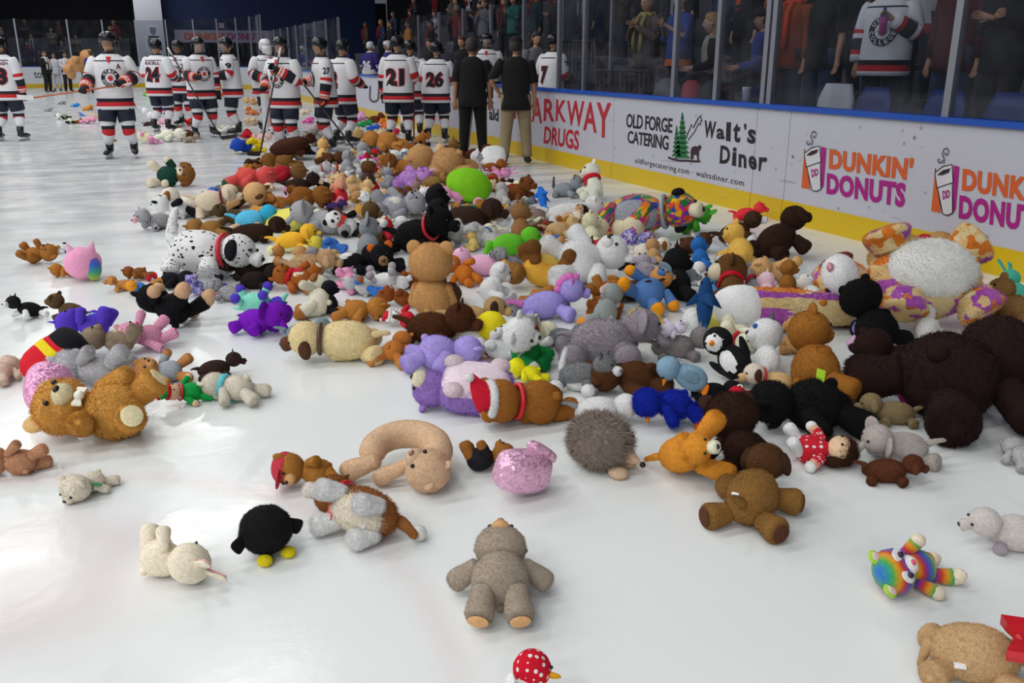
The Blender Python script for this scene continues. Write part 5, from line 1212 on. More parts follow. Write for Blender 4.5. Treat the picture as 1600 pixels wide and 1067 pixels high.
        if not s.lo and o.get('eyes', True):
            ex, es = o.get('ex', .42), o.get('es', .1)
            for sg in (-1, 1):
                if o.get('eyew'): s.ell('eye_patch', at(sg * ex, .84, .2), (r * es * 2.2, r * .1, r * es * 2.4), o['eyew'], h, X=S, Y=F, fur=0)
                s.ell('eye', at(sg * ex, .92 if not o.get('eyew') else .96, .16), r * es, o.get('eyec', '#0c0a0a'), h, fur=0, m='bead')
        if o.get('horn'): s.limb('horn', at(0, .45, .8), at(0, .75, 1.7), r * .17, o['horn'], h, shape='cone', fur=0, m='satin')
        if o.get('mane'):
            for i, (bb, d) in enumerate(((.35, .98), (-.1, 1.08), (-.5, .95), (-.85, .6), (-1.0, .15))): s.ell('mane_tuft', at(0, bb, d), (r * .3, r * .34, r * .34), o['mane'], h, X=S, Y=F, fur=2)
        if o.get('fringe'): s.ell('fringe', at(0, -.05, .35), (r * .98, r * .98, r * .8), o['fringe'], h, X=S, Y=F, fur=2)
        if o.get('hat'):
            b_ = s.ell('hat_brim', at(0, 0, .62), (r * .86, r * .86, r * .9), o.get('brim', '#e4e0dc'), h, X=S, Y=F, shape='ring', fur=1)
            s.limb('hat', at(0, 0, .55), at(o.get('hx', .5), -.3, 1.75), r * .8, o['hat'], h, shape='hat', fur=0, m='velvet', hint=S)
            s.ell('hat_pompom', at(o.get('hx', .5) * 1.25, -.45, 1.72), r * .22, o.get('brim', '#e4e0dc'), h, fur=2)
        if o.get('cap'):
            s.ell('cap', at(0, -.05, .38), (r * 1.0, r * 1.02, r * .78), o['cap'], h, X=S, Y=F, fur=0, m='cloth'); s.ell('cap_peak', at(0, 1.05, .45), (r * .7, r * .6, r * .1), o['cap'], h, X=S, Y=F, fur=0, m='cloth')
        if o.get('headbow'): s.ell('hair_bow', at(0, .2, 1.0), (r * .7, r * .3, r * .55), o['headbow'], h, X=S, Y=F, shape='bowtie', fur=0, m='satin')
        if o.get('hair'):
            s.ell('hair', at(0, -.22, .22), (r * 1.06, r * 1.0, r * 1.0), o['hair'], h, X=S, Y=F, fur=3)
            for sg in (-1, 1): s.ell('hair_tail', at(sg * 1.0, -.3, -.4), (r * .4, r * .4, r * .7), o['hair'], h, X=S, Y=F, fur=3)
        return h
def dirv(sg, out, fwd):
    a, b = math.radians(out), math.radians(fwd); return V3((sg * math.sin(a) * math.cos(b), -math.sin(b), -math.cos(a) * math.cos(b)))
def two(v): return v if isinstance(v, list) else [v, v]

def bear(col, o):
    """upright plush: spine +Z, front -Y; also dolls, rabbits, monkeys by options"""
    T = Toy(o.get('fur', 1), o.get('mat', 'plain'), o.get('lo', False)); hs = o.get('hs', 1.0); ls = o.get('ll', 1.0); fat = o.get('fat', 1.0) * 1.07; lr = o.get('lr', 1.0)
    sh = o.get('shirt'); bc = sh or o.get('bcol', col)
    bd = T.ell('body', (0, 0, .45), (.185 * fat, .165 * fat, .22), bc, shape='egg', fur=0 if sh else None, m=o.get('smat', 'cloth') if sh else None)
    if o.get('belly') and not sh: T.ell('belly_patch', (0, -.045 * fat, .44), (.135 * fat, .125 * fat, .17), o['belly'], bd)
    hr = .185 * hs; hz = .655 + hr * .74
    F = V3(o.get('face', (0, -1, 0))); U = V3(o.get('crown', (0, 0, 1)))
    T.head((0, -.01, hz), hr, F, U, col, o, o.get('hsq', (1.06, .95, .95)))
    ac = o.get('acol', col); lc = o.get('lcol', col); pc = o.get('pad'); hc = o.get('hand')
    A = two(o.get('arms', (50, 20))); Lg = two(o.get('legs', (18, 25)))
    al = .27 * o.get('al', 1.0); ll = .28 * ls; lr = lr * 1.2
    for i, sg in enumerate((-1, 1)):
        p0 = V3((sg * .14 * fat, -.01, .58)); d = dirv(sg, *A[i]); p1 = p0 + d * al
        if sh: T.limb('sleeve', p0, p0 + d * al * .72, .066 * lr, sh, tip=p1, fur=0, m=o.get('smat', 'cloth'))
        a = T.limb('arm', p0, p1, .062 * lr, ac, shape=o.get('ashape', 'limb'))
        if hc: T.ell('hand', p1 - d * .03, .066 * lr, hc, a)
        p0 = V3((sg * .1 * fat, -.01, .31)); d = dirv(sg, *Lg[i]); p1 = p0 + d * ll
        a = T.limb('leg', p0, p1, .078 * lr, lc, shape=o.get('lshape', 'limb'))
        if o.get('pants'): T.limb('trouser_leg', p0, p0 + d * ll * .7, .084 * lr, o['pants'], a, fur=0, m='cloth')
        if o.get('foot'): T.ell('foot', p1 + V3((0, -.03, 0)) - d * .02, (.075 * lr, .1 * lr, .07 * lr), o['foot'], a, X=d.cross(V3((0, 1, 0))) if abs(d.y) < .9 else (1, 0, 0), Y=(0, 1, 0))
        if pc and not T.lo:
            X = d.cross(V3((0, .2, 1))).normalized(); T.ell('paw_pad', p1 + d * .004, (.056 * lr, .056 * lr, .014), pc, a, X=X, Y=d.cross(X), fur=0, m='velvet')
    if o.get('tail'): T.limb('tail', (0, .13, .32), V3((0, .13, .32)) + V3(o.get('taild', (0, .22, .1))), .045 * o.get('tr', 1), o.get('tcol', col), shape='tail')
    elif not T.lo and not sh: T.ell('tail', (0, .15 * fat, .32), .045, o.get('tcol', col))
    extras(T, o, (0, 0, .635), .125 * fat, (0, -1, 0))
    return T
def extras(T, o, neck, nr, front):
    n = V3(neck); f = V3(front)
    if o.get('scarf'): 
        k = T.ell('scarf', n, (nr * 1.15, nr * 1.1, nr * 1.6), o['scarf'], shape='ring', fur=0, m='cloth', X=(1, 0, 0), Y=(0, 1, 0))
        T.limb('scarf_end', n + f * nr * .9, n + f * nr * 1.5 + V3((nr * .5, 0, -nr * 1.6)), nr * .35, o['scarf'], k, fur=0, m='cloth', flat=.4)
    if o.get('collar'): T.ell('collar', n, (nr * 1.12, nr * 1.12, nr * .8), o['collar'], shape='ring', fur=0, m='satin')
    if o.get('bow'):
        bs = o.get('bows', .85); k = T.ell('ribbon_bow', n + f * nr * 1.15, (nr * 1.25 * bs, nr * .8 * bs, nr * .9 * bs), o['bow'], shape='bowtie', fur=0, m='satin', X=(1, 0, 0), Y=-f)
        T.ell('bow_knot', n + f * nr * 1.25, nr * .26, o['bow'], k, fur=0, m='satin')
    if o.get('ribbon'):
        k = T.ell('ribbon', n, (nr * 1.12, nr * 1.12, nr * 1.0), o['ribbon'], shape='ring', fur=0, m='satin')
        for sg in (-1, 1): T.limb('ribbon_end', n + f * nr * 1.0, n + f * nr * 1.9 + V3((sg * nr * .9, 0, nr * .4 * sg)), nr * .3, o['ribbon'], k, fur=0, m='satin', flat=.2)
    if o.get('tag'):
        t = o['tag']; p = V3(t[0]); T.ell('tag', p, (t[1], t[1], t[1] * 1.3), t[2], shape='card', fur=0, m='cloth', X=V3(t[3]) if len(t) > 3 else (1, 0, 0), Y=V3(t[4]) if len(t) > 4 else (0, 1, 0))

def quad(col, o):
    """four-legged plush: spine +Z to the head, back +Y, belly -Y"""
    T = Toy(o.get('fur', 1), o.get('mat', 'plain'), o.get('lo', False)); fat = o.get('fat', 1.0) * 1.1; hs = o.get('hs', 1.0) * 1.04; ln = o.get('len', 1.0)
    bd = T.ell('body', (0, 0, 0), (.17 * fat, .165 * fat, .3 * ln), o.get('bcol', col), shape=o.get('bshape', 'ball'))
    if o.get('belly'): T.ell('belly_patch', (0, -.062 * fat, 0), (.148 * fat, .138 * fat, .25 * ln), o['belly'], bd)
    if o.get('saddle'): T.ell('back_patch', (0, .05 * fat, -.03), (.14 * fat, .13 * fat, .2 * ln), o['saddle'], bd)
    hr = .165 * hs; hy = o.get('hy', .12); hp = V3((o.get('hx_', 0), hy, .3 * ln + hr * .62))
    F = V3(o.get('face', (0, -.15, 1))); U = V3(o.get('crown', (0, 1, .15)))
    T.head(hp, hr, F, U, col, {'snout': 'dog', 'ear': 'floppy', **o}, o.get('hsq', (1, 1, .95)))
    lc = o.get('lcol', col); ll = .26 * o.get('ll', 1.0); lr = .084 * o.get('lr', 1.0)
    fl = o.get('fl', (12, 8)); bl = o.get('bl', (12, -8))       # (splay outward, swing along the spine) of the front and back legs
    fl = fl if isinstance(fl, list) else [fl, fl]; bl = bl if isinstance(bl, list) else [bl, bl]
    for (zz, an) in ((.17 * ln, fl), (-.19 * ln, bl)):
        for i, sg in enumerate((-1, 1)):
            a, b = math.radians(an[i][0]), math.radians(an[i][1])
            d = V3((sg * math.sin(a), -math.cos(a) * math.cos(b), math.sin(b))).normalized()
            p0 = V3((sg * .1 * fat, -.06 * fat, zz)); p1 = p0 + d * ll
            k = T.limb('leg', p0, p1, lr, lc, shape=o.get('lshape', 'limb'), hint=(0, 0, 1))
            if o.get('paw'): T.ell('paw', p1 - d * lr * .6, lr * 1.12, o['paw'], k)
            if o.get('pad') and not T.lo:
                X = d.cross(V3((0, .3, 1))).normalized(); T.ell('paw_pad', p1 + d * .003, (lr * .72, lr * .72, .013), o['pad'], k, X=X, Y=d.cross(X), fur=0, m='velvet')
    tl = o.get('tail', .22)
    if tl:
        td = V3(o.get('taild', (0, .7, -.7))).normalized(); k = T.limb('tail', (0, .06 * fat, -.27 * ln), V3((0, .06 * fat, -.27 * ln)) + td * tl, o.get('tr', .042), o.get('tcol', col), shape='tail', fur=o.get('tfur'))
        if o.get('tip'): T.ell('tail_tip', V3((0, .06 * fat, -.27 * ln)) + td * tl, o.get('tr', .042) * 1.3, o['tip'], k)
    extras(T, o, (0, hy * .6, .27 * ln), .135, o.get('bowdir', (0, -1, 0)))
    return T
def pillow(col, o):
    """flat pillow-like animal: head +Z, belly -Y"""
    T = Toy(o.get('fur', 1), o.get('mat', 'plain'), o.get('lo', False))
    b = T.ell('body', (0, 0, 0), (.32, .17 * o.get('thick', 1), .4), o.get('bcol', col), shape='pillow')
    if o.get('belly'): T.ell('belly_panel', (0, -.06, 0), (.285, .14 * o.get('thick', 1), .365), o['belly'], b, shape='pillow', m='velvet', fur=0)
    if o.get('band'): T.ell('colour_band', (0, .0, .02), (.33, .176 * o.get('thick', 1), .17), o['band'], b, shape='pillow', m='velvet', fur=0)
    if o.get('top'): T.ell('top_panel', (0, .01, .24), (.31, .178 * o.get('thick', 1), .24), o['top'], b, shape='pillow', m='velvet', fur=0)
    if o.get('hs', 1): T.head((0, o.get('hy', .06), .46), .15 * o.get('hs', 1), V3(o.get('face', (0, -.3, 1))), V3(o.get('crown', (0, 1, .3))), col, o)
    if o.get('stub', True):
        for sx, sz in ((-1, 1), (1, 1), (-1, -1), (1, -1)): T.ell('leg', (sx * .2, -.15, sz * .24), (.085, .075, .1), o.get('lcol', col))
    if o.get('tail', .1): T.limb('tail', (0, .03, -.38), (.05, .06, -.38 - o.get('tail', .1)), .04, o.get('tcol', col), shape='tail')
    extras(T, o, (0, .03, .36), .13, (0, -1, 0)); return T
def bird(col, o):
    """penguin, owl, duck: upright along +Z, front -Y"""
    T = Toy(o.get('fur', 1), o.get('mat', 'plain'), o.get('lo', False))
    b = T.ell('body', (0, 0, .36), (.23, .21, .3), col, shape='egg')
    if o.get('belly'): T.ell('belly_patch', (0, -.06, .34), (.175, .165, .24), o['belly'], b)
    h = T.head((0, -.02, .74), .19 * o.get('hs', 1), V3(o.get('face', (0, -1, 0))), V3((0, 0, 1)), col, {'ear': 'none', 'snout': 'beak', **o})
    rr_ = .19 * o.get('hs', 1)
    if o.get('facecol'): T.ell('face_patch', (0, -.02 - .3 * rr_, .73), (rr_ * .8, rr_ * .78, rr_ * .76), o['facecol'], h)
    for sg in (-1, 1):
        T.ell('wing', (sg * .25, .01, .4), (.05, .1, .2), o.get('wcol', col), X=(1, 0, -.35 * sg), Y=(0, 1, 0))
        if o.get('foot'): T.ell('foot', (sg * .11, -.13, .06), (.085, .15, .05), o['foot'], fur=0, m='velvet')
    extras(T, o, (0, 0, .6), .16, (0, -1, 0)); return T
def blob(col, o):
    """round plush: body ball with small face, ears and feet"""
    T = Toy(o.get('fur', 1), o.get('mat', 'plain'), o.get('lo', False)); s = o.get('sh', (.3, .27, .28))
    b = T.ell('body', (0, 0, .3), s, col, shape=o.get('shape', 'ball'))
    if o.get('belly'): T.ell('belly_patch', (0, -.05, .28), (s[0] * .8, s[1] * .88, s[2] * .82), o['belly'], b, m='velvet', fur=0)
    for sg in (-1, 1):
        if o.get('ear') == 'round': T.ell('ear', (sg * s[0] * .66, 0, .3 + s[2] * .86), (.08, .04, .08), o.get('ecol', col), b)
        if o.get('ear') == 'point': T.limb('ear', (sg * s[0] * .5, 0, .3 + s[2] * .75), (sg * s[0] * .7, 0, .3 + s[2] * 1.3), .08, o.get('ecol', col), b, shape='cone', flat=.5)
        if o.get('ear') == 'fin': T.limb('fin', (sg * s[0] * .8, 0, .3), (sg * s[0] * 1.35, -.05, .2), .09, o.get('ecol', col), b, flat=.4)
        if o.get('foot'): T.ell('foot', (sg * .14, -s[1] * .75, .06), (.085, .1, .06), o['foot'], b, fur=0, m='velvet')
        if not T.lo and o.get('eyes', True): T.ell('eye', (sg * .09, -s[1] * .93, .36), .025, '#0c0a0a', b, fur=0, m='bead')
    if o.get('snoutc'):
        k = T.limb('snout', (0, -s[1] * .55, .24), (0, -s[1] * 1.35, .13), .13, o['snoutc'], b, shape='cone', fur=0, m='velvet'); T.ell('nose', (0, -s[1] * 1.38, .125), .03, '#1a1210', k, fur=0, m='bead')
    if o.get('horn'): T.limb('horn', (0, -.05, .3 + s[2] * .9), (0, -.1, .3 + s[2] * 1.6), .05, o['horn'], b, shape='cone', fur=0, m=o.get('hornmat', 'satin'))
    if o.get('patch'): T.ell('colour_patch', (s[0] * .45, -s[1] * .45, .22), (.14, .16, .22), '#ffffff', b, m=o['patch'], fur=0)
    if o.get('flap'): T.ell('flap', (-s[0] * .55, 0, .3 + s[2] * .95), (s[0] * .62, s[1] * .5, s[2] * .3), col, b, X=(1, 0, .35), Y=(0, 1, 0), shape='pillow')
    if o.get('tail'): T.limb('tail', (0, s[1] * .8, .2), (0, s[1] * 1.5, .3), .035, col, b, shape='tail')
    extras(T, o, (0, 0, .3), s[0], (0, -1, 0)); return T
def shark(col, o):
    T = Toy(0, 'velvet', o.get('lo', False))
    b = T.ell('body', (0, 0, .1), (.14, .15, .46), col); T.ell('belly_patch', (0, -.035, .1), (.12, .125, .4), o.get('belly', '#c9ced6'), b)
    T.limb('dorsal_fin', (0, .1, .16), (0, .36, .02), .12, col, shape='cone', hint=(1, 0, 0), flat=.35 if False else 1.0)
    for sg in (-1, 1):
        T.limb('side_fin', (sg * .1, -.02, .2), (sg * .34, -.06, .02), .09, col, shape='cone', hint=(0, 1, 0), flat=.4); T.limb('tail_fin', (0, .02, -.32), (0, sg * .24, -.56), .1, col, shape='cone', hint=(1, 0, 0), flat=.5)
        T.ell('eye', (sg * .1, .03, .45), .022, '#0c0a0a', b, m='bead')
    return T
def curl(col, o):
    """long soft animal curled round on the ice: head, arms and an arched body"""
    T = Toy(o.get('fur', 1), o.get('mat', 'plain')); T.ell('body', (.02, 0, .12), .3, col, shape='arc')
    T.head((.26, -.02, -.2), .2, V3((-.45, -.8, -.15)), V3((.55, -.1, -.6)), col, o)
    T.limb('arm', (.1, -.02, -.08), (-.26, -.02, -.16), .075, col); T.limb('leg', (-.2, -.0, .0), (-.56, .02, -.06), .095, col)
    return T
def tube_toy(col, o):
    T = Toy(o.get('fur', 1), o.get('mat', 'plain')); T.limb('leg', (0, 0, 0), (0, 0, 1), o.get('r', .13), col, shape=o.get('lshape', 'limb'))
    if o.get('paw'): T.ell('paw', (0, 0, .92), (o.get('r', .13) * 1.12, o.get('r', .13) * 1.12, o.get('r', .13) * 1.35), o['paw'], 0, fur=0, m='velvet')
    return T

# ---- placing: each toy is fitted to the box it fills in the photograph, resting on the ice or on the toys under it
GX0, GY0, GS = -6.0, 0.0, .03
HM = np.zeros((460, 1400)); TOYS = []
def orient(az, el, roll):
    a, e, r = math.radians(az), math.radians(el), math.radians(roll)
    hd = lambda q: V3((CR[0] * math.cos(q) + CF[0] * math.sin(q), CR[1] * math.cos(q) + CF[1] * math.sin(q), 0))
    s = hd(a) * math.cos(e) + V3((0, 0, math.sin(e)))
    if abs(el) > 80:
        f = hd(r); f = (f - s * f.dot(s)).normalized()
    else:
        u0 = V3((0, 0, 1)); u0 = (u0 - s * u0.dot(s)).normalized(); f = u0 * math.cos(r) + s.cross(u0) * math.sin(r)
    y = -f; x = y.cross(s)
    return np.array([[x.x, y.x, s.x], [x.y, y.y, s.y], [x.z, y.z, s.z]])
def place(T, box, az, el, roll, name, label, layer=0, sink=.0, zfix=None, grp='plush toys lying thrown on the ice'):
    x0, y0, x1, y1 = box; tw, th = x1 - x0, y1 - y0; tc = ((x0 + x1) / 2, (y0 + y1) / 2)
    Rm = orient(az, el, roll); pts = []
    if not T.stiff: T.settle(Rm)
    for nm, shp, M, col, par, fur, mm in T.p:
        if nm in ('eye', 'tag', 'nose'): continue
        pts.append(samples(shp) @ np.array(M)[:3].T)
    P = np.concatenate(pts) @ Rm.T
    P[:, 2] -= P[:, 2].min()
    g = ground(tc[0], min(y1, 1500) if layer == 0 else tc[1] + th * .3); s = .3; z0 = 0.0; pos = np.array([g.x, g.y])
    for it in range(9):
        Q = P * s; Q[:, 0] += pos[0]; Q[:, 1] += pos[1]; Q[:, 2] += z0
        u, v, d = project(Q); w, h = u.max() - u.min(), v.max() - v.min()
        k = math.sqrt((tw / w) * (th / h)); s *= max(.5, min(2, k))
        Q = P * s; Q[:, 0] += pos[0]; Q[:, 1] += pos[1]; Q[:, 2] += z0
        u, v, d = project(Q); cu, cv = (u.max() + u.min()) / 2, (v.max() + v.min()) / 2
        # move over the plane at the toy's own mid height until its box centre falls where the photograph has it
        zm = z0 + P[:, 2].max() * s / 2
        a_ = ground(cu, cv, zm); b_ = ground(tc[0], tc[1], zm)
        pos = pos + np.array([b_.x - a_.x, b_.y - a_.y])
        pos[0] = min(pos[0], DW - .05 - P[:, 0].max() * s)
        if layer and it >= 2:
            Q = P * s; ix = np.clip(((Q[:, 0] + pos[0] - GX0) / GS).astype(int), 0, HM.shape[0] - 1); iy = np.clip(((Q[:, 1] + pos[1] - GY0) / GS).astype(int), 0, HM.shape[1] - 1)
            lowm = Q[:, 2] < .5 * P[:, 2].max() * s
            need = (HM[ix, iy] - Q[:, 2])[lowm]
            z0 = max(0.0, float(np.percentile(need, 80 if layer == 1 else 90)))
            if zfix is not None: z0 = min(z0, zfix)
    root = empty(name, (pos[0], pos[1], z0)); tag(root, label, 'plush toy', grp)
    # the empty stands at the toy's base; its parts carry the pose
    off = Matrix.Identity(4); zmin = (np.concatenate(pts) @ Rm.T)[:, 2].min()
    B = Matrix([[Rm[i][j] * s for j in range(3)] + [0] for i in range(3)] + [[0, 0, 0, 1]]); B.translation = (0, 0, -zmin * s)
    obs = []; mats_l = []
    for nm, shp, M, col, par, fur, mm in T.p:
        big = max(tw, th)
        if T.lo or big < 46: fur = 0
        elif fur and (big < 95 or nm in ('ear', 'muzzle', 'mane_tuft', 'hat_pompom', 'tail', 'tail_tip')): fur += 10
        me = proto(shp, fur, T.lo)
        o = bpy.data.objects.new(nm, me); COL.objects.link(o); W = B @ M
        if par is None: o.parent = root; o.matrix_local = W
        else:
            o.parent = obs[par]; o.matrix_parent_inverse = mats_l[par].inverted(); o.matrix_basis = W
        obs.append(o); mats_l.append(W)
        o.color = (*[min(.86, v * 1.36 + .002) for v in lin(col)], 1); o.material_slots[0].link = 'OBJECT'; o.material_slots[0].material = PM[mm]
    Q = P * s; Q[:, 0] += pos[0]; Q[:, 1] += pos[1]; Q[:, 2] += z0
    ix = np.clip(((Q[:, 0] - GX0) / GS).astype(int), 1, HM.shape[0] - 2); iy = np.clip(((Q[:, 1] - GY0) / GS).astype(int), 1, HM.shape[1] - 2)
    for dx in (-1, 0, 1):
        for dy in (-1, 0, 1): np.maximum.at(HM, (ix + dx, iy + dy), Q[:, 2] * .93)
    TOYS.append((name, label, round(float((P.max(0) - P.min(0)).max() * s), 2), round(z0, 2), box))
    return root
KIND = {'bear': (bear, 'teddy_bear'), 'quad': (quad, 'plush_dog'), 'pillow': (pillow, 'pillow_pet'), 'bird': (bird, 'plush_bird'), 'blob': (blob, 'round_plush'), 'shark': (shark, 'plush_shark'), 'curl': (curl, 'plush_cat'), 'tube': (tube_toy, 'plush_snake')}
HEAP = 1.0
def T_(kind, box, az, el, roll, col, label, name=None, layer=0, zfix=None, **o):
    if HEAP != 1: mx_, my_, a_, b_ = (box[0] + box[2]) / 2, box[3], (box[2] - box[0]) / 2 * HEAP, (box[3] - box[1]) * HEAP; box = (mx_ - a_, my_ - b_, mx_ + a_, my_)
    if max(box[2] - box[0], box[3] - box[1]) < 30: o.setdefault('lo', True)
    f, dn = KIND[kind]; T = f(col, o); T.stiff = o.get('stand', False); return place(T, box, az, el, roll, name or dn, label, layer, zfix=zfix)
def B(*a, **k): return T_('bear', *a, **k)
def Q(*a, **k): return T_('quad', *a, **k)
# ================================================================ the toys, nearest zone: single toys on the open ice
B((687, 822, 876, 970), 90, 4, 0, '#978a7c', 'taupe teddy bear flat on its back with tan nose, arms spread wide', muzzle='#c2976a', pad='#c2976a', nose='#8a6240', arms=[(84, 6), (84, 6)], legs=(8, 6), hs=1.02, face=(0, -.75, .65), crown=(0, .65, .75), msize=.85, lr=1.15, fat=1.06, al=1.0)
B((215, 818, 358, 910), 335, 4, 305, '#d3c6b2', 'cream rabbit with pink-lined ears lying alone on the ice', name='plush_rabbit', fur=0, mat='velvet', ear='long', icol='#d99aa6', elen=1.1, muzzle=None, eyes=True, es=.07, hs=1.15, arms=(40, 60), legs=[(15, 60), (30, 70)], fat=1.05)
T_('blob', (364, 786, 470, 888), 0, 90, 310, '#121214', 'black bird with two yellow feet tipped forward on the ice', name='plush_bird', sh=(.3, .3, .27), foot='#bfae18', ear='fin', ecol='#121214', eyes=False, fur=1, tail=True)
Q((477, 740, 664, 862), 152, 4, 284, '#86552b', 'brown and white husky with red satin ribbon lying on its side', fur=2, belly='#d3c6b6', lcol='#dcdad8', hcol='#86552b', muzzle='#cfc8c4', ear='point', ribbon='#b01020', tip='#d8d2cc', fl=(8, 45), bl=(8, 30), tail=.2, tr=.05, ll=.9, lr=1.05, taild=(0, .3, -1), hs=.95, tag=((-.02, -.19, -.1), .07, '#e4e4ea', (1, 0, 0), (0, 1, 0)))
T_('curl', (540, 650, 700, 775), 90, 10, 0, '#c6a688', 'beige long-bodied cat curled round with its face on the ice', fur=1, ear='small', muzzle='#c9ad92', nose='#8a6244')
B((417, 708, 545, 764), 180, 10, 250, '#9c6a2e', 'small brown monkey wearing a red cap beside the curled cat', name='plush_monkey', cap='#a3303a', legs=(25, 40), hs=1.15, ll=1.1, muzzle='#c9a070')
B((727, 682, 800, 742), 0, 10, 330, '#8a5a26', 'small brown bear in a black shirt next to pink sequin pouch', shirt='#17171b', legs=(30, 75), arms=(60, 50), ear='round')
T_('blob', (770, 688, 870, 772), 40, 70, 270, '#dba0bc', 'pink sequin-covered heart pouch beside small black-shirted bear', name='sequin_pouch', sh=(.34, .2, .22), mat='sequin', flap=True, fur=0, eyes=False, shape='pillow')
T_('blob', (885, 650, 1008, 745), 0, 90, 335, '#7d7168', 'grey-brown hedgehog with bristly back and pointed nose', name='plush_hedgehog', sh=(.27, .32, .27), fur=3, snoutc='#b39a80', belly=None, foot='#b39a80')
B((98, 728, 180, 792), 250, 10, 175, '#cfc6b6', 'small cream polar bear face down with a green tag', fur=2, hs=1.35, legs=(30, 10), ear='round', face=(0, -.55, .8), crown=(0, .85, .5), tag=((.24, .05, .6), .12, '#2f7a4c', (0, 0, 1), (0, 1, .2)))
B((52, 565, 245, 693), 183, 6, 325, '#c08e46', 'golden teddy bear on its back with cream feet and muzzle', muzzle='#d8c4a0', pad='#dcc9a4', ecol='#cfae78', arms=[(70, 65), (25, 20)], legs=[(25, 62), (40, 28)], hs=1.1, fur=2, bow='#d8cfc2', bows=.45, lr=1.2, ll=.85, fat=1.08)
B((-30, 684, 72, 746), 190, 5, 60, '#b98a6a', 'pinkish tan curly bear lying near golden teddy with round blue tag', fur=2, hs=1.05, tag=((0, -.05, -.06), .16, '#cdd6ea', (1, 0, 0), (0, .5, 1)))
T_('pillow', (33, 568, 118, 643), 100, 40, 30, '#cc8fb4', 'pink sequin cushion leaning against red and black pillow', name='sequin_cushion', mat='sequin', fur=0, hs=0, stub=False, tail=0, thick=1.1)
T_('pillow', (26, 514, 146, 600), 40, 28, 20, '#b81c28', 'red bird pillow with black top and yellow band', top='#131316', band='#d6b81e', hs=0, stub=False, tail=0, fur=0, mat='velvet', thick=1.4, name='bird_pillow')
B((70, 540, 218, 606), 175, 6, 40, '#bcbcc0', 'pale grey marbled bear lying behind golden teddy', fur=2, mat='heather', legs=(20, 50), hs=.95)
B((203, 548, 304, 602), 200, 8, 330, '#c08a52', 'tan curly bear dressed in a grey hooded shirt', shirt='#8d9299', fur=2, hs=1.15, legs=(35, 20), arms=(60, 30), muzzle='#c99a66')
B((105, 500, 215, 562), 200, 12, 10, '#8a7a68', 'grey-brown rabbit on its back with cream belly behind marbled bear', name='plush_rabbit', belly='#d3c0a4', ear='long', legs=[(30, 70), (45, 60)], fur=1, lr=1.15)
B((63, 482, 195, 528), 185, 6, 20, '#4c34a8', 'blue-violet dragon with mint spots lying by striped tiger', name='plush_dragon', belly='#8fc9ae', legs=(40, 70), arms=(70, 50), ear='point', fur=0, mat='velvet')
Q((72, 452, 146, 512), 165, 15, 170, '#6a5234', 'brown and black striped tiger lying belly down', name='plush_tiger', mat='tiger', ear='round', ll=.7, hs=.95, fur=1, fl=(50, 20), bl=(50, -20))
B((185, 478, 272, 556), 235, 20, 330, '#c05a86', 'pink zebra-striped monkey with hot pink nose', name='plush_monkey', mat='zebra', muzzle='#c98ab0', nose='#c0206a', fur=0, ear='round', legs=(30, 60), arms=(70, 40), ll=1.2, al=1.2, tail=True)
B((208, 438, 332, 516), 150, 12, 20, '#111114', 'black gorilla on its back with tan hands and feet', name='plush_gorilla', pad='#c9a684', hand='#c9a684', foot='#c9a684', muzzle='#c9a684', legs=[(35, 60), (40, 50)], arms=(60, 40), belly='#5a1420', ll=1.05)
Q((298, 543, 384, 600), 20, 6, 180, '#2b1c18', 'dark brown moose lying flat with raised antlers', name='plush_moose', ear='point', ecol='#2b1c18', fur=0, mat='velvet', ll=.7, fl=(70, 20), bl=(60, -20), hs=.9, tail=.12)
B((252, 578, 328, 640), 215, 12, 330, '#d9a888', 'elf doll in green suit and green pointed hat', name='elf_doll', shirt='#0f8a3c', acol='#0f8a3c', lcol='#0f8a3c', hat='#0f8a3c', brim='#b01c28', hand='#d9a888', fur=0, mat='velvet', ear='none', muzzle=None, hs=.85, collar='#b01c28', lr=.8, pants='#0f8a3c')
B((312, 580, 417, 637), 170, 6, 190, '#d0cabc', 'small white polar bear with teal scarf lying beside elf doll', fur=2, scarf='#5aa9b4', legs=(25, 20), arms=(60, 10), hs=.95)
Q((10, 452, 70, 504), 230, 20, 200, '#141418', 'small black and white calf sprawled on the ice', name='plush_calf', lcol='#d8d4d4', ear='point', muzzle='#d4cccc', fur=0, fl=(60, 20), bl=(60, -20), tail=.15)
B((-24, 545, 26, 615), 95, 5, 180, '#cbb8a8', 'pale beige plush lying face down past the pink sequin cushion', fur=2, mat='plain')
B((26, 372, 92, 412), 0, 8, 30, '#94612c', 'small brown bear on its back far out on the ice', legs=(30, 70), arms=(60, 60), hs=1.1)
Q((76, 374, 104, 402), 0, 5, 90, '#d8d8d8', 'tiny spotted dog behind small brown bear', mat='dalmatian', ear='floppy', ecol='#18181a')
T_('blob', (96, 379, 162, 436), 0, 90, 300, '#e08fae', 'round pink pig ball with rainbow patch', name='round_pig', fur=0, mat='velvet', ear='point', ecol='#e8a0bc', patch='rainbowpaint', tail=True, eyes=False)
B((80, 408, 122, 437), 180, 6, 200, '#9a6428', 'little ginger bear tucked under round pink pig', hs=1.2, legs=(30, 30))
Q((170, 425, 212, 462), 200, 10, 180, '#ab7640', 'tan puppy beside black gorilla', fl=(60, 20), bl=(60, -20), ll=.8)
B((192, 414, 242, 442), 180, 8, 200, '#7d4a22', 'brown bear with a red foot beside the tan puppy', foot='#b02034', hs=1.0)
B((198, 432, 232, 462), 250, 20, 10, '#d68a2c', 'tiny orange doll in a blue shirt next to tan puppy', name='cloth_doll', shirt='#3a72b8', fur=0)
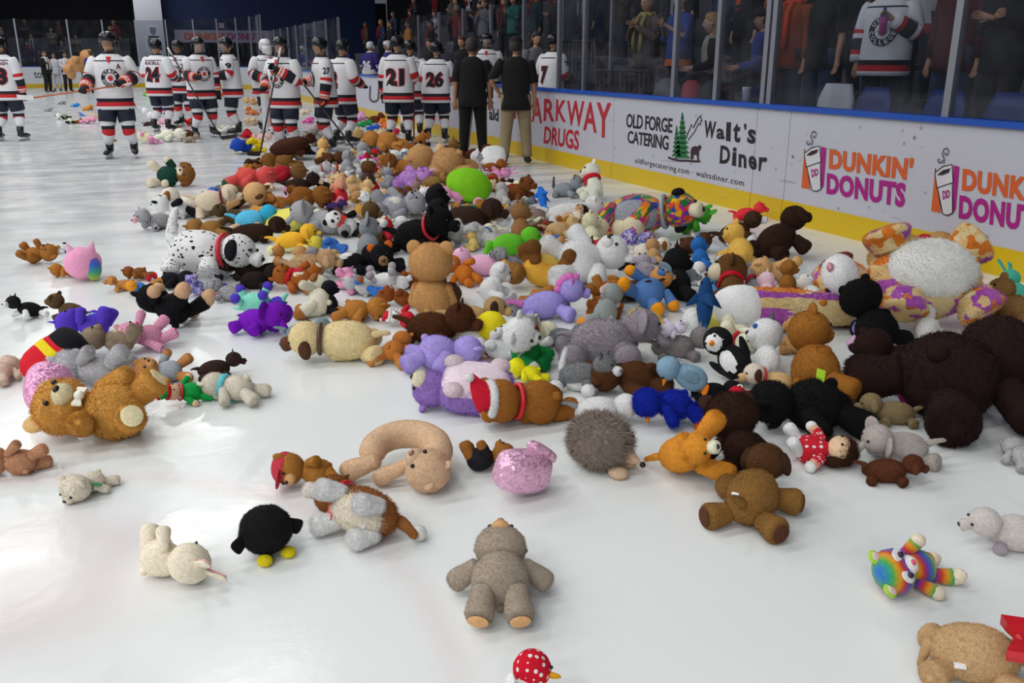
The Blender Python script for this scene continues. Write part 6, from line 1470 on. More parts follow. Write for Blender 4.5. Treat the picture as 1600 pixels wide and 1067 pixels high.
B((244, 418, 300, 456), 0, 8, 160, '#17151a', 'black bear with ginger muzzle beside dalmatian feet', muzzle='#b0752c', lcol='#b0752c', legs=(30, 30))
Q((292, 424, 326, 464), 260, 25, 190, '#6a58b0', 'small purple and white speckled leopard', name='plush_leopard', mat='speck', ear='round', fur=0)
Q((322, 428, 354, 454), 90, 6, 180, '#5a3a9a', 'small violet plush with black face behind grey curly dog', hcol='#141418', ear='round')
Q((322, 432, 388, 476), 170, 10, 200, '#6f7074', 'grey curly dog with a red bow', fur=2, mat='heather', bow='#b01824', hs=1.05, fl=(60, 20), bl=(60, -20), ll=.7)
Q((352, 444, 458, 492), 0, 8, 10, '#76c0ac', 'mint elephant with violet feet on its back', name='plush_elephant', paw='#4a38a8', hcol='#4a38a8', fur=0, mat='velvet', ll=.9, tail=.12, fl=(30, 30), bl=(30, -20), snout='trunk', ear='big', ecol='#4a38a8')
Q((360, 468, 454, 528), 330, 6, 160, '#6c15a4', 'bright purple elephant facing the open ice', name='plush_elephant', ear='big', snout='trunk', hs=1.25, fur=1, mat='velvet', ll=.7, lr=1.25, fl=(55, 20), bl=(55, -20), tail=.1, fat=1.1)
Q((250, 322, 412, 432), 352, 2, 168, '#d8d8d6', 'large dalmatian with tail up and red collar', mat='dalmatian', ear='floppy', ecol='#15151a', hmat='dalmatian', collar='#b02030', tail=.36, taild=(0, 1, -.12), tr=.06, ll=.62, lr=1.15, hs=1.0, fat=1.15, hy=.0, stand=True, fur=0, fl=(30, 10), bl=(25, -10))
Q((340, 392, 422, 442), 190, 6, 180, '#251a16', 'dark chocolate dog with its ears hanging, next to dalmatian', fl=(60, 20), bl=(60, -20), hs=1.15, ll=.8)
Q((362, 412, 442, 458), 0, 6, 185, '#1d1614', 'blackish brown dog draped over chocolate dog', layer=1, fl=(60, 20), bl=(60, -20), hs=1.0, ll=.9, zfix=.1)
B((455, 430, 522, 496), 100, 25, 250, '#d8ccb8', 'cream and brown spotted cow', name='plush_cow', ear='floppy', ecol='#8a5a30', pad='#9a6a34', foot='#9a6432', muzzle='#a88058', fur=1, legs=(30, 60), arms=(70, 30))
Q((434, 492, 516, 544), 0, 5, 185, '#67787c', 'blue-grey seal behind cream dog', name='plush_seal', fur=0, mat='velvet', ear='none', ll=.5, fl=(75, 20), bl=(75, -40), hs=.85)
Q((457, 488, 592, 582), 186, 3, 150, '#d8be90', 'large cream dog with brown ears and a brown studded collar', ecol='#4a2f22', collar='#4a2f26', fur=1, fl=(20, -30), bl=(50, -20), ll=.95, lr=1.25, hs=1.05, fat=1.12, hy=.02, tail=.16, muzzle='#5a3a2a')
B((580, 510, 640, 584), 70, 20, 170, '#a8682c', 'rust brown bear with pale foot soles beside cream dog', pad='#d8cbb0', legs=(35, 20), hs=.9, foot='#b0763a')
B((524, 460, 604, 508), 0, 10, 160, '#a66f32', 'caramel bear lying face down above cream dog', legs=(25, 20), arms=(60, 20))
B((596, 445, 652, 482), 170, 10, 30, '#7e421c', 'red-brown bear with open arms between caramel and tan bears', muzzle='#b07a4c')
B((598, 472, 654, 516), 190, 12, 320, '#d8d4d4', 'white snowman doll in a red coat', name='snowman_doll', shirt='#b01c2c', hat='#b01c2c', fur=0, acol='#b01c2c')
B((626, 386, 724, 482), 0, 90, 80, '#b68a58', 'big tan teddy bear sitting upright with its back turned', hs=1.25, legs=(25, 75), arms=(45, 30), fat=1.1, fur=1, zfix=0)
Q((614, 464, 752, 542), 352, 4, 175, '#4a2a16', 'large shaggy chestnut horse with pink-lined ears head down', name='plush_horse', fur=2, hs=1.15, ear='point', ecol='#4a2a16', ll=.7, fl=(70, 30), bl=(70, -20), fat=1.1, muzzle='#4f2e1a')
B((635, 516, 748, 590), 0, 6, 165, '#a393d2', 'lavender bear face down behind pillow pet', fur=1, legs=(25, 10), arms=(60, 10), hs=.95, fat=1.12, lr=1.15)
T_('pillow', (632, 560, 815, 642), 184, 6, 335, '#8f70b4', 'pink and purple hippo pillow pet lying upturned', belly='#dcc0ca', fur=2, muzzle='#d6c8b0', ear='round', hs=1.25, lcol='#dcc2c8', tail=0, thick=1.15, face=(.1, -.5, 1), snout='bear', msize=1.2)
B((742, 575, 890, 670), 200, 10, 130, '#8f5a24', 'brown teddy bear in a red and white Santa hat lying on its side', hat='#a81428', hx=.7, legs=[(30, 50), (25, 30)], arms=(60, 50), collar='#b01020', fur=1, hs=1.0, lr=1.1)
B((795, 556, 856, 604), 150, 15, 200, '#d8c81c', 'small bright yellow plush with dark stripes above Santa-hat bear', name='plush_bee', mat='velvet', fur=0, ear='small', hs=1.2)
Q((740, 508, 806, 572), 180, 20, 330, '#dcd6d4', 'white kitten in a red velvet coat', name='plush_cat', saddle='#a8142c', ear='point', fur=2, hs=1.0, ll=.7)
B((720, 525, 770, 570), 0, 10, 200, '#b01830', 'small red-dressed doll wedged behind white kitten', name='cloth_doll', shirt='#a8142a', fur=0)
B((784, 488, 868, 580), 250, 50, 270, '#dedad4', 'white bear in a ribbed green sweater', shirt='#16783a', smat='knit', fur=2, hs=1.1, legs=(30, 70), lcol='#16783a', arms=(60, 50))
Q((868, 536, 962, 628), 330, 12, 170, '#6a6c6e', 'grey and white husky puppy with a curled tail', belly='#d8d8d6', paw='#dcdcda', tcol='#d4d4d2', tail=.32, tr=.05, taild=(0, 1, .1), ear='point', muzzle='#d8d8d6', fur=2, ll=.8, fl=(35, 20), bl=(30, -20), hs=.95)
Q((878, 614, 1004, 674), 5, 4, 180, '#d4d4d2', 'white dog with grey ears stretched belly down', ecol='#b9b4b4', fl=(75, 30), bl=(70, -30), ll=.9, hs=1.0, tcol='#8a8a8c', hy=.02)
Q((866, 484, 1048, 578), 0, 4, 160, '#8e878e', 'large grey elephant lying on its belly with pink feet', name='plush_elephant', fur=2, ear='big', snout='trunk', ll=.85, lr=1.3, fl=(60, 20), bl=(50, -50), paw='#8e878e', pad='#d6a8a8', hs=.95, fat=1.15, tail=.12)
Q((1008, 502, 1120, 568), 5, 4, 190, '#857f7f', 'shaggy grey wolf behind grey elephant', name='plush_wolf', fur=2, ear='point', ll=.8, fl=(50, 20), bl=(50, -20))
B((928, 552, 1040, 634), 190, 10, 160, '#4a2c16', 'dark brown bear crumpled between elephant and blue bird', legs=(35, 30), arms=(60, 30), hs=1.0, lr=1.2)
T_('bird', (1026, 556, 1108, 626), 175, 25, 195, '#7d9cb0', 'powder blue owl with orange feet lying face down', foot='#d8741c', fur=1, hs=1.05, name='plush_owl', tag=((0, .2, .62), .09, '#e0e2e6', (1, 0, 0), (0, 1, .3)))
B((988, 608, 1108, 674), 180, 6, 200, '#14289a', 'shaggy royal blue plush with orange beak face down', name='plush_bird', fur=3, ear='none', snout='beak', foot='#d8641c', hs=1.0)
Q((1020, 628, 1135, 768), 300, 28, 250, '#c8862e', 'orange fox with one leg raised stiffly upright', name='plush_fox', fur=1, belly='#dcd2c0', ll=1.5, lr=1.3, fl=[(20, 30), (60, 60)], bl=[(30, -20), (30, -30)], ear='point', tail=.2, hs=.95, snout='dog', muzzle='#dcd0bc', layer=0)
B((1090, 612, 1226, 745), 100, 35, 175, '#2e1a12', 'dark brown round-headed bear slumped on its front', hs=1.45, ear='round', ecol='#3a241c', fur=2, legs=(35, 20), arms=(65, 25), msize=.6)
Q((1074, 706, 1276, 836), 60, 6, 178, '#7d5a2e', 'shaggy light brown horse seen from behind with tail up', name='plush_horse', fur=1, ll=.95, lr=1.35, fl=(70, 25), bl=[(55, -40), (45, -55)], pad='#4a2c1e', tail=.24, taild=(.15, .9, -.5), tr=.04, hs=1.0, ear='floppy', ecol='#3a2618', hcol='#4a2f1a', fat=1.15, tag=((.08, .12, -.24), .06, '#dcdce0', (1, 0, 0), (0, 1, -.5)))
B((1222, 658, 1342, 738), 340, 8, 20, '#d8b090', 'rag doll with white legs, red polka dress and brown hair', name='rag_doll', shirt='#b01c2c', smat='polka', hair='#3a2114', lcol='#dcdcdc', acol='#c9a080', fur=0, ear='none', muzzle=None, legs=[(20, 55), (30, 70)], ll=1.1, lr=.9, hs=.9, hand='#dcdcdc')
Q((1338, 708, 1446, 764), 350, 4, 185, '#56301e', 'curly russet dog lying beside grey elephant calf', fur=2, ll=.6, fl=(70, 30), bl=(70, -30), hs=.9)
Q((1335, 646, 1472, 744), 190, 8, 165, '#a29a94', 'pale grey elephant calf with raised ears', name='plush_elephant', ear='big', snout='trunk', fur=1, hs=1.05, ll=.85, lr=1.3, fl=(50, 20), bl=(50, -30), fat=1.1)
Q((1518, 778, 1640, 886), 175, 6, 160, '#b2aaa6', 'pale grey seal pup with a darker flipper near open ice', name='plush_seal', fur=0, mat='velvet', ear='none', ll=.6, fl=(60, 20), bl=(70, -40), lcol='#8a8288', hs=1.1, fat=1.25)
B((1366, 826, 1502, 946), 208, 8, 318, '#ffffff', 'rainbow striped cat with big white-rimmed purple eyes', name='plush_cat', mat='rainbow', hmat='rainbow', fur=0, ear='round', ecol='#9cc04a', icol='#d8b8b0', eyew='#dcd8dc', eyec='#2a1030', es=.15, ex=.46, muzzle='#dcdcdc', nose='#c04a6a', hs=1.25, foot='#d8c4b0', hand='#d8c4b0', legs=[(15, 35), (25, 10)], arms=[(60, 40), (40, 60)], tag=((-.2, .1, .3), .08, '#c4ccd0', (1, 0, 0), (0, 1, 0)))
Q((1448, 950, 1668, 1112), 338, 4, 186, '#b3936c', 'tan puppy with shiny red satin bow at the neck', fur=1, hs=.95, bow='#a8101c', bows=1.35, bowdir=(-.35, 1, 0), ll=.7, lr=1.3, fl=(60, 30), bl=(55, -35), tail=.26, taild=(-.5, .1, -1), fat=1.15, tag=((-.22, .05, -.1), .06, '#d8d8dc', (1, 0, 0), (0, 1, 0)))
T_('bird', (775, 1028, 890, 1130), 70, 40, 60, '#dcdcda', 'small duck in a red polka dot hood with orange bill', name='plush_duck', fcol='#d8d8d8', hcol='#b01024', hmat='polka', snout='bill', beak='#e0961c', hs=1.3, foot='#e0961c', fur=0, face=(.7, -.6, .1))
# ================================================================ the right-hand heap
HEAP = 1.06
B((1340, 500, 1640, 706), 25, 12, 195, '#221210', 'giant very dark brown bear lying on its front in the heap', fur=1, hs=1.0, legs=(45, 35), arms=(70, 35), lr=1.25, fat=1.15, ear='round')
B((1340, 510, 1470, 628), 150, 20, 160, '#24130f', 'dark cocoa bear crushed against giant dark bear', fur=1, legs=(40, 50), arms=(60, 30), lr=1.2)
Q((1344, 614, 1442, 674), 175, 4, 185, '#7a6a4c', 'khaki dog lying between black bear and giant dark bear', fl=(70, 20), bl=(70, -20), ll=.6, hs=1.0, tag=((.0, .16, -.1), .05, '#d8d8dc', (1, 0, 0), (0, 1, 0)))
B((1172, 592, 1352, 694), 185, 8, 190, '#0e0e10', 'large black bear face down with round lime green tag', fur=2, hs=.95, legs=(30, 20), arms=(65, 20), fat=1.15, lr=1.15, tag=((0, .2, .42), .13, '#9ac02c', (1, 0, 0), (0, 0, 1)))
B((1150, 500, 1230, 580), 80, 45, 290, '#d4d4d8', 'white and grey husky pup with blue eyes above penguin', name='plush_husky', fur=1, ear='point', ecol='#55585c', eyec='#1c4f9c', es=.15, hs=1.3, legs=(40, 80), arms=(60, 60), pad='#2f7fc0')
T_('bird', (1098, 518, 1178, 602), 130, 40, 285, '#121216', 'black and white penguin with orange beak facing out', name='plush_penguin', belly='#d8d6d2', facecol='#dcdad8', foot='#8a8070', fur=0, mat='velvet', hs=1.15)
B((1218, 500, 1358, 612), 95, 50, 95, '#8f5c22', 'caramel brown bear seen from behind in the heap', hs=1.0, legs=(50, 40), arms=(70, 20), fur=1, lr=1.25, fat=1.1, layer=1, zfix=.1)
Q((1158, 570, 1258, 624), 185, 8, 185, '#c8a878', 'pale tan dog with a brown ear and thin red collar', ecol='#3f261c', collar='#a01c28', hcol='#d6c6b8', fl=(60, 20), bl=(60, -20), ll=.7)
B((1092, 590, 1150, 640), 0, 10, 160, '#101014', 'black and tan monkey half buried under penguin', name='plush_monkey', muzzle='#c9a684', hand='#c9a684')
B((1140, 598, 1192, 642), 200, 20, 20, '#a81426', 'small plush in a bright red cap beside black bear', hs=1.1, fur=0, mat='velvet', muzzle='#dcd0c8')
B((1306, 440, 1432, 540), 120, 50, 110, '#08080a', 'jet black panther sitting with its back turned', name='plush_panther', hs=1.15, ear='small', fur=1, legs=(30, 70), arms=(50, 40), fat=1.1)
Q((1412, 482, 1484, 534), 60, 20, 100, '#c4c2be', 'white cat with pointed ears behind black panther', name='plush_cat', ear='point', fur=1, hs=1.2)
giant = T_('quad', (1250, 366, 1585, 500), 182, 2, 318, '#e6c48c', 'giant orange and purple tie-dye dog on its back, white belly', mat='sherbet', hmat='sherbet', belly='#d2d0cc', muzzle='#d8d4d0', hs=1.05, fat=1.15, ll=.55, lr=1.5, ear='floppy', ecol='#6a3030', msize=1.5, snout='bear', fl=(60, 20), bl=[(50, -40), (30, -60)], fur=1, nose='#b07a84', tail=.1, face=(0, -.8, .6), crown=(0, .6, .8))
arm_ = T_('tube', (1120, 448, 1345, 520), 187, 2, 0, '#e6c48c', 'long tie-dye plush leg', mat='sherbet', paw='#d6d4d0', name='tie_dye_leg', r=.15, fur=1)
bpy.context.view_layer.update()
for ch in list(arm_.children):                         # the long stretched foreleg belongs to the giant tie-dye dog
    W = ch.matrix_world.copy(); ch.parent = giant; ch.matrix_parent_inverse = giant.matrix_world.inverted(); ch.matrix_basis = W
bpy.data.objects.remove(arm_)
B((1406, 362, 1562, 412), 4, 4, 130, '#b08858', 'tan bear stretched out against the yellow kick strip', muzzle='#d6c8b4', legs=(15, 10), arms=(30, 30), hs=1.05, scarf='#a01c24')
B((1352, 370, 1412, 412), 10, 10, 20, '#b49468', 'sandy bear bottom-up between tie-dye dog and boards', legs=(30, 60), arms=(40, 40))
B((1556, 412, 1625, 476), 95, 40, 200, '#3f9a84', 'teal rabbit by the yellow kick strip', name='plush_rabbit', ear='long', fur=0, mat='velvet')
B((1530, 436, 1620, 515), 100, 35, 280, '#7a5a34', 'brown bear with a cream foot sole', pad='#cdbfa6', legs=[(25, 80), (35, 60)], hs=.9)
B((1545, 498, 1620, 565), 90, 50, 100, '#4a3018', 'brown bear peeking above giant dark bear', hs=1.2, layer=1, zfix=.3)
B((1566, 682, 1630, 745), 90, 5, 190, '#a8a6a8', 'grey and white bear below giant dark bear', fur=2)
Q((1162, 328, 1268, 408), 30, 22, 160, '#2c1a12', 'big dark chocolate dog slouching toward the boards', fur=1, hs=1.0, ll=.95, lr=1.2, fl=(45, 30), bl=(55, -20), fat=1.1, ear='floppy')
Q((1110, 330, 1192, 388), 0, 20, 160, '#3a2618', 'dark brown and white dog beside chocolate dog', paw='#d8d6d8', muzzle='#d8d4d4', ll=.9, fl=(30, 40), hs=1.0)
B((1112, 352, 1184, 414), 100, 40, 280, '#d8a850', 'apricot bear with grey feet in the heap', pad='#bcb8b4', foot='#bcb8b4', legs=[(20, 85), (30, 70)], hs=.9, layer=1, zfix=.12)
Q((1138, 314, 1200, 346), 350, 10, 180, '#c83038', 'coral red lobster by the boards', name='plush_lobster', fur=0, mat='velvet', ll=.8, fl=(70, 60), bl=(70, -40), ear='point', ecol='#c83038')
B((1056, 320, 1116, 368), 0, 30, 190, '#3d8a26', 'green frog beside the boards', name='plush_frog', fur=0, mat='velvet', ear='mouse', legs=(50, 40), arms=(60, 30), belly='#5aa63a')
T_('quad', (938, 288, 1076, 388), 338, 8, 92, '#ffffff', 'large rainbow tie-dye dog with grey collar and cream paws', mat='tiedye', hmat='tiedye', paw='#d4c4a8', ll=1.35, lr=1.15, hs=1.0, ear='floppy', ecol='#18181c', muzzle='#d6c8ae', fl=[(20, -30), (50, -60)], bl=[(20, -20), (25, -30)], collar='#8c8f98', belly='#8f939c', fur=1, fat=1.1)
T_('shark', (1072, 416, 1130, 498), 80, 72, 200, '#143a66', 'navy blue shark standing nose down in the heap', layer=1, zfix=.1)
B((962, 418, 1064, 490), 50, 25, 20, '#46699c', 'denim blue bear with orange feet sprawled on top', acol='#46699c', foot='#d8861c', hand='#d8861c', fur=0, mat='velvet', hs=.75, hcol='#b87a3c', cap='#7a8a9c', legs=(45, 40), arms=(70, 30), layer=1, zfix=.15)
B((900, 448, 974, 510), 60, 45, 250, '#7f8684', 'grey rabbit slumped behind the grey elephant', name='plush_rabbit', ear='droop', ecol='#c9b8b4', hs=.95, fur=0, mat='velvet', foot='#c07a2c')
Q((790, 428, 924, 506), 10, 10, 175, '#9d92d0', 'lavender unicorn with a pink mane and pink nose', name='plush_unicorn', mane='#d878b8', fur=1, ear='point', ecol='#d878b8', ll=1.0, lr=1.15, horn='#c8a0d8', fl=(25, 15), bl=(25, -15), tcol='#d878b8', tail=.2, tfur=2, hs=1.0)
B((840, 358, 990, 450), 10, 12, 25, '#d6d4d0', 'large white polar bear lying on its back', fur=1, legs=(30, 30), arms=(70, 20), hs=.95, fat=1.2, lr=1.3)
Q((788, 376, 896, 452), 190, 18, 20, '#d8a03c', 'golden yellow dog upturned with brown feet in the air', paw='#6a4420', lcol='#7a5026', belly='#e0b050', fl=(15, 30), bl=(15, -20), ll=1.05, lr=1.2, hcol='#8a6030', hs=.9, fat=1.1)
Q((756, 358, 850, 406), 5, 5, 185, '#58a428', 'bright green dinosaur lying on its belly', name='plush_dinosaur', fur=0, mat='velvet', ear='none', ll=.6, fl=(65, 20), bl=(65, -20), tail=.3, tr=.08, taild=(0, 0, -1), fat=1.1)
Q((702, 386, 800, 432), 175, 5, 185, '#dfa0bc', 'pink pig lying on its belly', name='plush_pig', snout='pig', ear='point', fur=0, mat='velvet', ll=.55, fl=(65, 20), bl=(65, -20), fat=1.1)
B((744, 414, 798, 474), 60, 40, 120, '#dcdad8', 'white lamb slumped beside tan teddy', name='plush_lamb', fur=1, hs=.95, legs=(35, 70), ear='floppy', arms=(60, 50))
B((690, 394, 750, 452), 150, 30, 300, '#b86a24', 'orange fox doll with a white face beside sitting tan teddy', name='plush_fox', muzzle='#dcd6cc', ear='point', fur=1)
Q((675, 470, 805, 518), 0, 6, 170, '#b49668', 'sandy dog with a dark brown ear behind chestnut horse', ecol='#33221c', fl=(60, 20), bl=(60, -20), ll=.8, hcol='#a88a60', snout='dog')
T_('blob', (742, 490, 792, 528), 0, 90, 270, '#d8c020', 'round yellow ball toy with a dark stripe', name='round_plush', fur=0, mat='velvet', eyes=False)
B((788, 462, 826, 496), 120, 40, 100, '#77777c', 'grey koala behind sandy dog', name='plush_koala', ear='big', fur=1)
B((985, 480, 1042, 520), 170, 10, 20, '#c8a850', 'golden curly puppy under denim bear', fur=2)
Q((935, 505, 1000, 538), 0, 6, 180, '#8a4a1c', 'rusty red panda tail end above grey elephant', name='plush_red_panda', ear='round', fur=1)
B((1020, 500, 1078, 528), 10, 6, 20, '#c8c0e0', 'lilac bear lying on grey wolf', layer=1, zfix=.12)
B((1066, 478, 1140, 528), 200, 20, 320, '#dcdcdc', 'white kitten with yellow shirt under navy shark', name='plush_cat', shirt='#d8c85a', ear='point', hs=1.1)
B((1110, 476, 1150, 505), 0, 10, 30, '#c8a0a0', 'tiny Santa doll between shark and tie-dye leg', name='santa_doll', hat='#b01824', shirt='#b01824')
B((1100, 430, 1130, 470), 90, 40, 90, '#5a8ab8', 'blue round bird behind shark tail', name='plush_bird', fur=0)
B((1072, 376, 1120, 412), 90, 40, 90, '#245a9c', 'royal blue bear behind the shark', fur=0, mat='velvet')
B((1098, 408, 1175, 470), 80, 30, 275, '#5a3c1c', 'brown bear with a big cream muzzle in red scarf', muzzle='#cfc4ac', msize=1.3, hs=1.3, ear='droop', scarf='#a81424', legs=(40, 60))
B((1170, 402, 1252, 442), 185, 10, 30, '#c09a68', 'light brown bear on its back beside the apricot bear', legs=(40, 50))
B((1172, 432, 1226, 468), 80, 30, 100, '#e0b0bc', 'pale pink pig sitting behind tie-dye leg', name='plush_pig', ear='point', fur=0, mat='velvet')
B((1214, 412, 1252, 462), 80, 60, 90, '#8a5a24', 'ginger brown dog standing behind pale pink pig', name='plush_dog', ear='floppy')
B((1020, 398, 1105, 452), 90, 45, 95, '#0f0f12', 'black cat sitting behind denim bear', name='plush_cat', ear='point', fur=1, hs=1.1)
Q((1020, 420, 1092, 458), 0, 8, 180, '#7f8488', 'grey dolphin in front of black cat', name='plush_dolphin', fur=0, mat='velvet', ear='none', ll=.5)
B((1068, 408, 1102, 452), 60, 50, 180, '#dcdcda', 'white curled goose neck behind denim bear', name='plush_goose', fur=0, mat='velvet', ear='none', snout='bill')
B((984, 398, 1030, 440), 90, 20, 180, '#9a929c', 'mauve-grey elephant behind denim bear', name='plush_elephant', ear='big', fur=0)
B((1004, 376, 1042, 408), 95, 40, 90, '#a8835a', 'brown bear seated behind mauve elephant')
B((970, 356, 1035, 395), 180, 10, 20, '#c05aa8', 'speckled violet cat below rainbow dog', name='plush_cat', mat='speck', ear='point')
B((1052, 362, 1110, 402), 20, 15, 160, '#4a2c1a', 'brown monkey with a pale tag below rainbow dog', name='plush_monkey', tag=((0, .15, .6), .12, '#d8c8c8', (1, 0, 0), (0, 0, 1)))
Q((978, 372, 1050, 410), 0, 5, 180, '#cfc8bc', 'off-white dog with brown ears beyond polar bear', ecol='#7a4a20', fl=(60, 20), bl=(60, -20))
B((1235, 470, 1305, 520), 120, 40, 20, '#ddd6cc', 'white lamb with brown feet in front of tie-dye leg', name='plush_lamb', foot='#b0702c', fur=2, layer=1, zfix=.15)
B((1330, 495, 1378, 560), 90, 35, 180, '#a08fd0', 'pink and lilac unicorn between caramel bear and dark bear', name='plush_unicorn', fur=2, ear='point', acol='#dca8c4')
T_('pillow', (1405, 596, 1470, 640), 0, 20, 20, '#8c2a72', 'magenta cushion crushed under giant dark bear', name='cushion', fur=0, mat='velvet', hs=0, stub=False, tail=0)
# ================================================================ the middle of the heap
HEAP = 1.12
Q((438, 396, 528, 440), 5, 4, 180, '#c8aa84', 'fluffy beige lamb lying behind brown bears', name='plush_lamb', fur=3, ll=.6, fl=(65, 20), bl=(65, -20), fat=1.2, ear='floppy')
Q((422, 352, 494, 402), 355, 10, 185, '#e0a02c', 'bright orange-yellow giraffe calf with cream hooves up', name='plush_giraffe', paw='#dcc890', ll=.95, fl=(20, 30), bl=(20, -20), belly='#e0cfa0', fur=0, mat='velvet', hs=1.0)
B((413, 386, 448, 424), 95, 60, 280, '#a8733c', 'ginger tabby kitten with white paws', name='plush_cat', foot='#dcd8d4', ear='point', muzzle='#dcd8d4')
B((424, 413, 498, 460), 170, 12, 330, '#95521f', 'rust brown bear with red scarf and cream belly', belly='#d6cab0', scarf='#a81828', legs=(45, 50), pad='#cfc0a0')
B((483, 368, 540, 398), 180, 10, 20, '#3a68b4', 'small blue doll with a yellow hood', name='cloth_doll', hcol='#d8c048', fur=0)
Q((515, 385, 590, 435), 0, 8, 180, '#101014', 'black and white dog behind blue-trousered monkey', belly='#dcdcda', saddle='#dcdcda', fl=(60, 20), bl=(60, -20), ll=.7)
Q((570, 380, 628, 432), 280, 10, 190, '#111116', 'black dog with orange eyebrows facing forward', muzzle='#8a6a48', hs=1.1, ear='round', ecol='#d8661c', fl=(60, 20), bl=(60, -20))
B((540, 430, 600, 468), 160, 12, 30, '#b0b0b0', 'sock monkey in bright blue trousers', name='plush_monkey', lcol='#2f6ab8', acol='#2f6ab8', foot='#8a5030', hand='#8a5030', fur=0, ll=1.2)
Q((568, 415, 642, 452), 5, 8, 10, '#d8d8d4', 'white dog upturned with grey paws beside tan teddy', paw='#9a9298', fl=(20, 20), bl=(20, -20))
B((500, 446, 535, 492), 100, 60, 100, '#101018', 'black and white penguin beside caramel bear', name='plush_penguin', belly='#d6d6d6', ear='none', fur=0)
Q((252, 296, 336, 342), 180, 5, 185, '#d2c8bc', 'off-white dog with brown ears at heap edge', ecol='#7d4f24', fl=(60, 20), bl=(60, -20), ll=.7)
Q((294, 292, 372, 344), 0, 6, 182, '#cbbca6', 'cream dog with a maroon collar standing at the heap edge', collar='#6a1424', stand=True, ll=.9, fl=(10, 5), bl=(10, -5), fat=1.1)
B((244, 306, 302, 345), 200, 15, 20, '#d8d8d8', 'black and white panda at the heap edge', name='plush_panda', lcol='#121216', acol='#121216', ear='round', ecol='#121216')
Q((218, 320, 268, 368), 230, 6, 180, '#3c3c40', 'zebra-striped horse with pink nose', name='plush_zebra', mat='zebrabw', muzzle='#d0a0a8', fur=0, ear='point', ll=.8, fl=(50, 20))
B((228, 252, 306, 290), 0, 6, 60, '#d4c6b0', 'cream and brown dog in a green vest alone beyond the heap', shirt='#10352a', hcol='#7a5028', name='plush_dog', ear='floppy', legs=(40, 30))
B((352, 264, 430, 300), 0, 6, 160, '#c8504c', 'salmon pink bear lying among brown bears', legs=(30, 20), foot='#1c4a34')
B((330, 288, 412, 330), 350, 10, 200, '#c8a070', 'tan giraffe with brown patches', name='plush_giraffe', ecol='#4a2c18', bcol='#5a3820')
Q((326, 322, 400, 352), 180, 6, 180, '#4a3a24', 'olive brown bear lying behind turquoise turtle', ear='round', fl=(60, 20), bl=(60, -20))
Q((350, 326, 440, 362), 0, 5, 180, '#4fa8cc', 'turquoise turtle lying flat', name='plush_turtle', lcol='#c8a488', hcol='#2f9ac0', fur=0, mat='velvet', ear='none', fl=(70, 20), bl=(70, -20), fat=1.15)
B((292, 344, 360, 376), 175, 6, 190, '#8a6434', 'light brown bear just beyond the dalmatian back')
Q((345, 344, 452, 380), 0, 5, 182, '#2c1a12', 'long dark brown weasel behind the dalmatian', name='plush_weasel', len=1.4, fl=(60, 20), bl=(60, -20), ll=.6)
T_('pillow', (412, 328, 476, 364), 0, 8, 20, '#dcc860', 'pale yellow duck pillow lying beside turquoise turtle', name='pillow_duck', hs=0, stub=False, band=None, top=None, fur=0, mat='velvet', tail=.1)
B((448, 290, 510, 334), 0, 10, 170, '#7d4e1e', 'chestnut bear with a round rump beside pale elephant', fat=1.2)
Q((446, 318, 560, 368), 190, 8, 200, '#a4a4a8', 'pale grey elephant with trunk out beside chestnut bear', name='plush_elephant', ear='big', snout='trunk', fl=(50, 20), bl=(50, -20), hs=1.05, lr=1.2, fur=1)
B((510, 328, 568, 372), 200, 30, 290, '#d8d8d6', 'panda with a red bow in mid heap', name='plush_panda', ear='round', ecol='#101014', acol='#101014', lcol='#101014', bow='#c83a34', eyew='#101014')
B((555, 322, 605, 372), 90, 60, 95, '#6a5230', 'striped brown owl in mid heap', name='plush_owl', mat='tiger', ear='point', fur=0)
B((545, 350, 612, 392), 95, 45, 90, '#808488', 'grey koala sitting before striped owl', name='plush_koala', ear='big')
Q((600, 322, 712, 400), 330, 14, 185, '#0b0b0d', 'large black dog with red collar in mid heap', hs=1.05, ear='point', collar='#b01430', fat=1.1, ll=.8, fl=(50, 20), bl=(50, -20), tip='#dcdcdc', fur=1)
Q((672, 358, 706, 392), 290, 10, 190, '#0d0d10', 'black and white orca calf', name='plush_orca', belly='#dcdcda', paw='#dcdcdc', ear='none', snout='bear')
B((588, 296, 680, 348), 10, 10, 30, '#9c9ca2', 'grey and white donkey on its back', name='plush_donkey', belly='#d4d0c8', ear='long', ecol='#d8d8d4', legs=(30, 50), lr=1.1)
B((700, 345, 768, 388), 180, 10, 20, '#e0e0de', 'fluffy white dog behind little yellow chick', name='plush_dog', fur=3, ear='floppy')
B((722, 368, 752, 388), 100, 40, 280, '#d8b870', 'little yellow chick before fluffy white dog', name='plush_chick', ear='none', snout='beak')
Q((686, 312, 780, 372), 350, 5, 180, '#33211a', 'dark brown moose sprawled in mid heap', name='plush_moose', fl=(65, 20), bl=(65, -20), ll=.8, hs=.9)
B((660, 300, 712, 345), 100, 30, 100, '#111114', 'small black and white cow behind the black dog', name='plush_cow', belly='#dcdcdc', ear='floppy')
T_('blob', (698, 270, 768, 314), 30, 75, 190, '#6fae1c', 'big round lime green turtle shell plush', name='round_plush', belly='#cfd8ac', sh=(.34, .32, .24), fur=0, mat='velvet', eyes=False)
B((640, 232, 738, 290), 175, 15, 165, '#b48a5c', 'huge tan bear bent double in mid heap', fat=1.25, lr=1.3, legs=(30, 40), arms=(60, 30))
B((664, 290, 732, 320), 0, 8, 170, '#d890b4', 'pink pony before lime green shell', name='plush_pony', ear='point', fur=1, mat='plain')
B((618, 262, 674, 296), 0, 10, 20, '#c090d0', 'pink and violet fluffy unicorn below huge tan bear', name='plush_unicorn', fur=3, horn='#d8a0d0', ear='point')
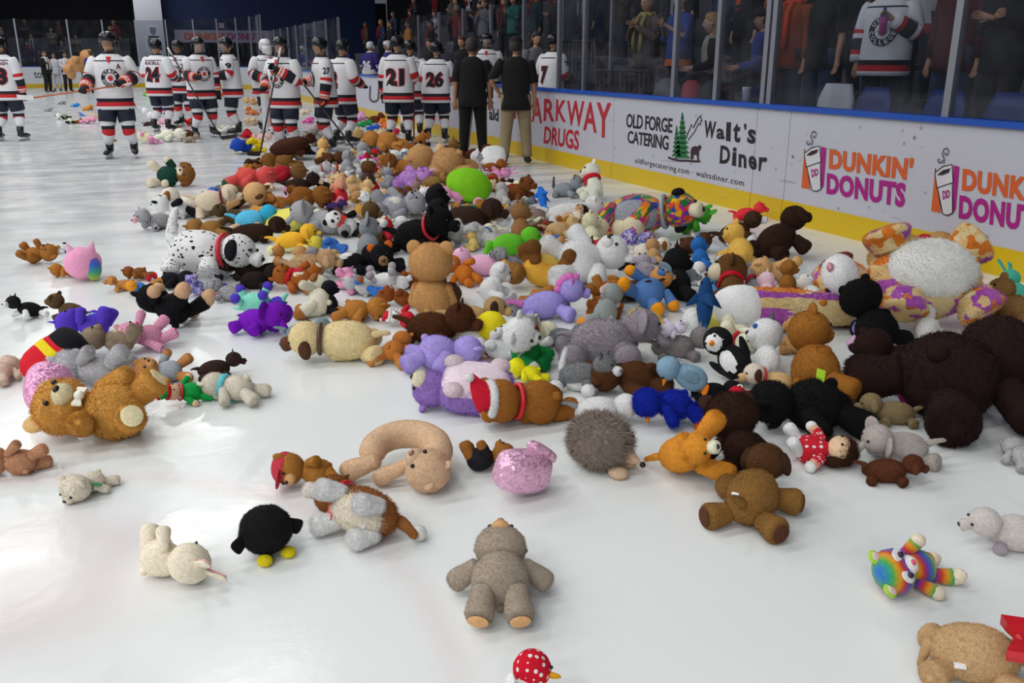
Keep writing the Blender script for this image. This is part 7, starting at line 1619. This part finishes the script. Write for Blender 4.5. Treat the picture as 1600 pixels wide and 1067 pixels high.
Q((598, 238, 664, 280), 190, 8, 170, '#9a6430', 'golden brown lion beside huge tan bear', name='plush_lion', ear='round', hcol='#7a4c22', fl=(60, 20), bl=(60, -20))
B((590, 262, 620, 290), 100, 40, 280, '#8e9096', 'grey mouse in front of golden lion', name='plush_mouse', ear='mouse')
B((555, 252, 600, 288), 90, 60, 95, '#a81420', 'brown bear in a red velvet Santa hat', hcol='#5a3a22', hat='#a81420', shirt='#3a2a24')
B((524, 270, 572, 306), 180, 12, 20, '#c8a87c', 'cream bear on its back before Santa-hat bear')
B((558, 285, 592, 308), 90, 40, 90, '#c9a878', 'beige bear rump beside Santa-hat bear')
B((508, 285, 545, 322), 100, 30, 290, '#c88a70', 'peach doll in red clothes in mid heap', name='cloth_doll', shirt='#b02430', fur=0)
B((562, 298, 600, 325), 180, 20, 300, '#dcdcd8', 'white kitten lying by grey donkey', name='plush_cat', ear='point')
Q((420, 300, 448, 330), 230, 8, 180, '#a06a34', 'small brown and white puppy in mid heap', ear='floppy')
Q((436, 270, 500, 306), 10, 6, 180, '#2a1a14', 'dark brown monkey with cream face', name='plush_monkey', muzzle='#cdb698', ear='round', fl=(60, 30))
B((422, 254, 470, 290), 0, 8, 170, '#8e1424', 'bear wearing a crimson sweater', shirt='#8e1424', hcol='#6a4a28')
B((408, 242, 470, 268), 180, 10, 170, '#6e4a22', 'brown bear with round ears behind crimson sweater bear')
Q((470, 252, 520, 278), 0, 6, 180, '#b4b4b6', 'pale grey cat with red bow tie', name='plush_cat', ear='point', collar='#b02a34')
T_('pillow', (420, 214, 496, 248), 0, 12, 180, '#3a1e14', 'chocolate brown cushion-like bear lying flat', fur=1, hs=.7, ear='round')
B((492, 220, 520, 250), 95, 60, 100, '#c8a264', 'honey teddy sitting by the skates')
B((495, 238, 535, 258), 0, 8, 180, '#4a2c18', 'dark brown dog behind honey teddy', name='plush_dog', ear='floppy')
B((528, 242, 560, 268), 95, 45, 95, '#87878c', 'grey rabbit in mid heap', name='plush_rabbit', ear='droop')
B((560, 244, 598, 262), 180, 20, 20, '#c0309a', 'magenta mouse with round ears', name='plush_mouse', ear='mouse')
B((548, 228, 588, 252), 95, 40, 90, '#8c8c90', 'two-tone grey wolf near the skates', name='plush_wolf', ear='point')
B((572, 206, 628, 240), 175, 10, 165, '#b0793c', 'caramel bear bent over near hockey skates', fat=1.15, lr=1.2)
Q((620, 218, 668, 242), 0, 6, 182, '#85511e', 'ginger hound with black ear', ecol='#121214', hs=1.2, fl=(50, 20), bl=(50, -20))
B((645, 206, 672, 228), 60, 30, 120, '#a8682c', 'ginger and black beagle head up', name='plush_dog', ear='floppy', ecol='#131315')
B((648, 224, 682, 246), 200, 20, 300, '#dcdcdc', 'panda cub beyond huge tan bear', name='plush_panda', ecol='#121216', acol='#121216')
B((674, 228, 702, 252), 90, 30, 90, '#c6a47a', 'sandy bear rump beyond huge tan bear')
B((694, 222, 724, 248), 90, 50, 90, '#6f5226', 'olive brown bear near the black trousers')
Q((722, 226, 768, 254), 0, 6, 182, '#4f2a14', 'reddish brown dog near the black trousers', fl=(60, 20), bl=(60, -20))
T_('pillow', (752, 232, 790, 262), 90, 30, 180, '#dededc', 'white cushion lying near khaki trousers', name='cushion', hs=0, stub=False, tail=0, fur=0)
B((732, 240, 760, 270), 95, 60, 100, '#b8b8bc', 'pale grey elephant sitting near white cushion', name='plush_elephant', ear='big')
Q((748, 250, 790, 272), 0, 6, 182, '#8f5424', 'chestnut dog under white cushion', ear='floppy')
B((760, 262, 806, 286), 10, 15, 30, '#d890b8', 'pink rabbit with arms raised', name='plush_rabbit', ear='long')
Q((782, 274, 832, 320), 320, 15, 190, '#6e3f1c', 'brown bear with a red coat patch at heap edge', saddle='#8e1c24', ear='round', fl=(50, 20))
B((764, 282, 796, 304), 170, 20, 20, '#c8ae90', 'pale bear cub beside red-coated bear')
Q((866, 275, 912, 310), 330, 12, 182, '#7e868c', 'grey husky with pointed tail near boards', ear='point', tail=.3, taild=(0, 1, 0), tcol='#4a4f54')
B((896, 262, 948, 305), 95, 50, 285, '#d6d0c2', 'cream polar bear with a red bow near boards', scarf='#b01824', ear='round')
B((898, 272, 926, 300), 200, 20, 280, '#8a5a28', 'small brown reindeer hugging a red ball', name='plush_reindeer', bow='#b01824')
Q((825, 312, 960, 344), 5, 5, 182, '#dedede', 'long white polar bear stretched near boards', fl=(70, 20), bl=(70, -20), len=1.4, ear='round', ll=.7)
T_('shark', (830, 300, 862, 336), 100, 40, 200, '#1f63b8', 'small bright blue dolphin', name='plush_dolphin')
Q((795, 312, 862, 350), 180, 8, 182, '#8c7c74', 'mousy grey rhinoceros lying before the long white polar bear', name='plush_rhinoceros', fl=(60, 20), bl=(60, -20), ear='point')
B((756, 318, 796, 344), 0, 10, 30, '#d89a3c', 'golden puppy with red collar in mid heap', name='plush_dog', collar='#a81c28', ear='floppy')
B((778, 335, 822, 365), 170, 20, 300, '#d8d8d8', 'white clown doll beside brown seal-like bear', name='cloth_doll', fur=0)
B((792, 326, 842, 370), 95, 55, 100, '#85603c', 'brown seal-like bear standing in mid heap')
Q((842, 340, 908, 372), 0, 6, 182, '#b79a70', 'sandy tan bear behind white polar bear', ear='round', fl=(60, 20), bl=(60, -20))
B((866, 320, 915, 350), 0, 15, 30, '#c8a080', 'peach doll with dark hair near white bear', name='cloth_doll', hair='#2a1c16', fur=0)
B((905, 340, 948, 378), 95, 50, 90, '#d8cdb0', 'ivory lamb beside rainbow dog', name='plush_lamb', fur=2)
Q((930, 345, 985, 372), 180, 10, 40, '#d8d4d0', 'white and tan beagle by rainbow dog', ear='floppy', ecol='#8a5a2c')
B((588, 345, 618, 372), 95, 30, 100, '#b02430', 'red knit doll beside black dog', name='cloth_doll', fur=0)
Q((610, 262, 648, 285), 10, 8, 182, '#3a2114', 'dark brown dachshund behind violet unicorn', ear='floppy')
B((635, 284, 668, 306), 95, 45, 95, '#7d6a60', 'taupe donkey ears up', name='plush_donkey', ear='long')
Q((655, 266, 702, 300), 0, 6, 182, '#8a6a3c', 'olive tan lion cub', ear='round', name='plush_lion')
Q((720, 330, 760, 352), 0, 6, 182, '#4a2f1e', 'cocoa puppy by dark moose', ear='floppy')
B((770, 292, 800, 316), 95, 30, 100, '#a4a0a0', 'grey seal pup by red-coated bear', name='plush_seal', ear='none')
Q((505, 310, 540, 332), 0, 6, 182, '#3a2a5c', 'navy and pink pony by pale elephant', name='plush_pony', mane='#c05a9c', ear='point')
B((500, 395, 530, 420), 95, 45, 95, '#d8d4d0', 'white mouse beside beige lamb', name='plush_mouse', ear='mouse')
# ================================================================ more toys wedged into the gaps of the heap
RF = random.Random(5); HEAP = 1.0
ZONE = [(430, 395), (300, 330), (360, 270), (430, 235), (560, 215), (700, 240), (790, 280), (860, 330), (960, 350), (1100, 370), (1200, 400), (1300, 440), (1340, 520), (1380, 600), (1180, 640), (960, 630), (760, 590), (640, 540), (520, 500)]
def inside(x, y, Z=ZONE):
    c = False
    for (x0, y0), (x1, y1) in zip(Z, Z[1:] + Z[:1]):
        if (y0 > y) != (y1 > y) and x < (x1 - x0) * (y - y0) / (y1 - y0) + x0: c = not c
    return c
HUES = [('chestnut', '#6b3f1c'), ('tan', '#b08656'), ('cream', '#cfc0a2'), ('dark brown', '#3a2318'), ('grey', '#86868a'), ('white', '#d8d6d2'), ('black', '#131316'), ('caramel', '#a06a2c'), ('beige', '#c2a682'), ('honey', '#b88a44'), ('russet', '#84481f'), ('slate', '#5c626a'), ('ivory', '#d6ccb4'), ('pink', '#d690b0'), ('red', '#a81c28'), ('sandy', '#b79b70'), ('umber', '#4e3420'), ('silver', '#a8a8ae')]
SPEC = [('bear', 'teddy_bear', 'bear', {}), ('bear', 'plush_rabbit', 'rabbit', {'ear': 'long'}), ('quad', 'plush_dog', 'dog', {'ear': 'floppy'}), ('quad', 'plush_cat', 'cat', {'ear': 'point'}), ('bear', 'plush_monkey', 'monkey', {'ear': 'round', 'll': 1.2, 'al': 1.2}), ('quad', 'plush_lamb', 'lamb', {'ear': 'floppy', 'fur': 2})]
ACC = [('', {}), ('with a red scarf', {'scarf': '#a81c28'}), ('with a blue collar', {'collar': '#2a4fa0'}), ('with a pale muzzle', {'muzzle': '#d8ccb4'}), ('in a green shirt', {'shirt': '#2a6a3c'}), ('with a red bow', {'bow': '#b01824'}), ('in a blue shirt', {'shirt': '#2f5aa0'}), ('with a white tag', {'tag': ((0, .18, .4), .09, '#e0e0e4', (1, 0, 0), (0, 0, 1))})]
USED = set(); made = 0
cand = []
for yy in np.arange(225, 640, 3):
    for xx in np.arange(300, 1385, 3):
        if inside(xx, yy):
            g = ground(xx, yy); ix, iy = int((g.x - GX0) / GS), int((g.y - GY0) / GS)
            if HM[max(0, ix - 2):ix + 3, max(0, iy - 2):iy + 3].max() < .02: cand.append((xx, yy))
RF.shuffle(cand)
def free(xx, yy, k=2):
    g = ground(xx, yy); ix, iy = int((g.x - GX0) / GS), int((g.y - GY0) / GS); return HM[max(0, ix - k):ix + k + 1, max(0, iy - k):iy + k + 1].max() < .02
for xx, yy in cand:
    if made >= 140: break
    if not free(xx, yy): continue
    d = ground(xx, yy).length; px = FPX / math.hypot(d, CAMZ) * RF.uniform(.25, .34)
    for t in range(40):
        hn, hc = RF.choice(HUES); kd, nm, sp, op = RF.choice(SPEC); an, ao = RF.choice(ACC)
        lb = ('%s plush %s %s wedged into the heap' % (hn, sp, an)).replace('  ', ' ')
        if lb not in USED: break
    USED.add(lb); o = {**op, **ao}; az = RF.uniform(0, 360)
    if kd == 'quad': o.pop('shirt', None); lb = lb.replace(' in a green shirt', '').replace(' in a blue shirt', ''); o.update(fl=(60, 20), bl=(60, -20), ll=.8)
    if lb in USED and 'shirt' not in lb and an.startswith('in'): lb = lb.replace('wedged', 'lying deep') 
    USED.add(lb)
    h = px * .55
    T_(kd, (xx - px / 2, yy - h * .75, xx + px / 2, yy + h * .25), az, RF.choice([6, 10, 25]), RF.choice([0, 20, 170, 180, 190]) if kd == 'bear' else RF.choice([175, 185, 100, 260]), hc, lb, name=nm, **o); made += 1
print('fillers', made, 'toys', len(TOYS), [t for t in TOYS if t[2] > 1.1 or t[2] < .12])
# ================================================================ small toys far out, past the players
FARC = [((69, 167, 82, 175), '#8a8f8c', 'quad', 'tiny grey-green dog on the far open ice'), ((91, 157, 103, 164), '#7d7d80', 'bear', 'tiny grey bear on the far open ice'), ((112, 160, 124, 168), '#2f7fc0', 'bear', 'tiny sky blue bear on the far open ice'), ((129, 164, 146, 173), '#b8762c', 'quad', 'tiny orange and brown dog on the far open ice'),
 ((90, 176, 107, 189), '#77806c', 'bear', 'small grey and white panda on the far ice'), ((103, 184, 117, 194), '#b4c890', 'bear', 'small pale green rabbit beside far panda'), ((114, 182, 129, 194), '#7a4a1c', 'quad', 'small brown and black dog beside pale green rabbit'), ((123, 174, 131, 183), '#2a6ac0', 'bear', 'tiny royal blue toy above far pink rabbit'), ((129, 180, 153, 195), '#d890a8', 'bear', 'pink rabbit lying on the far ice'), ((146, 175, 160, 184), '#c8ae90', 'quad', 'small sandy dog behind far pink rabbit'), ((154, 166, 170, 177), '#1a1c20', 'quad', 'small black and green dog near the captain'), ((169, 186, 180, 198), '#6a5238', 'bear', 'small olive bear beside the captain leg'), ((21, 176, 29, 184), '#3a8ab0', 'bear', 'tiny teal bear between the legs of number 23'), ((171, 212, 181, 223), '#8a5a2c', 'bear', 'small brown bear by the captain skate'),
 ((216, 204, 244, 227), '#c8c0a0', 'bear', 'pale yellow and pink bear behind captain'), ((232, 212, 252, 226), '#d890b4', 'quad', 'small pink pig beside white polar bear'), ((246, 200, 286, 224), '#d8d2c0', 'bear', 'white polar bear lying behind number 24'), ((270, 200, 310, 214), '#4a2a1a', 'quad', 'long dark brown dog behind white polar bear'), ((284, 208, 312, 224), '#8a7a70', 'quad', 'grey-brown donkey near number 22 skates'), ((222, 162, 242, 194), '#d6d4d0', 'bear', 'white rabbit sitting behind number 24'), ((226, 142, 238, 154), '#6ab03c', 'bear', 'small lime frog behind the captain'), ((256, 150, 268, 166), '#d0b020', 'bear', 'yellow and pink clown between the legs of number 24'), ((254, 168, 266, 182), '#4a2a8c', 'quad', 'purple elephant between the legs of number 24'), ((250, 183, 266, 196), '#d8a0b0', 'bear', 'pink pig at the skates of number 24'), ((289, 184, 303, 198), '#c02c20', 'bear', 'red and orange doll near number 24 skates'), ((220, 188, 244, 197), '#3a2a2c', 'quad', 'dark dog lying behind captain'), ((330, 196, 352, 210), '#cfc4ae', 'quad', 'cream lamb between numbers 22 and 9'), ((346, 194, 372, 212), '#d8d4cc', 'bear', 'white bear at the skates of number 9'), ((384, 150, 402, 166), '#c8a070', 'bear', 'tan bear standing behind number 9'), ((386, 166, 404, 182), '#b0683c', 'quad', 'rust dog behind number 9'), ((384, 182, 404, 198), '#c8b090', 'bear', 'beige bear under the goaltender pads'), ((376, 202, 398, 216), '#b01c28', 'bear', 'red bear near the goaltender skates'), ((362, 216, 400, 240), '#1c3f9a', 'bear', 'blue and yellow costumed dog lying before the goaltender'), ((392, 220, 416, 238), '#d8b81c', 'quad', 'yellow and blue parrot near chocolate cushion bear'),
 ((398, 206, 424, 224), '#c8a8a0', 'bear', 'pink and red bear before the goaltender'), ((404, 186, 424, 200), '#d8d4d0', 'quad', 'white cat behind the goaltender'), ((424, 196, 442, 212), '#141418', 'bear', 'black and white panda near the raised-glove player'), ((430, 180, 446, 194), '#d8cdb8', 'bear', 'ivory bear behind the raised-glove player'), ((474, 182, 490, 194), '#d060a0', 'bear', 'hot pink bear between the striped socks'), ((474, 196, 504, 216), '#807a74', 'quad', 'grey elephant between the striped socks'), ((482, 208, 520, 230), '#74706c', 'quad', 'grey hippopotamus before number 27'), ((470, 168, 486, 182), '#c8b49c', 'bear', 'beige rabbit behind the striped socks'), ((548, 174, 572, 190), '#d898c8', 'quad', 'pink and violet pony by the bench boards'), ((570, 176, 602, 192), '#5a2c18', 'quad', 'reddish brown horse by the bench boards'), ((560, 186, 580, 200), '#2a8a4c', 'bear', 'green dragon by the bench boards'), ((576, 192, 590, 206), '#2a5ab8', 'bear', 'bright blue bear by the bench boards'), ((550, 198, 574, 220), '#d0aa70', 'bear', 'honey yellow bear by the bench boards'), ((576, 200, 598, 218), '#d8b888', 'bear', 'light honey dog sitting by the bench boards'), ((540, 204, 556, 222), '#8a8c90', 'bear', 'grey elephant by the bench boards'), ((590, 186, 620, 200), '#c86a2c', 'quad', 'orange tabby cat under the upright stick'), ((606, 200, 624, 212), '#c02850', 'bear', 'crimson doll lying near the upright stick'), ((600, 212, 612, 224), '#d8d4d0', 'bear', 'white kitten near caramel bent bear'), ((500, 196, 512, 212), '#b0502c', 'bear', 'orange fox standing behind number 27 socks'), ((588, 222, 606, 240), '#3a7ac0', 'bear', 'blue teddy lying near number 27 skates'), ((606, 230, 634, 256), '#c8d0d8', 'bear', 'white bear in a crimson shirt near blue teddy')]
HEAP = 1.1
for i, (bx, c, kd, lb) in enumerate(FARC):
    rf = random.Random(i * 7 + 1)
    nm = {'dog': 'plush_dog', 'rabbit': 'plush_rabbit', 'pig': 'plush_pig', 'elephant': 'plush_elephant', 'cat': 'plush_cat', 'panda': 'plush_panda', 'lamb': 'plush_lamb', 'horse': 'plush_horse', 'pony': 'plush_pony', 'frog': 'plush_frog', 'dragon': 'plush_dragon', 'parrot': 'plush_parrot', 'donkey': 'plush_donkey', 'doll': 'cloth_doll', 'clown': 'cloth_doll', 'fox': 'plush_fox', 'kitten': 'plush_cat', 'hippopotamus': 'plush_hippopotamus'}
    name = next((v for k_, v in nm.items() if ' ' + k_ in lb), 'teddy_bear')
    o = {'ear': 'long' if 'rabbit' in lb else 'floppy' if 'dog' in lb or 'lamb' in lb else 'big' if 'elephant' in lb else 'point' if any(q in lb for q in ('cat', 'kitten', 'fox', 'pony', 'horse', 'donkey')) else 'round'}
    if 'panda' in lb: o.update(ecol='#141418', acol='#141418', lcol='#141418', hcol='#d8d8d8')
    if 'pink' in lb and 'yellow' in lb: o.update(acol='#d88ab0')
    if 'rainbow' in lb: o.update(shirt='#b03050')
    if 'blue and yellow' in lb: o.update(acol='#d8b81c', lcol='#d8b81c')
    T_(kd, bx, rf.uniform(0, 360), 35 if bx[3] - bx[1] > bx[2] - bx[0] else 8, rf.choice([0, 20, 180, 170]) if kd == 'bear' else 182, c, lb, name=name, fl=(60, 20), bl=(60, -20), **o)
# the enormous tan teddy, held up in front of the person who carries it
T = bear('#b98a5c', {'fat': 1.1, 'lr': 1.15, 'legs': (30, 20), 'arms': (60, 10)}); T.stiff = True
rt = place(T, (93, 78, 136, 118), 30, 35, 150, 'teddy_bear', 'enormous tan teddy held up at the far end of the rink')
bpy.context.view_layer.update()
hp = pH.location + hdir(275) * .8
sc_ = 1.35 / TOYS[-1][2] if TOYS[-1][2] > 0 else 1
rt.scale = (sc_, sc_, sc_); rt.location = (hp.x + .12, hp.y, .55)
